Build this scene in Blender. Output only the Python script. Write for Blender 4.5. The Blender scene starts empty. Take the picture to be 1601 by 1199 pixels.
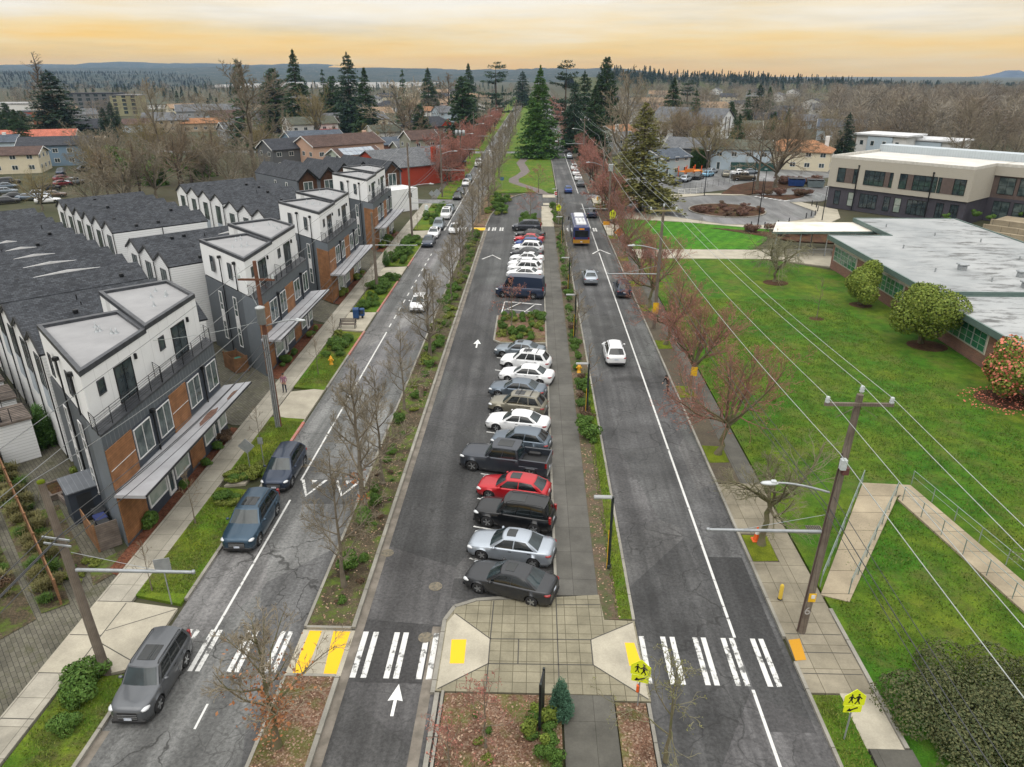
import bpy, math, random
import numpy as np
from mathutils import Vector, Matrix
D = bpy.data
S = bpy.context.scene
COL = S.collection
rad = math.radians
# ------------------------------------------------------------------ camera
IW, IH, FPX, VPX, VPY, CAMH = 1601.0, 1199.0, 1120.0, 838.0, 115.0, 25.0
PITCH = math.atan((IH / 2 - VPY) / FPX)
YAW = math.atan((VPX - IW / 2) / math.hypot(FPX, IH / 2 - VPY))
cam_d = D.cameras.new('camera')
cam = D.objects.new('camera', cam_d)
COL.objects.link(cam)
cam.location = (0, 0, CAMH)
cam.rotation_euler = (math.pi / 2 - PITCH, 0, YAW)
cam_d.sensor_width = 36
cam_d.lens = FPX / IW * 36
cam_d.clip_start = 0.5
cam_d.clip_end = 30000
S.camera = cam
# ------------------------------------------------------------------ sky, sun, exposure
SUN_EL, SUN_AZ = rad(52), rad(200)
w = D.worlds.new('World')
S.world = w
w.use_nodes = True
nt = w.node_tree
nt.nodes.clear()
def nd(t, typ, **k):
    n = t.nodes.new(typ)
    for a, b in k.items():
        if a.startswith('i_'):
            n.inputs[a[2:].replace('_', ' ')].default_value = b
        else:
            setattr(n, a, b)
    return n
def ramp(n, stops):
    cr = n.color_ramp
    while len(cr.elements) > 1:
        cr.elements.remove(cr.elements[-1])
    cr.elements[0].position = stops[0][0]
    cr.elements[0].color = (*stops[0][1], 1)
    for p, c in stops[1:]:
        cr.elements.new(p).color = (*c, 1)
    return n
out = nd(nt, 'ShaderNodeOutputWorld')
bg = nd(nt, 'ShaderNodeBackground', i_Strength=0.1)
sky = nd(nt, 'ShaderNodeTexSky', sky_type='NISHITA', sun_disc=False, sun_elevation=SUN_EL, sun_rotation=SUN_AZ, air_density=1.5, dust_density=4.0)
tc = nd(nt, 'ShaderNodeTexCoord')
sep = nd(nt, 'ShaderNodeSeparateXYZ')
nt.links.new(tc.outputs['Generated'], sep.inputs[0])
# stretched cloud noise bends the bands of the overcast
mp = nd(nt, 'ShaderNodeMapping')
mp.inputs['Scale'].default_value = (2.2, 2.2, 22)
nt.links.new(tc.outputs['Generated'], mp.inputs[0])
cn = nd(nt, 'ShaderNodeTexNoise', i_Scale=1.6, i_Detail=6, i_Roughness=.55)
nt.links.new(mp.outputs[0], cn.inputs['Vector'])
ma = nd(nt, 'ShaderNodeMath', operation='MULTIPLY_ADD')
nt.links.new(cn.outputs['Fac'], ma.inputs[0])
ma.inputs[1].default_value = 0.10
ma.inputs[2].default_value = -0.05
ad = nd(nt, 'ShaderNodeMath', operation='ADD')
nt.links.new(sep.outputs['Z'], ad.inputs[0])
nt.links.new(ma.outputs[0], ad.inputs[1])
cl = ramp(nd(nt, 'ShaderNodeValToRGB'), [(0.0, (1.08, .60, .11)), (.02, (1.09, .70, .20)), (.042, (1.06, .80, .40)), (.062, (1.04, .90, .66)), (.085, (1.06, 1.0, .88)), (.14, (.90, .89, .86)),
                                         (.3, (.86, .85, .83)), (.65, (1.9, 1.87, 1.81)), (1.0, (2.75, 2.70, 2.60))])
nt.links.new(ad.outputs[0], cl.inputs[0])
# soft dark and light streaks of cloud
st = ramp(nd(nt, 'ShaderNodeValToRGB'), [(.34, (.88, .89, .91)), (.5, (1, 1, 1)), (.66, (1.06, 1.05, 1.03))])
mp2 = nd(nt, 'ShaderNodeMapping')
mp2.inputs['Scale'].default_value = (1.6, 1.6, 17)
mp2.inputs['Location'].default_value = (3.1, .7, 0)
nt.links.new(tc.outputs['Generated'], mp2.inputs[0])
cn2 = nd(nt, 'ShaderNodeTexNoise', i_Scale=2.1, i_Detail=7, i_Roughness=.6)
nt.links.new(mp2.outputs[0], cn2.inputs['Vector'])
nt.links.new(cn2.outputs['Fac'], st.inputs[0])
mu = nd(nt, 'ShaderNodeMix', data_type='RGBA', blend_type='MULTIPLY')
mu.inputs[0].default_value = 1
nt.links.new(cl.outputs[0], mu.inputs[6])
nt.links.new(st.outputs[0], mu.inputs[7])
gain = nd(nt, 'ShaderNodeMix', data_type='RGBA', blend_type='MULTIPLY')
gain.inputs[0].default_value = 1
gain.clamp_result = False
SKYGAIN = 9.5
gain.inputs[7].default_value = (SKYGAIN, SKYGAIN, SKYGAIN, 1)
nt.links.new(mu.outputs[2], gain.inputs[6])
mx = nd(nt, 'ShaderNodeMix', data_type='RGBA')
mx.inputs[0].default_value = 0.94
nt.links.new(sky.outputs[0], mx.inputs[6])
nt.links.new(gain.outputs[2], mx.inputs[7])
nt.links.new(mx.outputs[2], bg.inputs[0])
nt.links.new(bg.outputs[0], out.inputs[0])
sl = D.lights.new('sun', 'SUN')
so = D.objects.new('sun', sl)
COL.objects.link(so)
sl.energy = 0.8
sl.angle = rad(50)
sl.color = (1, .96, .9)
so.rotation_euler = (math.pi / 2 - SUN_EL, 0, math.pi - SUN_AZ)
S.view_settings.view_transform = 'Standard'
S.view_settings.look = 'None'
S.view_settings.exposure = 0.02
S.view_settings.gamma = 1
S.render.engine = 'CYCLES'
S.cycles.use_denoising = True
S.cycles.max_bounces = 5
S.cycles.diffuse_bounces = 1
S.cycles.glossy_bounces = 3
S.cycles.transparent_max_bounces = 6
S.cycles.sample_clamp_indirect = 6
# ------------------------------------------------------------------ picture point -> place on the ground
def ray(px, py):
    x = px - IW / 2
    v = IH / 2 - py
    fw = FPX * math.cos(PITCH) + v * math.sin(PITCH)
    up = -FPX * math.sin(PITCH) + v * math.cos(PITCH)
    return x * math.cos(YAW) - fw * math.sin(YAW), x * math.sin(YAW) + fw * math.cos(YAW), up
def G(px, py, z=0.0):
    X, Y, u = ray(px, py)
    t = (z - CAMH) / u
    return X * t, Y * t
def at(px, Y):                       # X of the column px at street distance Y (far things)
    X, y, u = ray(px, 200)
    return X / y * Y
def top_h(px, py, X, Y):             # height of what shows at px,py when it stands at X,Y
    a, b, u = ray(px, py)
    return CAMH + u * math.hypot(X, Y) / math.hypot(a, b)
# ------------------------------------------------------------------ objects
def tag(o, label=None, cat=None, group=None, kind=None):
    if label: o['label'] = label
    if cat: o['category'] = cat
    if group: o['group'] = group
    if kind: o['kind'] = kind
    return o
def thing(name, label, cat, loc=(0, 0, 0), rotz=0, group=None, scale=1):
    o = D.objects.new(name, None)
    COL.objects.link(o)
    o.location = loc
    o.rotation_euler = (0, 0, rotz)
    o.scale = (scale,) * 3 if not isinstance(scale, tuple) else scale
    o.empty_display_size = .2
    return tag(o, label, cat, group)
def link(name, mesh, parent=None):
    o = D.objects.new(name, mesh)
    COL.objects.link(o)
    if parent: o.parent = parent
    return o
class MB:
    def __init__(s):
        s.v = []; s.n = 0; s.lv = []; s.lt = []; s.m = []; s.sm = []
    def add(s, verts, faces, mat=0, smooth=False):
        verts = np.asarray(verts, float).reshape(-1, 3)
        if isinstance(faces, np.ndarray):
            s.lv.append((faces + s.n).ravel()); s.lt.append(np.full(len(faces), faces.shape[1]))
        else:
            s.lv.append(np.array([i + s.n for f in faces for i in f], int)); s.lt.append(np.array([len(f) for f in faces], int))
        k = len(faces)
        s.m.append(np.full(k, mat) if np.isscalar(mat) else np.asarray(mat)); s.sm.append(np.full(k, smooth))
        s.v.append(verts); s.n += len(verts)
        return s
    def obox(s, c, ax, ay, az, mat=0):
        c, ax, ay, az = (np.array(q, float) for q in (c, ax, ay, az))
        v = [c + i * ax + j * ay + k * az for k in (-1, 1) for j in (-1, 1) for i in (-1, 1)]
        return s.add(v, [(0, 2, 3, 1), (4, 5, 7, 6), (0, 1, 5, 4), (2, 6, 7, 3), (0, 4, 6, 2), (1, 3, 7, 5)], mat)
    def box(s, x0, x1, y0, y1, z0, z1, mat=0):
        return s.obox(((x0 + x1) / 2, (y0 + y1) / 2, (z0 + z1) / 2), ((x1 - x0) / 2, 0, 0), (0, (y1 - y0) / 2, 0), (0, 0, (z1 - z0) / 2), mat)
    def bevbox(s, x0, x1, y0, y1, z0, z1, b=.05, mat=0):
        # box with chamfered vertical edges and top
        p = [(x0 + b, y0), (x1 - b, y0), (x1, y0 + b), (x1, y1 - b), (x1 - b, y1), (x0 + b, y1), (x0, y1 - b), (x0, y0 + b)]
        cx, cy = (x0 + x1) / 2, (y0 + y1) / 2
        fx, fy = 1 - b / max(.01, (x1 - x0) / 2), 1 - b / max(.01, (y1 - y0) / 2)
        v = [(x, y, z0) for x, y in p] + [(x, y, z1 - b) for x, y in p] + [(cx + (x - cx) * fx, cy + (y - cy) * fy, z1) for x, y in p]
        f = [tuple(range(7, -1, -1)), tuple(range(16, 24))]
        for r in (0, 8):
            f += [(r + i, r + (i + 1) % 8, r + 8 + (i + 1) % 8, r + 8 + i) for i in range(8)]
        return s.add(v, f, mat)
    def prism(s, poly, z0, z1, mat=0, top=None, bottom=True):
        a = sum(poly[i][0] * poly[(i + 1) % len(poly)][1] - poly[(i + 1) % len(poly)][0] * poly[i][1] for i in range(len(poly)))
        if a < 0: poly = poly[::-1]
        n = len(poly)
        v = [(x, y, z0) for x, y in poly] + [(x, y, z1) for x, y in poly]
        f = [(i, (i + 1) % n, n + (i + 1) % n, n + i) for i in range(n)] + [tuple(range(n, 2 * n))]
        mm = [mat] * n + [mat if top is None else top]
        if bottom: f.append(tuple(range(n - 1, -1, -1))); mm.append(mat)
        return s.add(v, f, mm)
    def sheet(s, poly, z, mat=0):
        a = sum(poly[i][0] * poly[(i + 1) % len(poly)][1] - poly[(i + 1) % len(poly)][0] * poly[i][1] for i in range(len(poly)))
        if a < 0: poly = poly[::-1]
        return s.add([(p[0], p[1], z) for p in poly], [tuple(range(len(poly)))], mat)
    def tube(s, pts, r, n=6, mat=0, smooth=True, cap=True):
        pts = np.asarray(pts, float)
        k = len(pts)
        r = np.full(k, r, float) if np.isscalar(r) else np.asarray(r, float)
        d = np.gradient(pts, axis=0)
        d /= np.linalg.norm(d, axis=1)[:, None] + 1e-9
        ref = np.array((0, 0, 1.)) if abs(d[0][2]) < .9 else np.array((1., 0, 0))
        u = np.cross(d, ref); u /= np.linalg.norm(u, axis=1)[:, None] + 1e-9
        vv = np.cross(d, u)
        a = np.arange(n) * 2 * math.pi / n
        ring = pts[:, None] + r[:, None, None] * (np.cos(a)[None, :, None] * u[:, None] + np.sin(a)[None, :, None] * vv[:, None])
        i = np.arange(n); j = (i + 1) % n
        f = np.concatenate([np.stack([q * n + i, q * n + j, (q + 1) * n + j, (q + 1) * n + i], 1) for q in range(k - 1)])
        s.add(ring.reshape(-1, 3), f, mat, smooth)
        if cap and n > 3:
            s.add(ring[0], [tuple(range(n))], mat); s.add(ring[-1], [tuple(range(n - 1, -1, -1))], mat)
        return s
    def lathe(s, prof, n=12, mat=0, smooth=True, c=(0, 0, 0), axis='z'):
        a = np.arange(n) * 2 * math.pi / n
        v = []
        for r, z in prof:
            for t in a:
                p = (r * math.cos(t), r * math.sin(t), z)
                if axis == 'y': p = (p[0], p[2], p[1])
                if axis == 'x': p = (p[2], p[0], p[1])
                v.append((p[0] + c[0], p[1] + c[1], p[2] + c[2]))
        f = []
        for q in range(len(prof) - 1):
            f += [(q * n + i, q * n + (i + 1) % n, (q + 1) * n + (i + 1) % n, (q + 1) * n + i) for i in range(n)]
        if axis == 'y': f = [t[::-1] for t in f]
        return s.add(v, f, mat, smooth)
    def ball(s, c, r, mat=0, n=10, m=6, smooth=True):
        r = (r,) * 3 if np.isscalar(r) else r
        pr = [(max(1e-4, math.sin(math.pi * i / m)), -math.cos(math.pi * i / m)) for i in range(m + 1)]
        v = []
        for q, z in pr:
            for i in range(n):
                t = 2 * math.pi * i / n
                v.append((c[0] + r[0] * q * math.cos(t), c[1] + r[1] * q * math.sin(t), c[2] + r[2] * z))
        f = []
        for q in range(m):
            f += [(q * n + i, q * n + (i + 1) % n, (q + 1) * n + (i + 1) % n, (q + 1) * n + i) for i in range(n)]
        return s.add(v, f, mat, smooth)
    def mesh(s, name, mats):
        me = D.meshes.new(name)
        if not s.v: return me
        v = np.concatenate(s.v); lv = np.concatenate(s.lv); lt = np.concatenate(s.lt)
        me.vertices.add(len(v)); me.vertices.foreach_set('co', v.ravel())
        me.loops.add(len(lv)); me.loops.foreach_set('vertex_index', lv.astype(np.int32))
        me.polygons.add(len(lt))
        me.polygons.foreach_set('loop_start', np.concatenate([[0], np.cumsum(lt)[:-1]]).astype(np.int32))
        me.polygons.foreach_set('material_index', np.concatenate(s.m).astype(np.int32))
        me.polygons.foreach_set('use_smooth', np.concatenate(s.sm).astype(bool))
        me.update(calc_edges=True)
        for q in (mats if isinstance(mats, (list, tuple)) else [mats]): me.materials.append(q)
        return me
    def build(s, name, mats, parent=None):
        return link(name, s.mesh(name, mats), parent)
# ------------------------------------------------------------------ materials
def newmat(name):
    m = D.materials.new(name)
    m.use_nodes = True
    t = m.node_tree
    t.nodes['Principled BSDF'].inputs['Specular IOR Level'].default_value = .22
    return m, t, t.nodes['Principled BSDF']
def coordnode(t, coord, scale=(1, 1, 1), rot=(0, 0, 0)):
    if coord == 'World':
        src = nd(t, 'ShaderNodeNewGeometry').outputs['Position']
    else:
        src = nd(t, 'ShaderNodeTexCoord').outputs[coord]
    if scale != (1, 1, 1) or rot != (0, 0, 0):
        mpn = nd(t, 'ShaderNodeMapping')
        mpn.inputs['Scale'].default_value = scale
        mpn.inputs['Rotation'].default_value = rot
        t.links.new(src, mpn.inputs[0])
        return mpn.outputs[0]
    return src
def noise(t, vec, scale, detail=4, rough=.6):
    n = nd(t, 'ShaderNodeTexNoise', i_Scale=scale, i_Detail=detail, i_Roughness=rough)
    t.links.new(vec, n.inputs['Vector'])
    return n.outputs['Fac']
def mixc(t, fac, a, b, mode='MIX'):
    n = nd(t, 'ShaderNodeMix', data_type='RGBA', blend_type=mode)
    for i, q in ((0, fac), (6, a), (7, b)):
        if isinstance(q, (int, float)): n.inputs[i].default_value = q
        elif isinstance(q, tuple): n.inputs[i].default_value = (*q, 1)
        else: t.links.new(q, n.inputs[i])
    return n.outputs[2]
def rampv(t, fac, a, b):
    n = nd(t, 'ShaderNodeMapRange')
    n.inputs[1].default_value = a; n.inputs[2].default_value = b
    t.links.new(fac, n.inputs[0])
    return n.outputs[0]
def mathn(t, op, a, b=None):
    n = nd(t, 'ShaderNodeMath', operation=op)
    for i, q in ((0, a), (1, b)):
        if q is None: continue
        if isinstance(q, (int, float)): n.inputs[i].default_value = q
        else: t.links.new(q, n.inputs[i])
    return n.outputs[0]
def bumpn(t, bsdf, h, strength=.3, dist=.05):
    n = nd(t, 'ShaderNodeBump', i_Strength=strength, i_Distance=dist)
    t.links.new(h, n.inputs['Height'])
    t.links.new(n.outputs[0], bsdf.inputs['Normal'])
def M(name, c1, c2=None, scale=3, rough=.75, metal=0, spec=.4, bump=0, coord='Object', lo=.38, hi=.62, detail=5, rnd=0, fine=0):
    m, t, b = newmat(name)
    b.inputs['Roughness'].default_value = rough
    b.inputs['Metallic'].default_value = metal
    b.inputs['Specular IOR Level'].default_value = spec
    if c2 is None:
        c2 = tuple(q * .82 for q in c1)
    vec = coordnode(t, coord)
    f = noise(t, vec, scale, detail)
    col = mixc(t, rampv(t, f, lo, hi), c1, c2)
    if fine:
        g = noise(t, vec, fine, 2)
        col = mixc(t, rampv(t, g, .3, .7), col, mixc(t, 1.0, col, (.62, .62, .62), 'MULTIPLY'))
    if rnd:
        oi = nd(t, 'ShaderNodeObjectInfo')
        hs = nd(t, 'ShaderNodeHueSaturation')
        t.links.new(mathn(t, 'MULTIPLY_ADD', oi.outputs['Random'], rnd), hs.inputs['Value'])
        hs.inputs['Value'].links[0].from_node.inputs[2].default_value = 1 - rnd / 2
        t.links.new(col, hs.inputs['Color'])
        col = hs.outputs[0]
    t.links.new(col, b.inputs['Base Color'])
    if bump: bumpn(t, b, f, bump)
    return m
def glassmat(name, c, rough=.06, blinds=None):
    m, t, b = newmat(name)
    b.inputs['Roughness'].default_value = rough
    b.inputs['Specular IOR Level'].default_value = .6
    vec = coordnode(t, 'Object')
    f = noise(t, vec, .9, 3)
    c2 = blinds or tuple(q * .5 for q in c)
    t.links.new(mixc(t, rampv(t, f, .4, .6), c, c2), b.inputs['Base Color'])
    return m
# ------------------------------------------------------------------ ground materials
def asphalt(name, c, cracks=0.0, blotch=.35, streak=(14, .25), wet=.75):
    m, t, b = newmat(name)
    vec = coordnode(t, 'World')
    big = noise(t, vec, .22, 6, .6)
    st = noise(t, coordnode(t, 'World', (streak[1] * 4, .035, 1)), 1.0, 4)
    fine = noise(t, vec, 6, 4, .75)
    patch = nd(t, 'ShaderNodeTexVoronoi', i_Scale=.11)
    t.links.new(coordnode(t, 'World', (1.6, .7, 1)), patch.inputs['Vector'])
    col = mixc(t, rampv(t, big, .35, .65), tuple(q * (1 - blotch) for q in c), tuple(q * (1 + blotch) for q in c))
    col = mixc(t, rampv(t, st, .42, .62), col, mixc(t, 1.0, col, (1.65, 1.64, 1.60), 'MULTIPLY'))
    col = mixc(t, .30, col, mixc(t, 1.0, col, patch.outputs['Color'], 'OVERLAY'))
    hs = nd(t, 'ShaderNodeHueSaturation', i_Saturation=.06)
    t.links.new(col, hs.inputs['Color']); col = hs.outputs[0]
    col = mixc(t, rampv(t, fine, .3, .7), mixc(t, 1.0, col, (.60, .60, .60), 'MULTIPLY'), mixc(t, 1.0, col, (1.42, 1.42, 1.40), 'MULTIPLY'))
    if cracks:
        dist = nd(t, 'ShaderNodeTexNoise', i_Scale=.6, i_Detail=6)
        t.links.new(vec, dist.inputs['Vector'])
        vv = nd(t, 'ShaderNodeVectorMath', operation='MULTIPLY_ADD')
        t.links.new(dist.outputs['Color'], vv.inputs[0]); vv.inputs[1].default_value = (2.2, 2.2, 0); t.links.new(vec, vv.inputs[2])
        vo = nd(t, 'ShaderNodeTexVoronoi', feature='DISTANCE_TO_EDGE', i_Scale=.36)
        t.links.new(vv.outputs[0], vo.inputs['Vector'])
        vo2 = nd(t, 'ShaderNodeTexVoronoi', feature='DISTANCE_TO_EDGE', i_Scale=1.3)
        t.links.new(vv.outputs[0], vo2.inputs['Vector'])
        zone = rampv(t, noise(t, vec, .16, 3), .46, .60)
        k1 = mathn(t, 'MULTIPLY', rampv(t, vo.outputs['Distance'], .016, .006), rampv(t, noise(t, vec, .25, 3), .40, .52))
        k2 = mathn(t, 'MULTIPLY', rampv(t, vo2.outputs['Distance'], .05, .02), zone)
        k = mathn(t, 'MULTIPLY', mathn(t, 'MAXIMUM', k1, mathn(t, 'MULTIPLY', k2, .6)), cracks)
        col = mixc(t, k, col, tuple(q * .30 for q in c))
    t.links.new(col, b.inputs['Base Color'])
    t.links.new(rampv(t, big, .2, .8), b.inputs['Roughness'])
    r = b.inputs['Roughness'].links[0].from_node
    r.inputs[3].default_value = wet - .14; r.inputs[4].default_value = wet + .15
    bumpn(t, b, fine, .25, .02)
    return m
ASPH_L = asphalt('asphalt_worn', (.090, .088, .083), .75, .26, (14, .22), .72)
ASPH_P = asphalt('asphalt_lane', (.046, .0455, .0435), .35, .32, (14, .2), .66)
ASPH_R = asphalt('asphalt_road', (.054, .0535, .051), .55, .40, (14, .3), .62)
ASPH_D = asphalt('asphalt_drive', (.090, .100, .115), .15, .18, (14, .1), .6)
ASPH_N = asphalt('asphalt_patch', (.033, .033, .032), .1, .18, (14, .1), .7)
def concrete(name, c, joint=(1.5, 1.5), mortar=.02, stain=.3, offs=(0, 0), coord='World', rot=0):
    m, t, b = newmat(name)
    vec = coordnode(t, coord)
    big = noise(t, vec, .5, 7, .65)
    fine = noise(t, vec, 12, 3)
    col = mixc(t, rampv(t, big, .33, .67), tuple(q * (1 - stain) for q in c), tuple(q * 1.12 for q in c))
    col = mixc(t, rampv(t, fine, .3, .7), mixc(t, 1.0, col, (.86, .86, .86), 'MULTIPLY'), col)
    if joint:
        mp_ = nd(t, 'ShaderNodeMapping')
        mp_.inputs['Location'].default_value = (*offs, 0)
        mp_.inputs['Rotation'].default_value = (0, 0, rot)
        t.links.new(vec, mp_.inputs[0])
        br = nd(t, 'ShaderNodeTexBrick', offset=0, i_Scale=1, i_Mortar_Size=mortar, i_Brick_Width=joint[0], i_Row_Height=joint[1], i_Mortar_Smooth=.4)
        br.inputs['Color1'].default_value = (1.05, 1.05, 1.04, 1); br.inputs['Color2'].default_value = (.86, .86, .84, 1); br.inputs['Mortar'].default_value = (.42, .41, .38, 1)
        t.links.new(mp_.outputs[0], br.inputs['Vector'])
        col = mixc(t, 1.0, col, br.outputs['Color'], 'MULTIPLY')
    t.links.new(col, b.inputs['Base Color'])
    b.inputs['Roughness'].default_value = .8
    return m
CONC_W = concrete('concrete_walk', (.37, .345, .29), (1.15, 1.5), .018, .28, (.3, 0))
CONC_N = concrete('concrete_new', (.42, .385, .305), None, .02, .25)
CONC_PL = concrete('concrete_plaza', (.27, .245, .175), (.62, .62), .02, .34, (.1, .2))
CONC_D = concrete('concrete_old_walk', (.125, .120, .108), (2.5, 2.4), .014, .30, (.2, 0))
CONC_R = concrete('concrete_right_walk', (.27, .24, .18), (1.2, 1.5), .02, .35, (.2, .3))
CONC_DK = concrete('concrete_dark_walk', (.12, .115, .10), (2.8, 2.2), .012, .35)
CONC_RAMP = concrete('concrete_ramp', (.37, .31, .22), (30, 1.9), .03, .28)
KERBM = concrete('kerb_concrete', (.30, .285, .25), (30, 3.0), .03, .32)
KERBRED = M('kerb_red_paint', (.42, .12, .09), (.33, .22, .18), 3, .7, coord='World')
JOINT = M('joint_dark', (.075, .07, .06), None, 3, .9)
def pavermat(name, c1, c2, sc=1.0, rot=.8):
    m, t, b = newmat(name)
    vec = coordnode(t, 'World', (1, 1, 1), (0, 0, rot))
    br = nd(t, 'ShaderNodeTexBrick', i_Scale=sc, i_Mortar_Size=.012, i_Brick_Width=.42, i_Row_Height=.21, i_Bias=0)
    br.inputs['Color1'].default_value = (*c1, 1); br.inputs['Color2'].default_value = (*c2, 1); br.inputs['Mortar'].default_value = (.035, .035, .03, 1)
    t.links.new(vec, br.inputs['Vector'])
    big = noise(t, vec, .4, 5)
    t.links.new(mixc(t, rampv(t, big, .35, .65), mixc(t, 1.0, br.outputs['Color'], (.55, .55, .5), 'MULTIPLY'), mixc(t, 1.0, br.outputs['Color'], (1.15, 1.15, 1.1), 'MULTIPLY')), b.inputs['Base Color'])
    lk = b.inputs['Base Color'].links[0].from_socket
    t.links.new(mixc(t, mathn(t, 'MULTIPLY', rampv(t, noise(t, vec, .8, 6, .75), .50, .64), .65), lk, (.045, .048, .018)), b.inputs['Base Color'])
    b.inputs['Roughness'].default_value = .75
    return m
PAVER = pavermat('grey_pavers', (.105, .098, .080), (.15, .14, .115))
PAVER2 = pavermat('grey_pavers_street', (.13, .125, .11), (.19, .18, .16), 1.0, 0.1)
def grassmat(name, g, y, brown=(.10, .085, .04), yk=.5, bk=.0, stripes=False):
    m, t, b = newmat(name)
    vec = coordnode(t, 'World')
    big = noise(t, vec, .16, 6, .65)
    mid = noise(t, vec, .9, 5, .7)
    fine = noise(t, vec, 14, 4, .8)
    col = mixc(t, rampv(t, big, .5 - .12 * yk, .72), g, y)
    col = mixc(t, rampv(t, mid, .30, .70), mixc(t, 1.0, col, (.50, .56, .5), 'MULTIPLY'), mixc(t, 1.0, col, (1.30, 1.26, 1.1), 'MULTIPLY'))
    if bk: col = mixc(t, mathn(t, 'MULTIPLY', rampv(t, noise(t, vec, .30, 6, .75), .50, .66), bk), col, brown)
    if stripes:
        wv = nd(t, 'ShaderNodeTexWave', i_Scale=.16, i_Distortion=.6, i_Detail=2)
        t.links.new(coordnode(t, 'World', (1, 1, 1), (0, 0, .5)), wv.inputs['Vector'])
        col = mixc(t, rampv(t, wv.outputs['Fac'], .2, .8), col, mixc(t, 1.0, col, (1.22, 1.2, 1.1), 'MULTIPLY'))
    col = mixc(t, rampv(t, fine, .25, .75), mixc(t, 1.0, col, (.45, .5, .45), 'MULTIPLY'), mixc(t, 1.0, col, (1.5, 1.45, 1.3), 'MULTIPLY'))
    t.links.new(col, b.inputs['Base Color'])
    b.inputs['Roughness'].default_value = .9
    b.inputs['Specular IOR Level'].default_value = .15
    bumpn(t, b, fine, .8, .08)
    return m
LAWN = grassmat('lawn_grass', (.044, .132, .010), (.135, .165, .020), (.12, .11, .04), yk=.7, bk=.55)
LAWN2 = grassmat('lawn_striped', (.045, .160, .012), (.09, .20, .02), stripes=True, yk=0)
VERGE = grassmat('verge_grass', (.070, .155, .014), (.185, .195, .026), (.085, .062, .038), 1.0, .8)
MEDGRASS = grassmat('median_lawn', (.075, .145, .016), (.150, .165, .028), bk=.3)
MOSS = grassmat('moss_pad', (.120, .165, .012), (.17, .19, .02), yk=.8)
WILD = grassmat('wild_ground', (.055, .075, .022), (.095, .085, .045), (.085, .065, .045), .8, .9)
def mulchmat(name, cols, green=.25, sc=7):
    m, t, b = newmat(name)
    vec = coordnode(t, 'World')
    vo = nd(t, 'ShaderNodeTexVoronoi', i_Scale=sc)
    t.links.new(vec, vo.inputs['Vector'])
    sp = nd(t, 'ShaderNodeSeparateColor')
    t.links.new(vo.outputs['Color'], sp.inputs[0])
    cr = ramp(nd(t, 'ShaderNodeValToRGB'), [(i / (len(cols) - 1), c) for i, c in enumerate(cols)])
    t.links.new(sp.outputs[0], cr.inputs[0])
    col = mixc(t, rampv(t, noise(t, vec, .5, 6, .7), .40, .65), cr.outputs[0], mixc(t, 1.0, cr.outputs[0], (.42, .40, .38), 'MULTIPLY'))
    col = mixc(t, mathn(t, 'MULTIPLY', rampv(t, noise(t, vec, .7, 6, .7), .48, .62), green), col, (.085, .125, .020))
    t.links.new(col, b.inputs['Base Color'])
    b.inputs['Roughness'].default_value = .9
    b.inputs['Specular IOR Level'].default_value = .15
    bumpn(t, b, vo.outputs['Distance'], .6, .05)
    return m
LEAFBED = mulchmat('leaf_litter', [(.10, .055, .035), (.20, .115, .075), (.14, .075, .05), (.30, .22, .16), (.17, .085, .06)], .55, 15)
MULCH = mulchmat('bark_mulch', [(.045, .022, .014), (.085, .04, .024), (.12, .055, .03), (.06, .03, .02)], .15, 12)
REDMULCH = mulchmat('red_mulch', [(.09, .035, .02), (.16, .06, .033), (.2, .085, .05), (.10, .045, .03)], .0, 12)
DIRT = mulchmat('median_soil', [(.06, .05, .032), (.105, .085, .055), (.08, .065, .04), (.16, .12, .08)], 1.0, 14)
def townmat():
    m, t, b = newmat('town_ground')
    vec = coordnode(t, 'World')
    a = noise(t, vec, .02, 6, .6); c = noise(t, vec, .15, 5, .7)
    col = mixc(t, rampv(t, a, .4, .6), (.060, .062, .034), (.085, .072, .05))
    col = mixc(t, rampv(t, c, .35, .65), col, mixc(t, 1.0, col, (.6, .7, .5), 'MULTIPLY'))
    t.links.new(col, b.inputs['Base Color'])
    b.inputs['Roughness'].default_value = 1
    return m
TOWN = townmat()
def worn_paint(name, c, wear=.42):
    m, t, b = newmat(name)
    vec = coordnode(t, 'World')
    f = noise(t, vec, 3.0, 6, .75)
    g = noise(t, vec, 1.1, 3)
    k = rampv(t, mathn(t, 'ADD', mathn(t, 'MULTIPLY', f, .6), mathn(t, 'MULTIPLY', g, .4)), wear - .03, wear + .03)
    t.links.new(mixc(t, k, (.13, .13, .125), c), b.inputs['Base Color'])
    b.inputs['Roughness'].default_value = .7
    return m
WPAINT = worn_paint('road_paint_white', (.72, .72, .70), .36)
WPAINT_W = worn_paint('road_paint_worn', (.60, .60, .58), .45)
YPAINT = worn_paint('tactile_yellow', (.78, .46, .02), .33)
YOLD = worn_paint('tactile_old_orange', (.50, .25, .02), .37)
LINEP = worn_paint('lane_line', (.60, .60, .58), .42)
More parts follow.
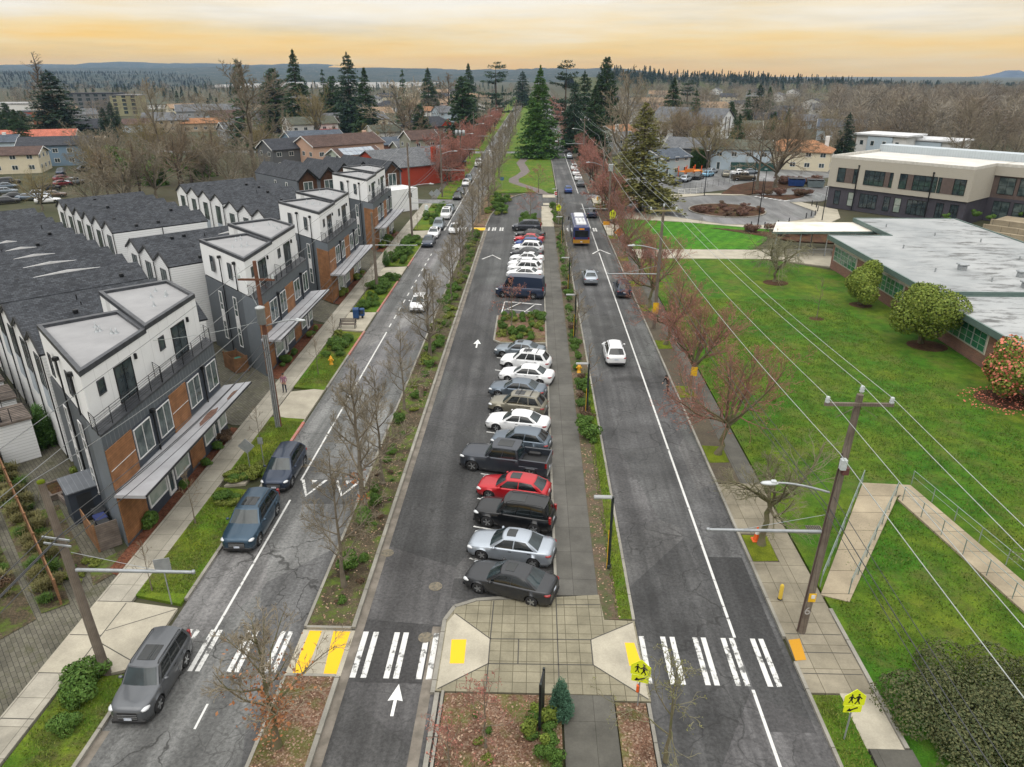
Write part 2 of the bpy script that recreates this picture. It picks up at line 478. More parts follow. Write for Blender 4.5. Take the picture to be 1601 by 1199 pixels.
# ------------------------------------------------------------------ ground
def struct(name, mb, mats):
    o = mb.build(name, mats)
    o['kind'] = 'structure'
    return o
g = MB()
rs = [-6500, -4000, -1500, -600, -250, -100, -30, 30, 100, 250, 600, 1500, 4000, 6500]
for i in range(13):
    for j in range(13):
        g.sheet([(rs[i], rs[j]), (rs[i + 1], rs[j]), (rs[i + 1], rs[j + 1]), (rs[i], rs[j + 1])], -.06)
struct('ground', g, TOWN)
def rect(x0, x1, y0, y1): return [(x0, y0), (x1, y0), (x1, y1), (x0, y1)]
def strip(ys, x0, x1):
    return [(x0, y) for y in ys], [(x1, y) for y in ys]
def sheet(name, polys, z, m):
    b = MB()
    for p in polys: b.sheet(p, z)
    return struct(name, b, m)
def raised(name, polys, z, m, z0=-.05):
    b = MB()
    for p in polys: b.prism(p, z0, z, bottom=False)
    return struct(name, b, m)
XL0, XL1, XP0, XP1, XR0, XR1 = -17.65, -11.05, -8.5, 1.3, 5.25, 12.2
FAR = 900
sheet('road_left', [rect(XL0, XL1, -20, FAR)], 0, ASPH_L)
sheet('road_right', [rect(XR0, XR1, -20, FAR)], 0, ASPH_R)
# parking lane with the bend into it at the far end
lot = [(XP0, -20), (XP1, -20), (XP1, 143), (5.25, 150), (5.25, 163), (2, 166.5), (-2.0, 166), (-5.4, 159), (-7.4, 148), (-8.3, 138), (XP0, 128)]
sheet('parking_lane', [lot], -.004, ASPH_P)
sheet('side_street', [rect(-60, -17.66, 153.5, 157.5), rect(-140, -17.66, 255, 262), rect(-11, 5.2, 255, 262), rect(12.3, 160, 255, 262), rect(12.25, 40, 160, 166.5)], -.008, ASPH_D)
sheet('asphalt_repair', [rect(9.95, 11.9, 21.8, 33.5), rect(-10.9, -9, 500, 501)], .003, ASPH_N)
sheet('asphalt_overlay', [[(-8.2, 23.9), (-4.4, 23.9), (-4.4, 27.6), (-8.2, 27.9)], rect(-4.1, 1.25, 29.6, 31.2)], .002, ASPH_N)
sheet('speed_hump', [rect(-17.0, -11.3, 38.2, 41.2)], .0025, asphalt('asphalt_hump', (.052, .051, .049), .1, .15))
sheet('median_crossing', [rect(XL1, XP0, 24.2, 27.1), rect(XL1, XP0, 124.2, 127.2)], .012, CONC_N)
# medians, beds, verges
raised('median_bed', [rect(-10.9, -8.7, 27.25, 124)], .13, DIRT)
raised('leaf_bed', [rect(-10.9, -8.7, -20, 24.05), [(-10.9, 127.4), (-8.6, 127.4), (-8.4, 138), (-7.5, 148), (-5.5, 159), (-4.2, 163), (-10.9, 163)], rect(-3.65, 1.4, -20, 23.3), rect(3.75, 5.05, -20, 23.0)], .13, LEAFBED)
raised('median_lawn', [[(-10.9, 166.5), (-3, 167.5), (2.5, 168.6), (4.9, 166), (4.9, 254.5), (-10.9, 254.5)], rect(-10.9, 4.9, 262.5, FAR)], .12, MEDGRASS)
raised('verge_grass', [rect(3.55, 5.1, 28.15, 123), rect(3.55, 5.1, 128, 148.0)], .12, M('verge_soil', (.12, .085, .055), (.075, .085, .03), 1.2, .9, coord='World', lo=.45, hi=.6, fine=9))
raised('verge_lawn', [[(4.45, 28.2), (5.1, 28.2), (5.1, 60), (4.75, 60)]], .128, VERGE)
# lot island and far lot bed
raised('planting_island', [[(-3.9, 68.6), (-3.2, 67.9), (1.35, 67.9), (1.35, 77.4), (-3.4, 77.4), (-3.9, 76.6)], [(-2.6, 128.6), (1.35, 128.6), (1.35, 136), (-1.6, 136), (-2.6, 134)]], .13, LEAFBED)
# concrete walks
raised('central_walk', [rect(1.45, 3.55, 29.9, 128)], .10, CONC_D)
raised('walk_concrete_pads', [rect(1.45, 3.55, 128.001, 143), rect(1.8, 5.2, 150.5, 153), rect(1.8, 4.6, 160.5, 164.5), rect(1.45, 3.55, 143.001, 149)], .10, CONC_N)
raised('near_walk', [rect(1.5, 3.7, -20, 23.6)], .10, CONC_DK)
wind = [(2.2, 164.8), (.5, 172), (-2.6, 178), (-5.2, 184), (-5.4, 190), (-3.6, 198), (-2.6, 206), (-3.4, 216), (-4.4, 226), (-3.4, 238), (-2.6, 254)]
pw = MB()
for (xa, ya), (xb, yb) in zip(wind[:-1], wind[1:]):
    pw.add([(xa - 1.25, ya, .128), (xa + 1.25, ya, .128), (xb + 1.25, yb, .128), (xb - 1.25, yb, .128)], [(0, 1, 2, 3)])
struct('winding_path', pw, M('path_asphalt', (.16, .135, .125), (.12, .10, .095), 1, .85, coord='World'))
# plaza with kerb ramps
plz = [(-4.1, 23.4), (3.72, 23.4), (3.72, 23.1), (5.3, 23.1), (5.2, 28.05), (3.72, 28.1), (3.6, 29.95), (-2.7, 29.25), (-3.75, 28.75), (-4.1, 27.8)]
raised('plaza', [plz], .135, CONC_PL)
fl = MB()
for p in ([(-4.05, 23.5), (-1.86, 25.04), (-1.86, 26.61), (-3.75, 28.3), (-4.05, 27.7)], [(5.22, 23.2), (2.95, 25.1), (2.95, 26.7), (5.12, 27.95)]): fl.sheet(p, .139)
struct('kerb_ramp', fl, CONC_N)
jl = MB()
def lineseg(mb, a, b, w_, z):
    a, b = np.array(a, float), np.array(b, float)
    d = (b - a) / np.linalg.norm(b - a); n = np.array((-d[1], d[0])) * w_ / 2
    mb.sheet([tuple(a - n), tuple(b - n), tuple(b + n), tuple(a + n)], z)
for a, b in (((-4.0, 23.5), (-1.86, 25.04)), ((-1.86, 25.04), (-1.86, 26.61)), ((-1.86, 26.61), (-3.7, 28.3)), ((-1.86, 26.61), (2.95, 26.7)), ((-1.86, 25.04), (2.95, 25.1)),
             ((2.95, 25.1), (2.95, 26.7)), ((2.95, 26.7), (5.1, 27.95)), ((2.95, 25.1), (5.2, 23.2)), ((1.36, 23.45), (1.36, 29.8)), ((-1.86, 26.61), (-1.83, 29.3)), ((-1.86, 25.04), (-1.88, 23.45)), ((-.5, 25.07), (-.5, 26.65)), ((1.36, 29.1), (3.6, 29.2))):
    lineseg(jl, a, b, .055, .143)
for a, b in (((-22.2, 26.3), (-20.65, 26.3)), ((-20.65, 24.0), (-20.65, 28.6)), ((-20.6, 26.6), (-17.9, 28.2)), ((-20.6, 25.9), (-17.9, 24.5)), ((-22.2, 23.9), (-20.7, 23.9)), ((-22.2, 28.7), (-20.4, 28.7)), ((-22.2, 21.4), (-20.75, 21.4)), ((-22.2, 18.9), (-20.8, 18.9))): lineseg(jl, a, b, .05, .1125)
for y in (24.9, 26.2, 27.4): lineseg(jl, (12.4, y), (15.05, y), .05, .1345)
struct('plaza_joint', jl, JOINT)
sheet('tactile_paving', [[(-3.71, 26.5), (-3.0, 26.53), (-2.97, 25.01), (-3.63, 24.99)], [(4.55, 26.55), (5.0, 26.55), (5.18, 25.1), (4.6, 25.1)]], .1435, YPAINT)
sheet('tactile_strip', [[(-10.72, 27.02), (-10.12, 27.02), (-10.12, 24.3), (-10.72, 24.3)], [(-9.55, 27.02), (-8.72, 27.02), (-8.72, 24.3), (-9.3, 24.3)], rect(-10.8, -8.6, 124.6, 126.8), rect(-2.6, -1.8, 126.5, 128)], .017, YPAINT)
sheet('tactile_worn', [[(12.4, 26.98), (12.97, 27.08), (12.82, 25.72), (12.3, 25.65)]], .139, YOLD)
# right-hand walk
raised('right_verge', [rect(12.35, 13.85, 41.3, 160), rect(12.35, 13.85, 33, 35.6), rect(12.35, 13.85, 167, 254)], .125, M('verge_earth', (.105, .085, .055), (.08, .065, .045), .9, .9, coord='World', fine=8))
raised('right_walk', [rect(13.85, 15.15, 35.6, 41.3), rect(13.85, 15.15, 28.6, 35.6)], .13, CONC_R)
raised('right_walk_pad', [rect(12.35, 15.1, 23.8, 28.6), rect(12.35, 13.84, 28.6, 32.98), rect(12.35, 13.84, 35.62, 41.2)], .13, CONC_R)
raised('right_dark_walk', [rect(13.86, 15.15, 41.3, 160), rect(13.7, 15.4, -20, 21), rect(13.86, 15.15, 167, 254)], .132, CONC_DK)
raised('right_walk_end', [rect(13.6, 15.1, 21, 23.8)], .131, CONC_N)
raised('moss_pad', [[(12.4, y - 1.3), (13.8, y - 1.2), (13.85, y + 1.1), (12.4, y + 1.2)] for y in (34.3, 45.3, 56.2, 67.8, 80, 90.4, 104, 119)], .142, MOSS)
raised('bus_stop_pad', [rect(12.35, 15.1, 120.5, 131), rect(12.35, 15.1, 153, 159.8)], .136, CONC_N)
# school lawn, ramp, drive
raised('school_lawn', [[(15.3, 12), (60, 12), (60, 58), (41.4, 58), (41.4, 98), (34.5, 104.4), (15.3, 104.4)]], .09, LAWN)
raised('school_lawn_striped', [[(15.3, 110.6), (34, 111), (38, 118), (41, 126.5), (27.8, 132.5), (15.3, 136)]], .09, LAWN2)
raised('lawn_walk', [[(15.2, 104.6), (34, 104.6), (44, 99), (49, 104), (46, 112), (34.5, 110.6), (15.2, 110.4)]], .11, CONC_N)
bm_ = MB()
def ramp_seg(mb, a, b, c, d, za, zb):
    mb.add([(*a, za), (*b, za), (*c, zb), (*d, zb), (*a, 0), (*b, 0), (*c, 0), (*d, 0)], [(0, 1, 2, 3), (4, 5, 1, 0), (5, 6, 2, 1), (6, 7, 3, 2), (7, 4, 0, 3)])
ramp_seg(bm_, (15.12, 30.3), (16.4, 29.8), (23.5, 40.0), (21.9, 41.5), .14, .22)
ramp_seg(bm_, (21.9, 41.5), (23.5, 40.0), (24.4, 40.2), (24.9, 41.3), .22, .22)
ramp_seg(bm_, (24.9, 41.3), (23.3, 39.6), (25.0, 28.2), (26.7, 28.6), .22, .2)
struct('access_ramp_path', bm_, CONC_RAMP)
sheet('school_drive', [[(16, 146.5), (27.5, 137), (34, 131), (41, 130.2), (52.5, 137.5), (55.5, 144), (53.8, 155.5), (61, 157), (78, 180), (61, 176.5), (48, 164.5), (38.5, 165), (29.5, 160), (16, 153)], [(34, 166), (90, 205), (70, 235), (22, 190)]], .02, ASPH_D)
raised('drive_walk', [[(15.3, 136.5), (28, 132.8), (41, 126.7), (50, 128), (57.6, 138), (60.5, 147), (56, 156.5), (53.9, 155.3), (55.3, 144), (52.4, 137.7), (41, 130.5), (34, 131.2), (27.6, 137.2), (15.3, 146)], [(15.3, 153), (29.4, 160.2), (38.5, 165.2), (47.8, 164.7), (45, 168), (30, 166), (15.3, 159.5)]], .10, CONC_N)
isl = [(38.2 + 7.4 * math.cos(a), 145.4 + 7.6 * math.sin(a)) for a in np.linspace(0, 2 * math.pi, 25)[:-1]]
raised('roundabout_bed', [isl], .16, MULCH)
raised('drive_bed', [[(49.5, 164.5), (58, 166), (63, 170), (59, 163), (54, 158.5)], [(42, 166.5), (48, 166), (62, 178), (68, 186), (56, 188), (48, 180)], [(31, 127.5), (41, 124), (52, 127.5), (57, 121), (50, 115), (42, 117)], [(43.5, 96), (49, 101), (52, 116), (60, 124), (64, 118), (52, 105)]], .14, MULCH)
raised('tree_ring', [[(cx + r * math.cos(a), cy + r * .9 * math.sin(a)) for a in np.linspace(0, 2 * math.pi, 17)[:-1]] for cx, cy, r in ((38.4, 82, 1.3), (39.3, 68.3, 1.9), (39.3, 55.4, 2.3), (31.4, 91.5, 1.6), (31.4, 76.7, .8))], .105, MULCH)
# left side: walk, planted verges, drives, pavers
def lx(y): return -22.25 - .008 * max(0, y - 26)
ys = [-20, 20, 25.6]
raised('left_walk', [[(lx(28.7), 28.7), (-20.45, 28.7), (-20.7, 60), (-20.95, 82), (-21.3, 152.5), (lx(152), 152.5), (lx(82), 82)], [(-22.3, -20), (-20.9, -20), (-20.7, 23.9), (-22.25, 23.9)]], .11, CONC_W)
raised('left_walk_landing', [[(-22.25, 23.92), (-20.65, 23.92), (-18.85, 24.0), (-17.85, 24.4), (-17.85, 28.3), (-20.4, 28.68), (-22.27, 28.68)]], .108, CONC_N)
dr = [(-20.55, 50.65), (-17.8, 49.5), (-17.8, 56.1), (-20.55, 55.2)]
raised('drive_apron', [dr, [(-20.7, 71.3), (-17.8, 71.0), (-17.8, 77.4), (-20.85, 77.3)], [(-21, 93.5), (-17.8, 92.2), (-17.8, 98.5), (-21, 97.8)], [(-21.2, 119), (-17.8, 117.5), (-17.8, 124), (-21.2, 123)], [(-19.8, 41.9), (-18.7, 42.1), (-18.9, 40.3), (-20.2, 40)]], .112, CONC_N)
def vg(a, b): return [(-20.47 - .006 * (a - 28), a), (-17.82, a - .6), (-17.82, b), (-20.47 - .006 * (b - 28), b + .3)]
raised('left_verge', [vg(29.2, 39.5), vg(41.9, 50), vg(56.2, 70.6), vg(78, 92), vg(99.2, 117), vg(124.5, 152), [(-20.7, -20), (-17.82, -20), (-17.82, 24.0), (-18.9, 23.8), (-20.55, 23.7)], vg(158.5, 254), vg(263, FAR), rect(12.35, 13.6, -20, 23.7)], .116, VERGE)
sheet('left_far_walk', [rect(-22.6, -21.2, 158.5, 254)], .02, CONC_DK)
sheet('paver_court', [[(-22.3, -20), (-60, -20), (-90, 30), (-44, 56), (-28, 38), (-22.35, 31.5)], [(-23.1, 49), (-22.45, 49), (-22.5, 58), (-23.2, 58.3), (-34, 69), (-42, 62), (-34, 54)], [(-23, 74), (-22.6, 74), (-22.75, 80), (-24, 81), (-36, 93), (-44, 86)], [(-23.4, 97), (-22.8, 96), (-23, 108), (-24.2, 109), (-40, 125), (-46, 118)]], -.012, PAVER)
sheet('front_bed', [[(-23.1, 31.2), (-22.3, 30.8), (-22.5, 48.4), (-23.1, 48.6)], [(-23.8, 58.9), (-22.6, 58), (-22.75, 73.2), (-23.8, 73.4)], [(-23.7, 81), (-22.75, 80.5), (-22.8, 95.5), (-23.7, 95.6)], [(-24.1, 108), (-22.95, 107.5), (-23.1, 123), (-24.1, 123)]], .03, REDMULCH)
sheet('alley_planting', [[(-37.9, 42.2), (-30.1, 33.7), (-24.6, 27.8), (-23.6, 28.6), (-29.0, 34.8), (-37, 43.4)], [(-26, 25), (-24.6, 27.4), (-39, 41.6), (-40.5, 39.5)], [(-24.9, 30.4), (-24.1, 31.2), (-29.8, 37.6), (-30.6, 36.8)], [(-31, 44), (-27.5, 39), (-26, 40), (-29, 45.5), (-36, 53), (-38, 52)], [(-23.2, 30), (-24.4, 31.6), (-23.2, 33.2), (-22.35, 31.5)]], .02, DIRT)
# kerbs
KX = MB()
def kerb(mb, x0, x1, y0, y1, z=.15): mb.box(x0, x1, y0, y1, -.04, z)
for y0, y1 in ((-20, 24.0), (29, 49.5), (56.1, 71), (77.4, 92.2), (98.5, 117.5), (124, 153.4), (157.6, 254.9), (262.1, FAR)): kerb(KX, -17.82, -17.65, y0, y1)
for y0, y1 in ((-20, 24.1), (27.2, 124.1), (127.3, 165), (166.4, 254.9), (262.1, FAR)): kerb(KX, -11.05, -10.9, y0, y1)
for y0, y1 in ((-20, 24.1), (27.2, 124.1), (127.3, 128.5)): kerb(KX, -8.7, -8.5, y0, y1)
for y0, y1 in ((28.15, 148.5), (-20, 23.0), (166.5, 254.9), (262.1, FAR)): kerb(KX, 5.1, 5.25, y0, y1)
for y0, y1 in ((-20, 25.6), (27.2, 120.4), (131, 153), (166.6, 254.9), (262.1, FAR)): kerb(KX, 12.2, 12.35, y0, y1)
kerb(KX, 1.3, 1.45, 29.96, 143); kerb(KX, -10.9, -8.7, 27.1, 27.25); kerb(KX, -10.9, -8.7, 24.05, 24.2); kerb(KX, 15.12, 15.3, 21, 29.2, .2)
def kerbpath(pts, w_=.18, z=.15):
    for a, b in zip(pts[:-1], pts[1:]):
        a, b = np.array(a, float), np.array(b, float); d = (b - a) / np.linalg.norm(b - a); n = np.array((-d[1], d[0])) * w_ / 2
        KX.prism([tuple(a - n), tuple(b - n), tuple(b + n), tuple(a + n)], -.04, z)
kerbpath([(-8.6, 128.5), (-8.4, 138), (-7.5, 148), (-5.5, 159), (-4.0, 163.3), (-2, 166.2), (2, 166.8), (5, 164.5)])
kerbpath([(-4.0, -20), (-4.0, 23.3)], .2); kerbpath([(-3.75, -20), (-3.75, 23.4)], .12, .17)
kerbpath([(-4.2, 23.3), (-4.2, 27.85), (-3.8, 28.85), (-2.75, 29.38), (1.38, 30.0)], .2)
kerbpath([(-3.95, 76.6), (-3.95, 68.6), (-3.25, 67.85), (1.3, 67.85)]); kerbpath(isl + isl[:1], .25, .2)
kerbpath([(29.5, 160), (38.5, 165), (48, 164.5), (61, 176.5), (78, 180)]); kerbpath([(61, 157), (53.9, 155.4), (55.4, 144), (52.5, 137.6), (41, 130.3), (34, 131), (27.5, 137.1)])
struct('kerb', KX, KERBM)
sheet('gutter', [rect(XP0, -8.1, -20, 126), rect(-4.75, -4.3, -20, 27.5), rect(XL0, -17.3, -20, 21)], .006, M('gutter_concrete', (.20, .175, .145), (.12, .105, .085), 1.3, .8, coord='World'))
rk = MB()
for y0, y1 in ((44.5, 49.4), (64, 70.9), (77.5, 92), (98.6, 104)): rk.box(-17.83, -17.64, y0, y1, 0, .155)
struct('kerb_red_paint', rk, KERBRED)
# road markings
mk = MB()
for p in (rect(-15.43, -15.30, 26.8, 38.6), rect(-15.47, -15.34, 41.0, 71.0)): mk.sheet(p, .006)
for k in range(12): mk.sheet(rect(-15.5, -15.37, 72.5 + 3 * k, 73.8 + 3 * k), .006)
for k in range(60): mk.sheet(rect(-15.6, -15.45, 128 + 2.2 * k, 130 + 2.2 * k), .006)
mk.sheet(rect(-13.9, -13.8, 21.2, 22.5), .006)
for y0, y1 in ((-20, 24), (27.2, 108.3), (109.6, 124), (127, 153), (167, 254), (263, 700)): mk.sheet(rect(9.85, 9.99, y0, y1), .006)
struct('lane_line', mk, LINEP)
cw = MB()
for x in (-16.55, -16.2, -15.45, -15.1, -13.65, -13.3, -11.98, -11.62): cw.sheet([(x - .11, 24.3), (x + .11, 24.3), (x + .11, 26.95), (x - .11, 26.95)], .0065)
for x in (-7.95, -7.45, -6.42, -5.98, -4.95, -4.5):
    cw.sheet(rect(x - .13, x + .13, 24.15, 27.05), .0065)
for x in (5.42, 6.45, 6.9, 8.0, 8.4, 9.35, 9.75, 10.75, 11.15): cw.sheet(rect(x - .12, x + .12, 24.2, 27.15), .0065)
for x in (-16.3, -15.6, -14.6, -13.9, -12.6, -12, -7.9, -7.2, -6.8, -5.9, -5.5, 5.8, 6.6, 8.4, 8.9, 10.4, 10.8): cw.sheet(rect(x - .14, x + .14, 124.3, 127.2), .0065)
for k in range(9): cw.sheet(rect(-17 + k * .7, -16.6 + k * .7, 263.5, 266), .0065)
for k in range(7):
    a = (48.5 + k * .75, 163.6 - k * .95)
    cw.sheet([a, (a[0] + .4, a[1] - .5), (a[0] + 2.0, a[1] + .9), (a[0] + 1.6, a[1] + 1.4)], .026)
struct('crosswalk', cw, WPAINT_W)
am = MB()
def arrow(cx, y0, L, s=1, wst=.16, hd=.42):
    am.sheet([(cx - wst / 2 * s, y0), (cx + wst / 2 * s, y0), (cx + wst / 2 * s, y0 + L * .5), (cx - wst / 2 * s, y0 + L * .5)], .006)
    am.sheet([(cx - hd * s, y0 + L * .46), (cx, y0 + L), (cx - .001, y0 + L * .5)], .0062); am.sheet([(cx + hd * s, y0 + L * .46), (cx + .001, y0 + L * .5), (cx, y0 + L)], .0062)
arrow(-5.78, 22.1, 1.75, 1, .14, .33); arrow(-5.6, 66.6, 2.4, 1, .15, .38)
def chevron(cx, y0, wd, L, up=1, t=.22):
    for s in (-1, 1):
        am.sheet([(cx + s * wd, y0), (cx + s * (wd - t * 1.6), y0), (cx, y0 + up * (L - t * 2.2)), (cx, y0 + up * L)], .0064)
struct('road_arrow', am, WPAINT); am = MB()
chevron(-14.5, 41.1, .9, 2.1, -1, .14); chevron(-12.2, 41.1, .9, 2.1, -1, .14)
for cx in (-14.5, -12.2): am.sheet([(cx - .22, 41.05), (cx + .22, 41.05), (cx, 40.6)], .0064)
chevron(-6.2, 103.6, 1.5, 2.8, 1, .17); chevron(10.2, 107.4, 1.5, 3.0, 1, .17)
for k in range(32):
    y = 32.9 + 3.1 * k
    if 66 < y < 78: continue
    am.sheet([(-3.45, y), (-3.4, y + .12), (1.0, y - 1.1), (.95, y - 1.22)], .006)
for a, b in (((-3.6, 77.5), (-3.4, 82.3)), ((-3.4, 82.3), (1.0, 81.2)), ((-3.3, 79), (-1.6, 81.8)), ((-1.2, 77.9), (.2, 81.3))): lineseg(am, a, b, .13, .006)
struct('road_marking', am, WPAINT_W)
mh = MB()
for x, y in ((-5.0, 26.75), (-8.1, 33.3), (-5.0, 30.5)): mh.lathe([(.36, .004), (.36, .012), (.30, .013), (.28, .010), (.001, .010)], 18, 0, False, (x, y, 0))
struct('road_cover', mh, M('cast_iron', (.20, .17, .12), (.11, .10, .08), 6, .6, .3))
# ------------------------------------------------------------------ vehicles
def paint(name, c, metal=.35, rough=.28):
    m, t, b = newmat('paint_' + name)
    b.inputs['Base Color'].default_value = (*c, 1)
    b.inputs['Metallic'].default_value = metal
    b.inputs['Roughness'].default_value = rough
    b.inputs['Specular IOR Level'].default_value = .3
    b.inputs['Coat Weight'].default_value = .45
    b.inputs['Coat Roughness'].default_value = .06
    vec = coordnode(t, 'Object')
    f = noise(t, vec, 2.2, 6, .7)
    sep_ = nd(t, 'ShaderNodeSeparateXYZ'); t.links.new(vec, sep_.inputs[0])
    dirt = mathn(t, 'MULTIPLY', rampv(t, sep_.outputs['Z'], .75, .25), rampv(t, f, .3, .7))
    t.links.new(mixc(t, mathn(t, 'MULTIPLY', dirt, .55), c, (.12, .11, .10)), b.inputs['Base Color'])
    return m
P = {k: paint(k, *v) for k, v in dict(
    charcoal=((.030, .032, .036), .4), silver=((.36, .40, .45), .6, .3), black=((.006, .0065, .008), .1), red=((.42, .012, .020), .25), gunmetal=((.040, .046, .058), .4),
    slate=((.115, .145, .18), .5), white=((.74, .75, .76), .0, .3), tan=((.22, .205, .16), .5), steel=((.19, .225, .26), .5), navy=((.014, .024, .050), .3), midnight=((.020, .032, .058), .4), blue=((.020, .06, .22), .3),
    petrol=((.028, .060, .095), .45), escape=((.105, .112, .122), .5), brown=((.12, .085, .065), .4), sky=((.20, .38, .52), .4), bronze=((.11, .085, .055), .5), busblue=((.030, .040, .12), .1), vanblue=((.022, .034, .066), .2), maroon=((.16, .02, .025), .3), buswhite=((.70, .71, .72), 0), busgold=((.42, .21, .02), .1)).items()}
GLASS_C = glassmat('car_glass', (.008, .011, .012), .04)
GLASS_W = glassmat('windshield_glass', (.022, .036, .040), .04)
RUBBER = M('tyre_rubber', (.022, .022, .023), None, 6, .9)
ALLOY = M('wheel_alloy', (.42, .43, .44), None, 6, .35, .7)
TRIMB = M('black_trim', (.018, .018, .019), None, 6, .55)
HEADL = M('headlight_lens', (.62, .64, .66), None, 8, .12, .1, .8)
TAILL = M('taillight_lens', (.30, .012, .012), (.20, .008, .008), 8, .2, 0, .7)
PLATE = M('licence_plate', (.62, .65, .70), (.45, .5, .6), 12, .5)
def smooth(pts):
    xs = [p[0] for p in pts]; ysv = [p[1] for p in pts]
    o = np.argsort(xs); xs = np.array(xs)[o]; ysv = np.array(ysv)[o]
    return lambda x: float(np.interp(x, xs, ysv))
WHEEL = {}
def wheel_mesh(r):
    if r not in WHEEL:
        b = MB(); b.lathe([(r * .62, -.11), (r * .93, -.115), (r, -.07), (r, .07), (r * .93, .115), (r * .62, .11)], 20, 0, True, axis='y')
        k = MB(); k.lathe([(r * .66, .085), (r * .64, .118), (r * .56, .10), (r * .52, .075), (.001, .075)], 20, 1, True, axis='y')
        for i in range(5):
            a = i * 2 * math.pi / 5
            c, s_ = math.cos(a), math.sin(a)
            k.obox((c * r * .33, .095, s_ * r * .33), (c * r * .27, 0, s_ * r * .27), (0, .016, 0), (-s_ * .035, 0, c * .035), 0)
        k.lathe([(.06, .112), (.001, .115)], 10, 0, False, axis='y')
        WHEEL[r] = (b.mesh('tyre', RUBBER), k.mesh('rim', [ALLOY, TRIMB]))
    return WHEEL[r]
CARS = {}
def car_kind(key, L, W, H, xa, xb, xc, xd, zn, zh, zd, zt, wheel=.34, ax=None, wr=.70, doors=2, rails=False, sunroof=False, bed=None, sideglass=True, deckfall=.10, clad=False, hi_tail=False):
    """x forward. xa/xb windscreen foot/top, xc/xd rear glass top/foot, zn nose, zh bonnet end, zd deck start, zt tail."""
    hl, hw = L / 2, W / 2
    ax = ax or (hl - .92, -hl + .98)
    prof = smooth([(hl, zn - .20), (hl - .06, zn - .09), (hl - .22, zn), (xa, zh), (xd, zd), (-hl + .25, zt), (-hl + .05, zt - deckfall), (-hl, zt - deckfall - .12)] if bed is None else
                  [(hl, zn - .22), (hl - .06, zn - .08), (hl - .2, zn), (xa, zh), (xd, zd), (xd - .02, bed), (-hl, bed)])
    wid = smooth([(hl, hw - .30), (hl - .10, hw - .17), (hl - .35, hw - .06), (hl - .8, hw), (-hl + .7, hw), (-hl + .25, hw - .05), (-hl + .06, hw - .12), (-hl, hw - .20)])
    Ra = wheel + .065
    def sect(x):
        w_, z1 = wid(x), prof(x)
        zb = .22 + (.12 if abs(x) > hl - .12 else 0)
        for a in ax:
            if abs(x - a) < Ra: zb = max(zb, wheel + math.sqrt(Ra * Ra - (x - a) ** 2) * .98)
        zb = min(zb, z1 - .13)
        zz = lambda z: max(zb + .01, z)
        h = z1 - .22
        return [(0, zb), (w_ - .15, zb), (w_ - .02, zb + .01), (w_ + .004, zz(.22 + h * .30)), (w_, zz(.22 + h * .60)), (w_ - .035, zz(z1 - .07)), (w_ - .10, z1), (w_ * .55, z1 + .035), (0, z1 + .05)] if bed is None or x > xd else \
               [(0, zb), (w_ - .15, zb), (w_ - .02, zb + .01), (w_ + .004, zz(.22 + h * .4)), (w_, zz(.22 + h * .7)), (w_, zz(z1 - .03)), (w_ - .02, z1), (w_ * .55, z1), (0, z1)]
    xs = set(np.linspace(-hl, hl, 30)) | {hl - .03, hl - .08, hl - .15, -hl + .03, -hl + .08, -hl + .16}
    for a in ax: xs |= set(a + Ra * np.cos(np.linspace(0, math.pi, 15))) | {a - Ra - .005, a + Ra + .005}
    if bed is not None: xs |= {xd + .01, xd - .03}
    xs = sorted(x for x in xs if -hl <= x <= hl)
    b = MB()
    rows = []
    for x in xs:
        s_ = sect(x)
        rows.append([(x, y, z) for y, z in s_] + [(x, -y, z) for y, z in s_[-2:0:-1]])
    n = len(rows[0]); v = [p for r_ in rows for p in r_]; f = []; mm = []
    for i in range(len(xs) - 1):
        for j in range(n):
            f.append((i * n + j, (i + 1) * n + j, (i + 1) * n + (j + 1) % n, i * n + (j + 1) % n))
            mm.append(1 if j in (0, 1, n - 1, n - 2) or (clad and j in (2, n - 3)) else 0)
    b.add(v, f, mm, True)
    b.add(rows[0], [tuple(range(n))], 0); b.add(rows[-1], [tuple(range(n - 1, -1, -1))], 0)
    # cabin
    wb = hw - .085; wt = hw * wr; zr = H - .03
    def P4(a, b_, c, d, u, v_):
        return tuple((1 - u) * ((1 - v_) * a[i] + v_ * d[i]) + u * ((1 - v_) * b_[i] + v_ * c[i]) for i in range(3))
    def crown(y): return .055 * (1 - (y / wt) ** 2)
    def screen(u, v_, x0, x1, z0, z1, off=0, bulge=.10, sg=1):
        y = (2 * u - 1) * (wb * (1 - v_) + wt * v_)
        k = (1 - (2 * u - 1) ** 2)
        return (x0 * (1 - v_) + x1 * v_ + sg * bulge * k + sg * off * .7, y, z0 * (1 - v_) + z1 * v_ + crown((2 * u - 1) * wt) * v_ + off * .7)
    def grid(mb, fn, nu, nv, mat, u0=0, u1=1, v0=0, v1=1, flip=False):
        vv = [fn(u0 + (u1 - u0) * i / nu, v0 + (v1 - v0) * j / nv) for j in range(nv + 1) for i in range(nu + 1)]
        ff = []
        for j in range(nv):
            for i in range(nu):
                q = (j * (nu + 1) + i, j * (nu + 1) + i + 1, (j + 1) * (nu + 1) + i + 1, (j + 1) * (nu + 1) + i)
                ff.append(q[::-1] if flip else q)
        mb.add(vv, ff, mat, True)
    za, zd_ = zh - .03, zd - .03
    ws = lambda u, v_, off=0: screen(u, v_, xa, xb, za, zr, off, .13)
    rs_ = lambda u, v_, off=0: screen(u, v_, xd, xc, zd_, zr, off, .08, -1)
    def roof(u, v_):
        y = (2 * u - 1) * wt; k = 1 - (2 * u - 1) ** 2
        x = xb + .13 * k + (xc - .08 * k - xb - .13 * k) * v_
        return (x, y, zr + crown(y) + .05 * math.sin(math.pi * v_) * (1 if bed is None else .5))
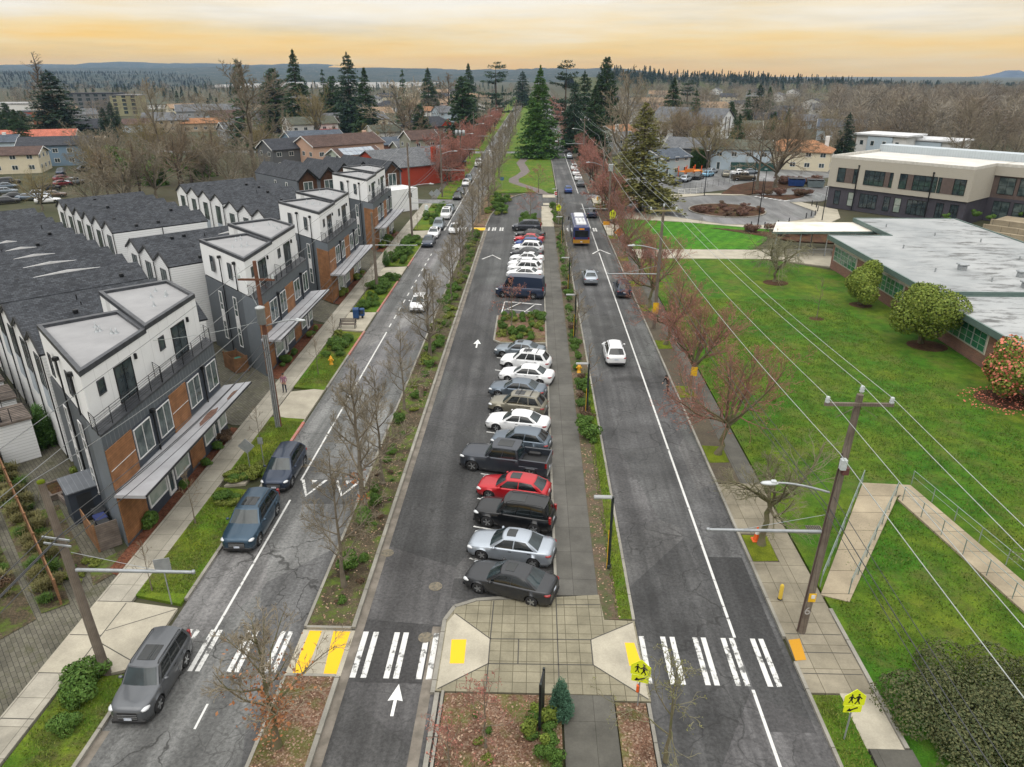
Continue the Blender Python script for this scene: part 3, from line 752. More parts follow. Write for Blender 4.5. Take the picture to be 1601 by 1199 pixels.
    def side(u, v_, sg, off=0):
        p = P4((xa, wb, za), (xd, wb, zd_), (xc, wt, zr), (xb, wt, zr), u, v_)
        bow = .03 * math.sin(math.pi * v_)
        zb_ = p[2] + .05 * math.sin(math.pi * u) * v_ * (1 if bed is None else .5)
        return (p[0], sg * (p[1] + bow + off), zb_ + off * .3)
    grid(b, ws, 8, 3, 0); grid(b, rs_, 8, 3, 0, flip=True); grid(b, roof, 8, 6, 0)
    for sg in (1, -1): grid(b, lambda u, v_: side(u, v_, sg), 10, 3, 0, flip=sg < 0)
    if bed is not None:
        for sg in (1, -1):
            b.box(-hl, xd - .01, sg * (hw - .09) - .07, sg * (hw - .09) + .07, bed - .02, zt)
        b.box(-hl, -hl + .09, -hw + .16, hw - .16, bed - .02, zt)
        b.box(-hl + .09, xd - .05, -hw + .17, hw - .17, bed + .004, bed + .02, 1)
        for sg in (1, -1): b.bevbox(-hl + .75, -hl + 1.65, sg * (hw - .3) - .13, sg * (hw - .3) + .13, bed, bed + .28, .08, 1)
    C = dict(body=b.mesh('body', [None, TRIMB]), parts=[], wheel=wheel, ax=ax, hw=hw)
    def part(nm, mb, mats, par=None, painted=False): C['parts'].append((nm, mb.mesh(nm, mats), par, painted))
    m = MB(); grid(m, lambda u, v_: ws(u, v_, .012), 8, 3, 0, .05, .95, .03, .93); part('windshield', m, GLASS_W)
    if sideglass or bed is not None:
        m = MB(); grid(m, lambda u, v_: rs_(u, v_, .012), 8, 3, 0, .07, .93, .10, .92, flip=True); part('rear_window', m, GLASS_C if not deckfall == .1 else GLASS_W)
    splits = ([(.07, .47), (.50, .93)] if doors == 2 else [(.08, .36), (.385, .66), (.685, .94)]) if sideglass else [(.04, .20)]
    for sg in (1, -1):
        for u0, u1 in splits:
            m = MB(); grid(m, lambda u, v_: side(u, v_, sg, .010), 6, 3, 0, u0, u1, .10, .90, flip=sg < 0); part('side_window', m, GLASS_C)
    # doors
    x1 = xa - .12
    nd_ = [(x1, x1 - (x1 - (xd + .35)) * .52), (x1 - (x1 - (xd + .35)) * .535, max(xd + .2, ax[1] + .1))] if doors >= 2 else [(x1, x1 - 1.0)]
    for sg in (1, -1):
        for (p, q) in nd_:
            m = MB(); vv = []
            N = 7
            for i in range(N):
                x = p + (q - p) * i / (N - 1); s_ = sect(x)
                pts = [s_[3], s_[4], s_[5]]
                lowz = max(.30, s_[2][1] + .03)
                pts = [(s_[2][0] + .008, lowz)] + pts
                for y, z in pts: vv.append((x, sg * (y + .009), max(z, lowz)))
            ff = []
            for i in range(N - 1):
                for j in range(3):
                    t_ = (i * 4 + j, i * 4 + j + 1, (i + 1) * 4 + j + 1, (i + 1) * 4 + j)
                    ff.append(t_ if sg > 0 else t_[::-1])
            m.add(vv, ff, 0, True); part('door', m, [None], None, True)
            xh = q + .14; s_ = sect(xh)
            m = MB(); m.obox((xh, sg * (s_[5][0] + .018), s_[5][1] - .06), (.09, 0, 0), (0, .014, 0), (0, 0, .016)); part('door_handle', m, TRIMB, len(C['parts']) - 1)
        m = MB(); m.ball((xa - .32, sg * (hw + .085), zh + .09), (.09, .12, .075), 0, 8, 5); part('side_mirror', m, [None], None, True)
        m = MB(); m.ball((hl - .27, sg * (hw - .23), zn - .13), (.25, .19, .095), 0, 10, 6); part('headlight', m, HEADL)
        if bed is None:
            m = MB()
            if hi_tail: m.bevbox(-hl - .012, -hl + .16, min(sg * (hw - .28), sg * (hw - .115)), max(sg * (hw - .28), sg * (hw - .115)), zd - .34, zd + .12, .04)
            else: m.ball((-hl + .20, sg * (hw - .22), zt - deckfall - .09), (.215, .20, .085), 0, 10, 6)
            part('taillight', m, TAILL)
        else:
            m = MB(); m.box(-hl - .015, -hl + .12, min(sg * (hw - .13), sg * (hw + .004)), max(sg * (hw - .13), sg * (hw + .004)), bed + .08, zt - .05); part('taillight', m, TAILL)
        if rails:
            m = MB(); m.tube([(xb - .1, sg * (wt - .06), zr + .03), (xb - .2, sg * (wt - .06), zr + .10), (xc + .2, sg * (wt - .06), zr + .10), (xc + .1, sg * (wt - .06), zr + .03)], .02, 5); part('roof_rail', m, TRIMB if rails == 1 else ALLOY)
    if rails == 2:
        for x in (xb - .55, xc + .5):
            m = MB(); m.box(x - .03, x + .03, -wt + .06, wt - .06, zr + .095, zr + .13); part('roof_bar', m, TRIMB)
    if sunroof:
        v0, v1 = (.14, .50) if bed is None else (.2, .75)
        m = MB(); grid(m, lambda u, v_: tuple(q + (.012 if i == 2 else 0) for i, q in enumerate(roof(u, v_))), 6, 4, 0, .20, .80, v0, v1); part('sunroof', m, GLASS_C)
    m = MB(); m.bevbox(hl - .06, hl + .012, -hw * .48, hw * .48, .40, zn - .16, .03); part('grille', m, TRIMB)
    m = MB(); m.box(-hl - .018, -hl + .02, -.17, .17, (.72 if bed is None else .55), (.84 if bed is None else .67)); part('licence_plate', m, PLATE)
    m = MB(); m.bevbox(-hl - .03, -hl + .1, -hw * .80, hw * .80, .28, .46, .03); part('rear_bumper', m, TRIMB if bed is None else ALLOY)
    m = MB(); m.bevbox(hl - .10, hl + .03, -hw * .80, hw * .80, .26, .42, .03); part('front_bumper', m, TRIMB)
    m = MB(); m.box(hl + .005, hl + .036, -.16, .16, .43, .54); part('front_plate', m, PLATE)
    gp_ = len(C['parts']) - 4
    m = MB()
    for k in range(3): m.box(hl + .008, hl + .022, -hw * .45, hw * .45, .50 + k * (zn - .72) / 3, .53 + k * (zn - .72) / 3)
    part('grille_bar', m, ALLOY, gp_)
    # compact version: everything in one mesh, for cars a few pixels long
    CARS[key] = C
car_kind('sedan', 4.85, 1.85, 1.46, 1.08, .30, -.98, -1.72, .80, .96, 1.05, 1.06, .33, wr=.64, sunroof=True)
car_kind('sedan_plain', 4.80, 1.84, 1.45, 1.06, .26, -.95, -1.70, .80, .95, 1.04, 1.05, .33, wr=.64)
car_kind('wagon', 4.65, 1.82, 1.47, 1.02, .30, -1.35, -2.05, .78, .96, 1.06, 1.04, .33, wr=.66, sunroof=True)
car_kind('suv', 4.65, 1.88, 1.70, 1.10, .42, -1.65, -2.12, .93, 1.08, 1.16, 1.10, .36, wr=.68, rails=1, doors=3, clad=True, deckfall=.12)
car_kind('suv_roof_bars', 4.62, 1.87, 1.70, 1.08, .38, -1.60, -2.08, .92, 1.06, 1.15, 1.10, .36, wr=.67, rails=2, doors=3, clad=True, deckfall=.12, sunroof=True)
car_kind('boxy_suv', 4.80, 1.90, 1.80, .92, .46, -1.95, -2.20, 1.02, 1.12, 1.18, 1.14, .38, wr=.74, rails=1, doors=3, deckfall=.08, sunroof=True, hi_tail=True)
car_kind('compact_suv', 4.42, 1.80, 1.72, .98, .48, -1.78, -2.02, 1.0, 1.10, 1.16, 1.12, .36, wr=.74, rails=1, doors=3, deckfall=.08, sunroof=True, hi_tail=True)
car_kind('large_suv', 4.95, 2.0, 1.77, 1.08, .44, -1.75, -2.25, .98, 1.12, 1.2, 1.14, .38, wr=.70, rails=1, doors=3, deckfall=.09, sunroof=True, hi_tail=True)
car_kind('hatchback', 4.30, 1.80, 1.52, 1.02, .32, -1.30, -1.88, .84, 1.0, 1.08, 1.02, .33, wr=.67, deckfall=.12)
car_kind('pickup', 6.15, 2.03, 1.97, 1.25, .72, -.98, -1.12, 1.18, 1.28, 1.32, 1.36, .42, (2.12, -1.95), .76, bed=.92, sunroof=True)
car_kind('minivan', 5.1, 1.98, 1.75, 1.45, .45, -1.95, -2.35, .92, 1.08, 1.14, 1.08, .35, wr=.74, doors=3, deckfall=.09, rails=1, hi_tail=True)
car_kind('cargo_van', 5.95, 2.05, 2.65, 2.05, 1.35, -2.75, -2.90, 1.12, 1.32, 1.45, 1.40, .36, (2.0, -1.75), .84, doors=1, sideglass=False, deckfall=.06, hi_tail=True)
def vehicle(key, x, y, hd, pt, label, cat='car', group='cars parked in angled bays', name='parked_car', level=2, z=.005):
    """hd: heading in degrees, 0 = +X."""
    C = CARS[key]
    r = thing(name, label, cat, (x, y, z), rad(hd), group)
    def put(nm, me, par, painted):
        o = link(nm, me, par)
        if painted:
            o.material_slots[0].link = 'OBJECT'; o.material_slots[0].material = P[pt]
        return o
    put('body', C['body'], r, True)
    done = {}
    for i, (nm, me, par, painted) in enumerate(C['parts']):
        if level < 2 and nm in ('door', 'door_handle', 'side_mirror', 'grille', 'licence_plate', 'rear_bumper', 'roof_rail', 'roof_bar', 'front_bumper', 'front_plate', 'grille_bar'): continue
        if level < 1 and nm not in ('windshield', 'rear_window', 'side_window'): continue
        done[i] = put(nm, me, done[par] if par is not None else r, painted)
    ty, ri = wheel_mesh(C['wheel'])
    for a in C['ax']:
        for sg in (1, -1):
            if level < 1 and sg * math.sin(rad(hd)) > .5: pass
            o = link('wheel', ty, r); o.location = (a, sg * (C['hw'] - .125), C['wheel'])
            if sg < 0: o.rotation_euler = (0, 0, math.pi)
            if level > 0: link('rim', ri, o)
    return r
# --- angled bays, near to far
A0 = 166
lot_cars = [
    ('sedan', -1.0, 30.35, 161, 'charcoal', 'dark grey sedan with sunroof, in the bay nearest the concrete plaza'),
    ('sedan', -1.05, 33.35, 167, 'silver', 'silver sedan with dark sunroof between a dark grey sedan and a black SUV'),
    ('boxy_suv', -.95, 36.5, 166, 'black', 'boxy black SUV parked between the silver sedan and the red car'),
    ('wagon', -1.1, 39.55, 166, 'red', 'bright red car with dark sunroof, parked beside the grey pickup'),
    ('pickup', -1.75, 43.0, 167, 'gunmetal', 'dark grey crew cab pickup truck with open bed sticking out of its bay'),
    ('hatchback', -.75, 46.0, 166, 'slate', 'grey blue hatchback half hidden behind the dark pickup truck'),
    ('sedan_plain', -1.05, 49.0, 166, 'white', 'white sedan parked between a grey blue hatchback and a tan SUV'),
    ('suv_roof_bars', -1.1, 52.0, 166, 'tan', 'tan SUV with two roof bars and dark glass roof'),
    ('sedan_plain', -1.2, 55.2, 166, 'slate', 'slate grey sedan parked just beyond the tan SUV'),
    ('sedan_plain', -.5, 58.4, 166, 'white', 'white sedan parked between a slate grey sedan and a white SUV'),
    ('suv_roof_bars', -.6, 61.5, 166, 'white', 'white SUV with roof bars, second bay before the planted island'),
    ('sedan', -1.2, 64.5, 166, 'steel', 'blue grey sedan in the bay right against the planted island')]
for c in lot_cars: vehicle(*c)
vehicle('cargo_van', -1.55, 84.6, 169, 'vanblue', 'tall dark blue cargo van parked beyond the planted island', 'van', None, 'cargo_van')
far_lot = [
    ('sedan_plain', -1.2, 93.2, 'white', 'white sedan mostly hidden directly behind the tall blue van'),
    ('suv', -1.2, 95.9, 'white', 'white SUV second behind the tall blue van'),
    ('sedan_plain', -1.2, 98.7, 'white', 'white sedan third behind the tall blue van'),
    ('sedan', -1.0, 101.9, 'white', 'white sedan parked nearest to the dark sedan in the far bays'),
    ('sedan', -1.0, 105.0, 'charcoal', 'dark grey sedan with a white sedan on each side in the far bays'),
    ('suv', -.9, 108.4, 'white', 'white SUV parked between a dark grey sedan and a navy car'),
    ('hatchback', -.9, 111.7, 'blue', 'navy blue hatchback parked in front of the red car in the far bays'),
    ('sedan_plain', -.8, 115.0, 'red', 'red car showing its roof between a navy hatchback and a black sedan'),
    ('sedan', -.6, 118.5, 'black', 'black sedan parked just before the dark grey minivan')]
for k, x, y, pt, lb in far_lot: vehicle(k, x, y, 166, pt, lb, level=1)
vehicle('minivan', -1.3, 125.2, 178, 'gunmetal', 'dark grey minivan parked across the far crosswalk at the end of the bays', 'minivan', name='minivan', level=1)
# --- left road: parked by the kerb facing the camera
gl = 'cars parked along the left kerb'
vehicle('compact_suv', -16.55, 23.4, 270, 'escape', 'grey SUV parked at the left kerb by the near crosswalk', 'SUV', gl)
vehicle('large_suv', -16.55, 35.4, 270, 'petrol', 'dark blue SUV with silver grille, parked nearest to the chevron marking', 'SUV', gl)
vehicle('suv', -16.6, 41.6, 270, 'midnight', 'navy SUV parked close behind the dark blue SUV beside the chevron marking', 'SUV', gl)
for k, x, y, pt, lb, lv in [
    ('sedan_plain', -16.7, 112.8, 'midnight', 'navy sedan nearest in the kerb row before the far crosswalk, left road', 1),
    ('sedan', -16.7, 119.3, 'white', 'white sedan parked between a navy sedan and a grey SUV on the left road', 1),
    ('suv', -16.7, 126.0, 'steel', 'grey SUV parked over the far crosswalk at the left kerb', 1),
    ('boxy_suv', -16.6, 136.2, 'white', 'boxy white off roader with roof rack parked at the left kerb', 1),
    ('sedan_plain', -16.7, 142.5, 'steel', 'grey sedan parked close behind the boxy white off roader', 1),
    ('sedan', -16.7, 158.6, 'black', 'black sedan parked just past the side street on the left road', 1),
    ('sedan_plain', -16.7, 165.0, 'charcoal', 'charcoal sedan parked behind the black sedan on the left road', 1),
    ('sedan_plain', -16.7, 179.3, 'white', 'white sedan parked beside the red trees on the left road', 0),
    ('suv', -16.7, 186.0, 'steel', 'grey SUV parked behind the white sedan beside the red trees', 0),
    ('pickup', -16.6, 219.0, 'white', 'white pickup truck parked at the left kerb near the cross street', 0),
    ('sedan_plain', -16.7, 227.5, 'charcoal', 'dark sedan parked behind the white pickup near the cross street', 0)]:
    vehicle(k, x, y, 270, pt, lb, group=gl, level=lv)
vehicle('hatchback', -13.2, 79.5, 270, 'white', 'white car driving towards the camera past the bench on the left road', group=None, name='car', level=2)
vehicle('sedan_plain', -13.6, 123.0, 270, 'white', 'white car driving over the far crosswalk on the left road', group=None, name='car', level=1)
vehicle('sedan_plain', -15.2, 385, 270, 'white', 'white car alone far up the left road', group=None, name='car', level=0)
# --- right road
vehicle('suv', 7.75, 64.1, 90, 'white', 'white SUV with dark rear window driving away on the right road', 'SUV', None, 'car')
vehicle('sedan', 7.4, 91.9, 90, 'silver', 'silver sedan driving away behind the bus', group=None, name='car')
vehicle('suv', 11.0, 86.2, 90, 'midnight', 'dark navy SUV at the right kerb beside the tree with a moss pad', 'SUV', None, 'parked_car')
vehicle('suv', 10.9, 138.5, 90, 'navy', 'navy SUV parked at the right kerb beyond the bus', 'SUV', None, 'parked_car', 1)
vehicle('hatchback', 7.7, 168.5, 90, 'blue', 'bright blue hatchback driving on the right road', group=None, name='car', level=1)
for k, y, pt, lb in [('sedan', 178.6, 'escape', 'grey sedan at the near end of the kerb row on the right road'), ('sedan_plain', 189, 'white', 'white sedan second in the right kerb row behind a grey sedan'),
                     ('sedan_plain', 199, 'white', 'white sedan third in the right kerb row'), ('suv', 210.5, 'white', 'white SUV at the far end of the right kerb row'), ('suv', 241, 'silver', 'silver SUV parked alone before the red truck')]:
    vehicle(k, 11.05, y, 90, pt, lb, group='cars parked along the right kerb', level=0)
# --- trolleybus
def bus():
    r = thing('city_bus', 'blue and gold city bus with white roof equipment driving away on the right road', 'bus', (7.45, 112.6, .005))
    b = MB(); b.bevbox(-1.28, 1.28, 0, 12.2, .38, 3.05, .12, 0); b.box(-1.29, 1.29, .3, 12.0, .38, .95, 2); b.box(-1.31, 1.31, -.012, .25, .45, 1.05, 1)
    b.build('body', [P['busblue'], P['busgold'], TRIMB], r)
    m = MB(); m.box(-1.05, 1.05, -.02, .02, 1.45, 2.45); m.build('rear_window', GLASS_C, r)
    m = MB(); m.box(-.42, .42, -.035, .0, 2.58, 2.82); m.build('route_sign', M('route_sign_amber', (.75, .28, .03), None, 8, .5), r)
    for sg in (1, -1):
        for k in range(5):
            m = MB(); m.box(min(sg * 1.275, sg * 1.295), max(sg * 1.275, sg * 1.295), .9 + 2.2 * k, 2.9 + 2.2 * k, 1.55, 2.55); m.build('side_window', GLASS_C, r)
        m = MB(); m.box(min(sg * 1.0, sg * 1.25), max(sg * 1.0, sg * 1.25), -.03, .02, 1.1, 1.4); m.build('taillight', TAILL, r)
        for y in (2.6, 9.6):
            o = link('wheel', wheel_mesh(.48)[0], r); o.location = (sg * 1.15, y, .48); o.rotation_euler = (0, 0, -sg * math.pi / 2)
            link('rim', wheel_mesh(.48)[1], o)
        m = MB(); m.box(sg * 1.5 - .12, sg * 1.5 + .12, 11.9, 12.0, 1.9, 2.5); m.build('side_mirror', TRIMB, r)
    m = MB(); m.bevbox(-1.0, 1.0, .6, 11.6, 3.05, 3.16, .1); m.build('roof', P['busblue'], r)
    for y0, y1, h in ((1.0, 3.6, 3.42), (4.6, 6.2, 3.34), (7.6, 10.6, 3.40)):
        m = MB(); m.bevbox(-.78, .78, y0, y1, 3.155, h, .08); m.build('roof_unit', P['buswhite'], r)
    for sg in (1, -1):
        m = MB(); m.tube([(sg * .3, 7.0, 3.4), (sg * .32, .5, 3.75)], .04, 5); m.build('trolley_pole', ALLOY, r)
    m = MB(); m.box(-.16, .16, -.03, 0, .62, .78); m.build('licence_plate', PLATE, r)
bus()
def truck():
    r = thing('box_truck', 'red truck with boxy body driving far up the right road', 'truck', (7.6, 283, .005))
    b = MB(); b.bevbox(-1.25, 1.25, 0, 5.6, .7, 3.1, .06, 0); b.build('cargo_box', [P['maroon']], r)
    b = MB(); b.bevbox(-1.1, 1.1, 5.7, 7.6, .6, 2.6, .2, 0); b.build('cab', [P['red']], r)
    b = MB(); b.box(-1.0, 1.0, -.02, .01, .75, 1.25); b.build('rear_bumper', ALLOY, r)
    b = MB(); b.box(-.9, .9, -.02, .01, 1.5, 2.8); b.build('rear_door', P['white'], r)
    for sg in (1, -1):
        for y in (1.4, 6.4):
            o = link('wheel', wheel_mesh(.48)[0], r); o.location = (sg * 1.1, y, .48); o.rotation_euler = (0, 0, -sg * math.pi / 2)
truck()
# --- car parks: left behind the gabled rows, right by the drive
def park(px, py, key, pt, hd, label, grp):
    x, y = G(px, py)
    vehicle(key, x, y, hd, pt, label, group=grp, level=0, z=.01)
gp = 'cars in the gravel car park at the left edge'
for px, py, k, pt, hd, lb in [(12, 318, 'sedan', 'charcoal', 40, 'dark car half cut off by the left edge of the gravel car park'), (25, 311, 'sedan_plain', 'black', 40, 'black car in the left row, in front of the bare olive tree'), (10, 303, 'sedan', 'steel', 40, 'grey car deeper in the left row of the gravel car park'),
                              (12, 295, 'sedan_plain', 'slate', 40, 'slate car in the middle of the left row of the gravel car park'), (16, 288, 'suv', 'charcoal', 40, 'charcoal SUV at the far end of the left row of the gravel car park'),
                              (46, 313, 'sedan', 'slate', 15, 'blue grey car parked under the bare olive tree trunks'), (66, 309, 'suv', 'silver', 20, 'silver SUV parked right of the bare olive tree trunk'), (76, 317, 'sedan_plain', 'white', 25, 'white car nearest the dark shingle roof in the gravel car park'), (86, 308, 'sedan', 'brown', 25, 'brown car beside the white car near the shingle roof'),
                              (79, 298, 'suv', 'charcoal', 60, 'charcoal SUV in the middle row of the gravel car park'), (97, 291, 'sedan', 'maroon', 60, 'dark red car in the middle row of the gravel car park'), (98, 283, 'hatchback', 'maroon', 60, 'dark red hatchback behind another dark red car'), (118, 288, 'suv', 'silver', 70, 'silver SUV at the right of the gravel car park'),
                              (96, 273, 'suv', 'midnight', 290, 'navy SUV standing by the far fence of the gravel car park'), (130, 268, 'suv', 'black', 240, 'black SUV under the trees behind the gravel car park')]:
    park(px, py, k, pt, hd, lb, gp)
gr_ = 'cars in the small car park beyond the turning circle'
for px, py, k, pt, hd, lb in [(1059, 287, 'sedan', 'navy', 60, 'navy car beside the orange play equipment'), (1072, 284, 'suv', 'silver', 60, 'silver SUV next to the navy car in the small car park'), (1083, 280, 'sedan_plain', 'black', 60, 'black car between two pale cars in the small car park'), (1092, 280, 'sedan', 'black', 60, 'second black car beside the pale blue car'),
                              (1107, 276, 'hatchback', 'sky', 50, 'pale blue car in the small car park'), (1112, 271, 'sedan_plain', 'silver', 50, 'silver car behind the pale blue car'), (1134, 276, 'suv', 'tan', 80, 'tan SUV alone in the middle of the small car park'), (1156, 273, 'sedan', 'white', 20, 'white car by the green fence of the small car park'),
                              (1162, 282, 'pickup', 'bronze', 5, 'bronze pickup truck nearest the lawn in the small car park'), (1172, 272, 'sedan', 'steel', 20, 'grey car at the right end of the small car park')]:
    park(px, py, k, pt, hd, lb, gr_)
for px, py, k, pt, hd, lb in [(620, 239, 'suv', 'white', 100, 'white SUV parked beside the red building'), (645, 243, 'sedan', 'blue', 20, 'bright blue car in front of the sage green house'), (648, 277, 'suv', 'brown', 20, 'brown SUV parked below the red wall'), (618, 232, 'sedan', 'blue', 20, 'blue car under the low roofed house')]:
    x, y = G(px, py)
    vehicle(k, x, y, hd, pt, lb, group=None, level=0, z=.01)
# ------------------------------------------------------------------ building materials
def stripes(name, c, axis, period, dark=.55, width=.08, rough=.6, bump=.4, var=.12, metal=0, coord='Object', noise_sc=1.2, c2=None):
    m, t, b = newmat(name)
    vec = coordnode(t, coord)
    sp = nd(t, 'ShaderNodeSeparateXYZ'); t.links.new(vec, sp.inputs[0])
    if axis == 'h': src = mathn(t, 'ADD', sp.outputs['X'], sp.outputs['Y'])
    elif axis == 'd': src = mathn(t, 'ADD', mathn(t, 'MULTIPLY', sp.outputs['X'], .7), sp.outputs['Y'])
    else: src = sp.outputs['XYZ'.index(axis)]
    fr = mathn(t, 'FRACT', mathn(t, 'DIVIDE', src, period))
    line = mathn(t, 'LESS_THAN', fr, width)
    cell = nd(t, 'ShaderNodeTexWhiteNoise', noise_dimensions='1D')
    t.links.new(mathn(t, 'FLOOR', mathn(t, 'DIVIDE', src, period)), cell.inputs['W'])
    f = noise(t, vec, noise_sc, 5, .65)
    base = mixc(t, rampv(t, f, .35, .65), tuple(q * (1 - var) for q in c), c2 or tuple(q * (1 + var) for q in c))
    base = mixc(t, mathn(t, 'MULTIPLY', cell.outputs['Value'], var * 2), base, mixc(t, 1.0, base, (.7, .7, .7), 'MULTIPLY'))
    t.links.new(mixc(t, line, base, mixc(t, 1.0, base, (dark,) * 3, 'MULTIPLY')), b.inputs['Base Color'])
    b.inputs['Roughness'].default_value = rough; b.inputs['Metallic'].default_value = metal
    if bump: bumpn(t, b, mathn(t, 'SUBTRACT', 1.0, line), bump, .03)
    return m
def shingle(name, c, var=.25, rows=.14, coord='Object'):
    m, t, b = newmat(name)
    vec = coordnode(t, coord)
    br = nd(t, 'ShaderNodeTexBrick', i_Scale=1, i_Mortar_Size=.012, i_Brick_Width=.33, i_Row_Height=.16)
    br.inputs['Color1'].default_value = (*[q * (1 + var * 1.8) for q in c], 1); br.inputs['Color2'].default_value = (*[q * (1 - var) for q in c], 1); br.inputs['Mortar'].default_value = (*[q * .45 for q in c], 1)
    t.links.new(vec, br.inputs['Vector'])
    f = noise(t, vec, .6, 6, .7); g_ = noise(t, vec, 7, 3, .7)
    col = mixc(t, rampv(t, f, .35, .65), mixc(t, 1.0, br.outputs['Color'], (.78, .78, .8), 'MULTIPLY'), mixc(t, 1.0, br.outputs['Color'], (1.2, 1.2, 1.2), 'MULTIPLY'))
    col = mixc(t, rampv(t, g_, .3, .7), mixc(t, 1.0, col, (.72, .72, .74), 'MULTIPLY'), mixc(t, 1.0, col, (1.25, 1.25, 1.25), 'MULTIPLY'))
    t.links.new(col, b.inputs['Base Color'])
    b.inputs['Roughness'].default_value = .9
    return m
WHITE = M('white_panel', (.76, .77, .77), (.70, .71, .71), .8, .6, fine=0)
WHITEV = stripes('white_batten_panel', (.76, .77, .77), 'h', 1.22, .78, .03, .6, .2, .02)
WHITELAP = stripes('white_lap_siding', (.74, .75, .75), 'Z', .22, .70, .14, .6, .3, .02)
RIB = stripes('grey_ribbed_metal', (.115, .130, .145), 'h', .40, 1.55, .13, .5, .8, .05, .3)
NAVYW = M('navy_fibre_panel', (.040, .048, .064), (.032, .04, .054), 1.5, .6)
WOOD = stripes('brown_wood_plank', (.29, .135, .060), 'Z', .15, .5, .10, .6, .3, .28, c2=(.345, .165, .075))
SHING = shingle('charcoal_shingle', (.048, .052, .058))
TPO = M('roof_membrane', (.30, .30, .305), (.235, .235, .24), .5, .75, lo=.3, hi=.7)
CAPM = M('dark_parapet_cap', (.045, .048, .055), (.075, .08, .09), 2, .4, .4)
CANOPYM = M('canopy_membrane', (.36, .365, .385), (.30, .30, .315), .7, .7)
BLACKM = M('black_metal', (.018, .019, .021), None, 4, .45, .4)
WFRAME = M('white_window_frame', (.72, .72, .72), None, 4, .5)
GLASS_B = glassmat('house_glass', (.032, .050, .052), .05, (.10, .13, .125))
GLASS_DK = glassmat('dark_glass', (.018, .028, .034), .05, (.05, .07, .075))
GLASS_BL = glassmat('glass_with_blind', (.22, .27, .24), .15, (.32, .36, .32))
GALV = M('galvanised_steel', (.38, .40, .41), (.30, .32, .33), 4, .5, .5)
CEDAR = stripes('cedar_board', (.235, .125, .065), 'Z', .14, .5, .08, .8, .3, .3)
CEDARH = stripes('weathered_board', (.17, .14, .12), 'Z', .14, .5, .08, .85, .3, .3)
BLUEWIN = M('blue_grey_panel', (.36, .41, .46), None, 3, .6)
def V3(*a): return np.array(a, float)
def window(par, name, o, u, n, w_, h_, cols=2, rows=1, fm=None, gm=None, fr=.07, dep=.05, pane=True, sill=False):
    """o: lower-left corner on the wall, u: unit along wall, n: outward normal, world z up."""
    o, u, n = V3(*o), V3(*u), V3(*n); z = V3(0, 0, 1)
    f = MB()
    def bar(a0, a1, b0, b1, d0=0, d1=dep):
        c = o + u * (a0 + a1) / 2 + z * (b0 + b1) / 2 + n * (d0 + d1) / 2
        f.obox(c, u * (a1 - a0) / 2, n * (d1 - d0) / 2, z * (b1 - b0) / 2)
    bar(0, w_, 0, fr); bar(0, w_, h_ - fr, h_); bar(0, fr, fr, h_ - fr); bar(w_ - fr, w_, fr, h_ - fr)
    for i in range(1, cols): x = w_ * i / cols; bar(x - fr * .4, x + fr * .4, fr, h_ - fr, 0, dep * .9)
    for i in range(1, rows): x = h_ * i / rows; bar(fr, w_ - fr, x - fr * .35, x + fr * .35, 0, dep * .8)
    if pane == 'one':
        f.obox(o + u * w_ / 2 + z * h_ / 2 + n * .012, u * (w_ / 2 - .01), n * .01, z * (h_ / 2 - .01), 1)
        return f.build(name, [fm or WFRAME, gm or GLASS_B], par)
    fo = f.build(name, fm or WFRAME, par)
    if pane:
        p = MB(); p.obox(o + u * w_ / 2 + z * h_ / 2 + n * .012, u * (w_ / 2 - .01), n * .01, z * (h_ / 2 - .01))
        p.build('pane', gm or GLASS_B, fo)
    return fo
def spout(par, x, y, z0, z1, r=.05, m=None):
    b = MB(); b.tube([(x, y, z0), (x, y, z1)], r, 6); b.bevbox(x - .14, x + .14, y - .14, y + .14, z1, z1 + .24, .03)
    return b.build('downspout', m or BLACKM, par)
def rail(par, pts, h=1.0, bars=6, post=1.4, m=None, name='railing', r=.022):
    b = MB()
    for a, c in zip(pts[:-1], pts[1:]):
        a, c = V3(*a), V3(*c); L = np.linalg.norm(c - a); k = max(1, round(L / post))
        for i in range(k + 1): q = a + (c - a) * i / k; b.tube([q, q + V3(0, 0, h)], r * 1.2, 4)
        for i in range(bars): z = V3(0, 0, h * (1 - i / (bars + .3))); b.tube([a + z, c + z], r if i == 0 else r * .6, 4)
    return b.build(name, m or BLACKM, par)
S2 = math.sqrt(.5)
def ppoly(p0, Lf):
    """street side, then 45 degrees back, as in plan: front edge p0 -> p0+(0,Lf)."""
    x, y = p0
    return [(x, y), (x, y + Lf), (x - 3.7, y + Lf + 3.7), (x - 7.15, y + 7.15 + .35)]
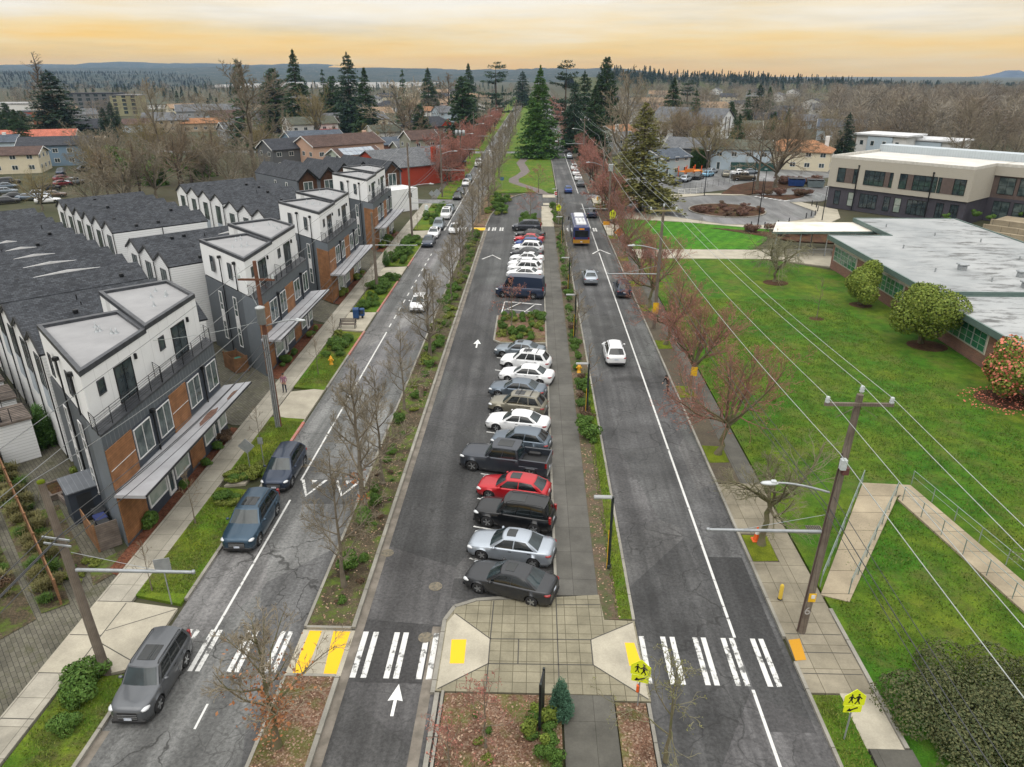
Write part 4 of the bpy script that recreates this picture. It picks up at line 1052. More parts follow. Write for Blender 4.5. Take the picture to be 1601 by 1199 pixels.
def front_building(y0, dx, label, wood_side):
    ox, oy = -23.1 + dx, y0
    r = thing('street_townhouse', label, 'townhouse', (ox, oy, 0), 0, 'flat roofed townhouses along the left walk')
    Lt = 14.6
    low = [(0, 0), (0, Lt), (-4.6, Lt + 4.6), (-8.1, 8.4 + 7.25), (-7.9, 8.1)]
    b = MB(); b.prism(low, -.1, 7.1, 0, 2); b.build('wall', [RIB, RIB, CAPM], r)
    b = MB(); b.prism([(.03, -.03), (.03, Lt + .03), (-.95, Lt + 1.0), (-.95, .95)], 7.1, 7.22); b.build('terrace_floor', CAPM, r)
    # upper storey, two stepped units
    for k, yy in enumerate((.95, 7.95)):
        q = ppoly((-.9, yy), 7.0)
        b = MB(); b.prism(q, 7.16, 10.3 + .18 * k); b.build('upper_storey', WHITEV, r)
        cx_, cy_ = sum(p[0] for p in q) / 4, sum(p[1] for p in q) / 4
        inn = [(p[0] + (cx_ - p[0]) * .09, p[1] + (cy_ - p[1]) * .09) for p in q]
        outp = [(p[0] - (cx_ - p[0]) * .012, p[1] - (cy_ - p[1]) * .012) for p in q]
        zt_ = 10.3 + .18 * k
        b = MB(); b.sheet(inn, zt_ + .02); rf = b.build('roof', TPO, r)
        c = MB()
        for i in range(4):
            j = (i + 1) % 4
            v = [(*outp[i], zt_ - .08), (*outp[j], zt_ - .08), (*outp[j], zt_ + .22), (*outp[i], zt_ + .22), (*inn[i], zt_ + .22), (*inn[j], zt_ + .22), (*inn[j], zt_), (*inn[i], zt_)]
            c.add(v, [(0, 1, 2, 3), (3, 2, 5, 4), (4, 5, 6, 7)])
        c.build('parapet', CAPM, rf)
        rnd = random.Random(k + int(y0))
        for i in range(5):
            a, bb = rnd.uniform(.25, .75), rnd.uniform(.25, .75)
            px_ = q[0][0] * (1 - a) * (1 - bb) + q[1][0] * a * (1 - bb) + q[2][0] * a * bb + q[3][0] * (1 - a) * bb
            py_ = q[0][1] * (1 - a) * (1 - bb) + q[1][1] * a * (1 - bb) + q[2][1] * a * bb + q[3][1] * (1 - a) * bb
            m = MB(); m.lathe([(.16, 0), (.05, .16), (.045, .36), (.001, .36)], 8, 0, True, (px_, py_, zt_ + .02)); m.build('roof_vent', GALV, rf)
        # street side of the upper storey
        window(r, 'window', (-.9, yy + 1.15, 8.55), (0, 1, 0), (1, 0, 0), .72, .9, 1, 1, CAPM, GLASS_DK)
        window(r, 'sliding_door', (-.9, yy + 2.9, 7.28), (0, 1, 0), (1, 0, 0), 1.9, 2.25, 2, 1, BLACKM, GLASS_DK, .06)
        m = MB(); m.bevbox(-.9, -.75, yy + 5.15, yy + 5.3, 9.2, 9.55, .02); m.build('wall_lamp', BLACKM, r)
    # side wall at 45 degrees: windows and downspouts
    un, nn = (-S2, S2, 0), (-S2, -S2, 0)
    for d, z0, z1, wd in ((4.2, 1.6, 6.4, .75), (7.4, 1.6, 6.3, .75)):
        p = V3(un[0], un[1], 0) * d
        fo = window(r, 'window', (p[0], p[1], z0), un, nn, wd, z1 - z0, 1, 4, WFRAME, GLASS_B, .08, .05)
        m = MB(); cpt = p + V3(*un) * wd / 2 + V3(*nn) * .045; m.obox((cpt[0], cpt[1], (z0 + z1) / 2), V3(*un) * (wd / 2 - .06), V3(*nn) * .012, (0, 0, .6)); m.build('spandrel', WFRAME, fo)
    for d in (3.1, 7.0):
        p = V3(-.9 - d * S2, .95 + d * S2, 8.0) + V3(*nn) * .004
        window(r, 'window', p, un, nn, .7, 1.5, 1, 1, CAPM, GLASS_DK)
    for d, z0 in ((2.2, 7.2 if not wood_side else .3), (5.4, .2)):
        p = V3(-.9, .95, 0) + V3(*un) * d + V3(*nn) * .06
        spout(r, p[0], p[1], z0, 9.6)
    if wood_side:
        m = MB(); p = V3(0, 0, 3.1) + V3(*un) * 1.3 + V3(*nn) * .03; m.obox(p, V3(*un) * 1.28, V3(*nn) * .03, (0, 0, 3.1)); m.build('wood_panel', WOOD, r)
    # second floor, street side
    def pan(y, w_, z0, z1, mat_, nm, t=.03):
        m = MB(); m.box(.002, t, y, y + w_, z0, z1); m.build(nm, mat_, r)
    for y, w_ in ((.05, 2.65), (7.3, 2.3)):
        pan(y, w_, 3.62, 6.2, WOOD, 'wood_panel', .06)
        m = MB(); m.box(.062, .075, y + .05, y + w_ - .05, 4.9, 4.94); m.build('panel_trim', WFRAME, r)
    for y, w_ in ((2.75, 4.5), (9.65, 4.9)): pan(y, w_, 3.62, 6.18, NAVYW, 'navy_panel')
    for y, w_ in ((2.85, 1.9), (5.55, 1.65), (9.8, 1.75), (12.65, 1.65)):
        window(r, 'window', (.03, y, 4.1), (0, 1, 0), (1, 0, 0), w_, 1.95, 2, 1, WFRAME, GLASS_B, .05, .06)
    for y in (5.1, 12.1): spout(r, .12, y, 3.6, 6.15)
    # ground floor
    pan(.05, 2.5, .25, 3.35, WOOD, 'wood_panel', .06); pan(8.5, 2.0, .25, 3.35, WOOD, 'wood_panel', .06)
    for y, w_ in ((2.6, 5.85), (10.55, 4.0)): pan(y, w_, .0, 3.35, NAVYW, 'navy_panel')
    for y, w_ in ((2.8, 2.2), (6.2, 2.0), (10.7, 1.5), (13.2, 1.25)):
        window(r, 'shop_window', (.03, y, .75), (0, 1, 0), (1, 0, 0), w_, 2.25, 1, 1, WFRAME, GLASS_BL, .1, .07)
    for y in (5.12, 12.3): window(r, 'door', (.03, y, .2), (0, 1, 0), (1, 0, 0), .85, 2.35, 1, 1, WFRAME, GLASS_DK, .16, .08)
    b = MB(); b.prism([(.01, -.15), (1.78, -.15), (1.78, Lt + 1.3), (.01, Lt + .5)], 3.38, 3.58); b.build('canopy', [CANOPYM], r)
    b = MB(); b.tube([(1.79, -.1, 3.5), (1.79, Lt + 1.25, 3.5)], .07, 6); b.build('gutter', BLACKM, r)
    rail(r, [(-.85, .75, 7.2), (-.12, .05, 7.2), (-.12, Lt - .05, 7.2), (-.85, Lt + .7, 7.2)], 1.05, 7)
    rail(r, [(-.12, 7.2, 7.2), (-.9, 7.9, 7.2)], 1.1, 7, name='terrace_divider')
    return r
front_building(33.4, 0, 'flat roofed townhouse nearest the camera, brown rust stain on its grey canopy', False)
front_building(58.7, -.75, 'flat roofed townhouse second along the walk, behind the pole with the transformer', False)
front_building(81.0, -.55, 'flat roofed townhouse third along the walk, brown wood on its near side wall', True)
front_building(108.6, -1.1, 'flat roofed townhouse farthest along the walk, in front of dark roofs with brown gables', True)
# rust stain on the first canopy
b = MB()
for x, y, rx, ry in ((-22.0, 43.2, .26, 1.4), (-21.8, 46.8, .14, .9)):
    b.sheet([(x + rx * math.cos(a) * (1 + .2 * math.sin(3 * a)), y + ry * math.sin(a) * (1 + .15 * math.cos(5 * a))) for a in np.linspace(0, 6.28, 19)[:-1]], 3.586)
o = b.build('leaf_debris', M('leaf_debris', (.12, .065, .045), (.17, .10, .08), 3, .95)); tag(o, 'brown debris lying on the grey canopy of the nearest townhouse', 'debris', kind='stuff')
# ------------------------------------------------------------------ gabled rows on the 45 degree grid (x' to the far right, y' to the far left)
def gable_row(s0, s1, units, label, ez=8.45, rise=1.1, crickets=(), endwall=True, brown=False):
    """units: list of (t0, t1, zshift) along y'; ridges run along x' from s0 to s1, gables on the s0 side."""
    t0 = units[0][0]
    r = thing('gabled_townhouses', label, 'townhouses', ((s0 - t0) * S2, (s0 + t0) * S2, 0), math.pi / 4, None)
    W_ = s1 - s0
    wl = MB(); rf = MB(); tr = MB()
    for (a, c, dz) in units:
        a -= t0; c -= t0; m_ = (a + c) / 2; e, p = ez + dz, ez + dz + rise
        wl.add([(0, a, 0), (0, c, 0), (0, c, e), (0, m_, p), (0, a, e), (W_, a, 0), (W_, c, 0), (W_, c, e), (W_, m_, p), (W_, a, e)],
               [(1, 0, 4, 3, 2), (5, 6, 7, 8, 9), (0, 5, 9, 4), (6, 1, 2, 7)], 0)
        oh, th = .16, .12
        for (yy, q) in ((a, 1), (c, -1)):
            v = [(-oh, yy, e), (-oh, m_, p), (W_ + oh, m_, p), (W_ + oh, yy, e)]
            v += [(x, y, z + th) for x, y, z in v]
            f = [(4, 5, 6, 7), (0, 1, 5, 4), (3, 2, 6, 7), (0, 3, 2, 1), (0, 4, 7, 3)]
            rf.add(v, f if q < 0 else [t_[::-1] for t_ in f], 0)
        for (yy, q) in ((a, 1), (c, -1)):
            tr.add([(-oh - .02, yy, e - .04), (-oh - .02, m_, p - .04), (-oh - .02, m_, p + .14), (-oh - .02, yy, e + .14), (-oh + .1, yy, e - .04), (-oh + .1, m_, p - .04), (-oh + .1, m_, p + .14), (-oh + .1, yy, e + .14)],
                   [(0, 1, 2, 3), (4, 5, 1, 0), (3, 2, 6, 7), (7, 6, 5, 4)] if q > 0 else [(3, 2, 1, 0), (0, 1, 5, 4), (7, 6, 2, 3), (4, 5, 6, 7)])
    wl.build('wall', [WHITELAP], r); ro = rf.build('roof', SHING, r); tr.build('fascia', BLACKM, ro)
    rnd = random.Random(int(s0 * 7))
    for i, (a, c, dz) in enumerate(units):
        a -= t0; c -= t0; m_ = (a + c) / 2
        o_ = (-.003, m_ + .75, 5.6 + dz)
        fo = window(r, 'window', o_, (0, -1, 0), (-1, 0, 0), 1.5, 2.4, 2, 1, CAPM, GLASS_B, .07, .05)
        m = MB(); m.box(-.045, -.005, m_ - .75, m_ + .75, 3.9 + dz, 5.58 + dz); m.build('spandrel', BLUEWIN, fo)
        m = MB(); m.tube([(-.1, a + .12, .2), (-.1, a + .12, ez + dz - .1)], .05, 5); m.build('downspout', BLACKM, r)
        for k in range(3):
            x, q = rnd.uniform(.15, .85) * W_, rnd.choice((-1, 1)); d = rnd.uniform(.2, .8)
            y = m_ + q * d * (c - a) / 2; z = ez + dz + rise * (1 - d) + .14
            m = MB()
            if k < 2: m.bevbox(x - .16, x + .16, y - .16, y + .16, z - .05, z + .22, .04)
            else: m.tube([(x, y, z - .1), (x, y, z + .4)], .045, 5)
            m.build('roof_vent', BLACKM, ro)
    for (i, x0, x1) in crickets:
        u_ = units[i]; y = (u_[0] + u_[1]) / 2 - t0 + .12; e = ez + u_[2] + rise + .1; m = MB(); xm = (x0 + x1) / 2
        m.add([(x0, y, e), (x1, y, e), (xm, y, e + .20), (x0, y + .07, e), (x1, y + .07, e), (xm, y + .07, e + .20), (xm, y + 1.2, e - .4)], [(0, 1, 2), (3, 5, 4), (0, 2, 5, 3), (2, 1, 4, 5), (3, 6, 5), (5, 6, 4)], [0, 0, 0, 0, 1, 1])
        m.build('roof_cricket', [M('white_cricket', (.72, .72, .72), None, 2, .6), SHING], ro)
    # small windows and a spout on the end wall that faces the street
    for x in (W_ * .3, W_ * .7):
        window(r, 'window', (x, -.003, 5.7 + units[0][2]), (1, 0, 0), (0, -1, 0), .8, 1.2, 1, 1, WFRAME, GLASS_B, .06, .05)
    m = MB(); m.tube([(W_ * .5, -.08, .2), (W_ * .5, -.08, ez + units[0][2])], .05, 5); m.build('downspout', BLACKM, r)
    return r
def units(t, n, wd, dz=0): return [(t + i * wd, t + (i + 1) * wd, dz) for i in range(n)]
gable_row(7.6, 18.4, units(53.2, 3, 4.2, -.5) + units(65.8, 10, 4.2, .15), 'longest row of gabled townhouses with charcoal roofs and white slivers, at the left edge', crickets=[(3, 3.0, 8.0), (4, 3.1, 7.2), (5, 3.2, 6.5), (6, 3.3, 5.9), (7, 3.4, 5.1)])
gable_row(22.0, 32.6, units(70.6, 3, 4.2, -.35), 'short row of three white gables behind the second flat roofed townhouse', crickets=[(1, 7.5, 10.4)])
gable_row(22.4, 32.8, units(88.6, 6, 4.05, .15), 'row of six white gables by the gravel car park')
gable_row(39.4, 50.6, units(86.2, 3, 4.3, -.3) + units(99.3, 4, 4.3, .15), 'row of seven white gables behind the third flat roofed townhouse')
# row with brown gables, ridges along y'
def brown_row():
    t0, s0 = 125.0, 63.6
    r = thing('brown_gabled_townhouses', 'row of dark grey townhouses with brown wooden gables, behind the farthest flat roofed townhouse', 'townhouses', ((s0 - t0) * S2, (s0 + t0) * S2, 0), math.pi / 4)
    wl = MB(); rf = MB(); tr = MB(); bw = []
    us = [(0, 4.4, 0), (4.4, 8.6, 0), (9.6, 14.0, 3.4), (14.0, 18.2, 3.4), (18.2, 22.6, -.6)]
    for a, c, f0 in us:
        m_, e, p, dd = (a + c) / 2, 6.9, 8.9, 17
        wl.add([(a, f0, 0), (c, f0, 0), (c, f0, e), (m_, f0, p), (a, f0, e), (a, dd, 0), (c, dd, 0), (c, dd, e), (m_, dd, p), (a, dd, e)], [(0, 1, 2, 3, 4), (6, 5, 9, 8, 7), (5, 0, 4, 9), (1, 6, 7, 2)], 0)
        for yy, q in ((a, 1), (c, -1)):
            v = [(yy, f0 - .5, e), (m_, f0 - .5, p), (m_, dd + .3, p), (yy, dd + .3, e)]; v += [(x, y, z + .16) for x, y, z in v]
            f = [(4, 5, 6, 7), (0, 1, 5, 4), (3, 2, 6, 7), (0, 3, 2, 1), (0, 4, 7, 3)]
            rf.add(v, f if q > 0 else [t_[::-1] for t_ in f], 0)
            tr.add([(yy, f0 - .53, e - .2), (m_, f0 - .53, p - .2), (m_, f0 - .53, p + .18), (yy, f0 - .53, e + .18), (yy, f0 - .4, e - .2), (m_, f0 - .4, p - .2), (m_, f0 - .4, p + .18), (yy, f0 - .4, e + .18)], [(0, 1, 2, 3), (3, 2, 6, 7), (7, 6, 5, 4), (4, 5, 1, 0)], 0)
        bw.append((a, c, f0, m_))
    wl.build('wall', [stripes('slate_lap_siding', (.13, .145, .165), 'Z', .2, .7, .12, .6, .3, .04)], r); ro = rf.build('roof', SHING, r); tr.build('fascia', BLACKM, ro)
    for a, c, f0, m_ in bw:
        m = MB(); m.add([(a + .35, f0 - .02, 3.6), (c - .35, f0 - .02, 3.6), (c - .35, f0 - .02, 7.05), (m_, f0 - .02, 8.6), (a + .35, f0 - .02, 7.05), (a + .35, f0, 3.6), (c - .35, f0, 3.6), (c - .35, f0, 7.05), (m_, f0, 8.6), (a + .35, f0, 7.05)], [(0, 1, 2, 3, 4), (0, 5, 6, 1), (1, 6, 7, 2), (4, 9, 5, 0)]); m.build('wood_gable', stripes('dark_wood_plank', (.085, .042, .024), 'Z', .16, .5, .1, .7, .3, .25), r)
        window(r, 'sliding_door', (m_ - .95, f0 - .025, 4.3), (1, 0, 0), (0, -1, 0), 1.9, 2.4, 2, 1, WFRAME, GLASS_B, .09, .06)
    for k in range(2): window(r, 'window', (-.003, 9 - 4.5 * k, 5.2), (0, -1, 0), (-1, 0, 0), .8, 1.2, 1, 1, WFRAME, GLASS_B, .1, .05)
    m = MB(); m.prism([(12.5, -6.0), (22.6, -6.0), (22.6, -.65), (12.5, -.65)], 0, 4.3); m.build('white_lower_storey', WHITE, r)
    window(r, 'window', (20.3, -6.003, 2.6), (1, 0, 0), (0, -1, 0), .8, .8, 1, 1, BLACKM, GLASS_DK, .08, .05)
brown_row()
# ------------------------------------------------------------------ school
BRICK = None
def brickmat(name, c1, c2, mo=(.30, .26, .22)):
    m, t, b = newmat(name)
    vec = coordnode(t, 'Object')
    sp = nd(t, 'ShaderNodeSeparateXYZ'); t.links.new(vec, sp.inputs[0])
    cb = nd(t, 'ShaderNodeCombineXYZ'); t.links.new(mathn(t, 'ADD', sp.outputs['X'], sp.outputs['Y']), cb.inputs[0]); t.links.new(sp.outputs['Z'], cb.inputs[1])
    br = nd(t, 'ShaderNodeTexBrick', i_Scale=1, i_Mortar_Size=.010, i_Brick_Width=.30, i_Row_Height=.10)
    br.inputs['Color1'].default_value = (*c1, 1); br.inputs['Color2'].default_value = (*c2, 1); br.inputs['Mortar'].default_value = (*mo, 1)
    t.links.new(cb.outputs[0], br.inputs['Vector'])
    f = noise(t, vec, .7, 5)
    t.links.new(mixc(t, rampv(t, f, .3, .7), mixc(t, 1.0, br.outputs['Color'], (.8, .8, .8), 'MULTIPLY'), br.outputs['Color']), b.inputs['Base Color'])
    b.inputs['Roughness'].default_value = .85
    return m
BRICK = brickmat('red_brick', (.27, .12, .075), (.19, .085, .06))
def stained_roof():
    m, t, b = newmat('stained_roof_membrane')
    vec = coordnode(t, 'Object')
    big = noise(t, vec, .12, 6, .65)
    st = noise(t, coordnode(t, 'Object', (.28, .8, 1), (0, 0, .5)), 1.0, 7, .75)
    bl = noise(t, vec, .10, 3)
    col = mixc(t, rampv(t, big, .35, .65), (.25, .265, .27), (.37, .38, .38))
    k = mathn(t, 'MULTIPLY', rampv(t, st, .50, .62), rampv(t, bl, .42, .58))
    col = mixc(t, mathn(t, 'MULTIPLY', k, .9), col, (.085, .085, .082))
    t.links.new(col, b.inputs['Base Color']); b.inputs['Roughness'].default_value = .8
    return m
SROOF = stained_roof()
TEAL = M('teal_fascia', (.105, .155, .14), (.085, .13, .12), 1.5, .5)
STUCCO = M('cream_soffit', (.60, .55, .46), (.52, .47, .40), 1.5, .8)
SALU = M('school_window_frame', (.50, .52, .52), None, 4, .4, .4)
GGREEN = glassmat('green_blind_glass', (.035, .17, .085), .1, (.022, .11, .06))
def brick_school():
    r = thing('brick_school', 'low brick school with stained white flat roof and teal fascia beside the lawn', 'school', (41.5, 57, 0))
    x0, y0 = 41.5, 57
    L = lambda pts: [(x - x0, y - y0) for x, y in pts]
    wallp = L([(41.6, 14), (64.5, 14), (64.5, 113.2), (50.2, 113.2), (50.2, 100.2), (41.6, 100.2)])
    b = MB(); b.prism(wallp, -.05, 3.2); b.build('brick_wall', BRICK, r)
    b = MB(); b.prism(wallp, 3.2, 3.95); b.build('soffit_band', STUCCO, r)
    rp = L([(40.9, 72.6), (65.1, 72.6), (65.1, 113.9), (49.6, 113.9), (49.6, 100.9), (40.9, 100.9)]); rp2 = L([(40.9, 13.4), (65.1, 13.4), (65.1, 72.4), (40.9, 72.4)])
    for q, z in ((rp, 4.35), (rp2, 4.0)):
        b = MB(); b.prism(q, z - .42, z - .02, 0); ro = b.build('roof', [STUCCO], r)
        b = MB(); b.sheet([(x + (.22 if x < 10 else -.22) * (1 if x < 1 or x > 20 else 0), y) for x, y in q], z + .02); b.build('roof_membrane', SROOF, ro)
        c = MB(); n = len(q)
        qq = q if sum(q[i][0] * q[(i + 1) % n][1] - q[(i + 1) % n][0] * q[i][1] for i in range(n)) > 0 else q[::-1]
        for i in range(n):
            a, d = V3(*qq[i], 0), V3(*qq[(i + 1) % n], 0); dd = (d - a) / np.linalg.norm(d - a); nn = V3(dd[1], -dd[0], 0)
            c.obox((a + d) / 2 + nn * .0 + V3(0, 0, z - .19), (d - a) / 2 + dd * .06, nn * .09, (0, 0, .30))
        c.build('fascia', TEAL, ro)
    for a, c in ((99.3, 92.2), (85.5, 79.3), (71.5, 63.0), (61.5, 53.0)):
        w_ = a - c; n = round(w_ / 2.1)
        m = MB(); m.box(-.05 + .1, .12, c - y0 - .15, a - y0 + .15, 1.2, 3.2); m.build('window_surround', STUCCO, r)
        for k in range(n):
            window(r, 'window', (.045, a - y0 - k * w_ / n, 1.32), (0, -1, 0), (-1, 0, 0), w_ / n - .02, 1.86, 2, 3, SALU, GGREEN, .06, .06)
    rnd = random.Random(4)
    for x, y in ((8, 20), (13, 19), (4, 24), (17, 30), (6, 36), (14, 44), (10, 50), (18, 40)):
        m = MB(); m.tube([(x, y, 4.3), (x, y, 4.85)], .09, 6); m.build('roof_vent', GALV, r)
    for x, y, s in ((10.2, 17.5, .45), (7.5, 25, .4), (12.2, 22, .3)):
        m = MB(); m.bevbox(x - s, x + s, y - s, y + s, 4.3, 4.95, .1); m.bevbox(x - s * 1.3, x + s * 1.3, y - s * 1.3, y + s * 1.3, 4.95, 5.15, .08); m.build('roof_fan', GALV, r)
    # covered way with slim posts
    cv = thing('covered_walkway', 'flat white canopy on thin steel posts at the brick school entrance', 'canopy', (41, 108, 0))
    b = MB(); b.prism([(-6.2, -2.2), (9.2, -1.4), (9.2, 5.6), (-3.2, 5.8)], 3.55, 3.8); b.build('canopy_roof', [M('canopy_white', (.68, .66, .60), (.55, .5, .42), .4, .7)], cv)
    b = MB(); b.prism([(-6.3, -2.3), (9.2, -1.5), (9.2, -1.4), (-6.2, -2.2)], 3.5, 3.83); b.build('fascia', TEAL, cv)
    for x, y in ((-5.4, -1.8), (-1.8, -1.6), (2.2, -1.3), (6.2, -1.2), (-3.0, 5.2), (2.4, 5.2)):
        b = MB(); b.tube([(x, y, 0), (x, y, 3.55)], .09, 8); b.build('post', GALV, cv)
    rail(cv, [(-5.4, -1.85, .1), (6.2, -1.3, .1)], 1.0, 2, 3, GALV)
brick_school()
BEIGE = stripes('beige_panel_siding', (.40, .375, .32), 'Z', .30, .82, .05, .6, .15, .02)
DKPANEL = M('dark_plum_panel', (.060, .056, .070), (.05, .047, .06), 1, .6)
BRNPANEL = M('brown_panel', (.115, .085, .075), None, 2, .6)
def new_school():
    x0, y0 = 59.3, 150.4
    th = math.atan2(-19.5, 16.8)
    r = thing('school_building', 'two storey beige and dark school building beyond the turning circle', 'school', (x0, y0, 0), th)
    W_, Dp = 25.7, 19.5
    b = MB(); b.box(0, W_, .25, Dp, 0, 4.2); b.box(W_, W_ + 50, 9.5, Dp + 6, 0, 4.2); b.build('lower_wall', DKPANEL, r)
    b = MB(); b.box(-.25, W_ + .25, -.1, Dp + .2, 4.2, 9.7); b.box(W_ + .25, W_ + 50, 9.3, Dp + 6, 8.1, 9.7); b.build('upper_wall', BEIGE, r)
    b = MB(); b.box(W_ + .25, W_ + 50, 9.6, Dp + 6, 4.2, 8.1); b.build('glazed_link_wall', BRNPANEL, r)
    b = MB(); b.box(.1, W_ - .1, .3, Dp - .1, 9.7, 9.72); b.box(W_ + .3, W_ + 49.5, 9.7, Dp + 5.6, 9.7, 9.72); b.build('roof', M('pale_roof', (.62, .60, .55), (.5, .49, .46), .3, .8), r)
    b = MB()
    for (xa, xb, ya, yb) in ((-.25, W_ + .25, -.12, .12), (-.25, 0, .12, Dp), (W_, W_ + .25, .12, 9.3), (W_ + .25, W_ + 50, 9.28, 9.55)): b.box(xa, xb, ya, yb, 9.69, 10.2)
    b.build('parapet', M('parapet_pale', (.58, .56, .51), None, 2, .6), r)
    b = MB(); b.box(-.2, W_ + 50, Dp - .3, Dp + 3.5, 9.7, 11.1); b.build('roof_screen', stripes('pale_blue_metal', (.44, .49, .52), 'X', .5, .8, .1, .5, .3, .03), r)
    DF = BLACKM
    for x, segs in ((1.5, [('w', 1.6, 1), ('p', 1.6, 0), ('w', .7, 1)]), (6.9, [('w', 3.9, 4), ('p', .9, 0), ('w', .6, 1)]), (13.6, [('w', 1.4, 1), ('p', 1.0, 0), ('w', 4.2, 4)]), (20.4, [('w', .6, 1), ('p', 2.0, 0), ('w', 2.0, 2)])):
        for ty, w_, n in segs:
            if ty == 'w': window(r, 'window', (x, -.103, 5.2), (1, 0, 0), (0, -1, 0), w_, 2.75, n, 3, DF, GLASS_DK, .08, .07)
            else:
                m = MB(); m.box(x, x + w_, -.16, -.105, 5.2, 7.95); m.build('brown_panel', BRNPANEL, r)
            x += w_ + .03
    for x, w_, n, gm in ((1.4, 1.2, 1, GLASS_DK), (4.2, 1.3, 1, GLASS_BL), (6.6, 3.4, 4, GLASS_DK), (11.3, 1.2, 1, GLASS_DK), (13.3, 1.3, 1, GLASS_BL), (15.7, 3.6, 4, GLASS_DK), (20.8, 1.3, 2, GLASS_DK), (23.2, 1.4, 2, GLASS_DK)):
        window(r, 'window', (x, .247, .8), (1, 0, 0), (0, -1, 0), w_, 2.7, n, 2, DF, gm, .08, .07)
    for k in range(14):
        x = W_ + 1.2 + 3.3 * k
        window(r, 'window', (x, 9.597, 4.9), (1, 0, 0), (0, -1, 0), 2.7, 3.0, 2, 2, DF, GLASS_B, .08, .06)
        window(r, 'window', (x, 9.497, .5), (1, 0, 0), (0, -1, 0), 2.7, 3.2, 2, 2, DF, GLASS_B, .08, .06)
    for x in (5.6, 19.4): spout(r, x, -.2, .2, 8.5, .11)
    for x in (W_ + 6.5, W_ + 19): spout(r, x, 9.15, .2, 8.3, .11)
    st = thing('garden_terrace', 'stepped planter terrace with low walls between the two school buildings', 'terrace', (66, 119, 0), th)
    b = MB()
    for k in range(3): b.box(2, 40, 9.5 + k * 3, 9.9 + k * 3, 0, .9 + k * .5)
    b.box(2, 40, 15.9, 23, 0, 1.6); b.build('retaining_wall', CONC_RAMP, st)
new_school()
# ------------------------------------------------------------------ houses
RM = {k: shingle('roof_' + k, v, .2) for k, v in dict(grey=(.12, .125, .13), dark=(.045, .048, .055), brown=(.085, .055, .045), tan=(.27, .19, .12), orange=(.30, .15, .075), red=(.40, .13, .085), blue=(.075, .09, .11), moss=(.09, .095, .07), pale=(.30, .30, .29)).items()}
def siding(k, c): return stripes('siding_' + k, c, 'Z', .2, .75, .1, .75, .2, .04)
WM = {k: siding(k, v) for k, v in dict(peach=(.58, .38, .28), white=(.68, .68, .66), cream=(.62, .56, .42), sage=(.27, .27, .215), taupe=(.29, .235, .185), redb=(.37, .055, .03), grey=(.28, .29, .30), dkgrey=(.105, .105, .11), blue=(.18, .26, .34), ltblue=(.42, .50, .56), tan=(.38, .31, .22), yellow=(.55, .46, .22), mint=(.48, .54, .46), slate=(.13, .135, .14), brick=(.24, .12, .085), aqua=(.36, .44, .46), olive=(.30, .29, .17)).items()}
TRIMW = M('white_house_trim', (.72, .72, .70), None, 3, .6)
BRK = brickmat('chimney_brick', (.33, .16, .11), (.26, .12, .09))
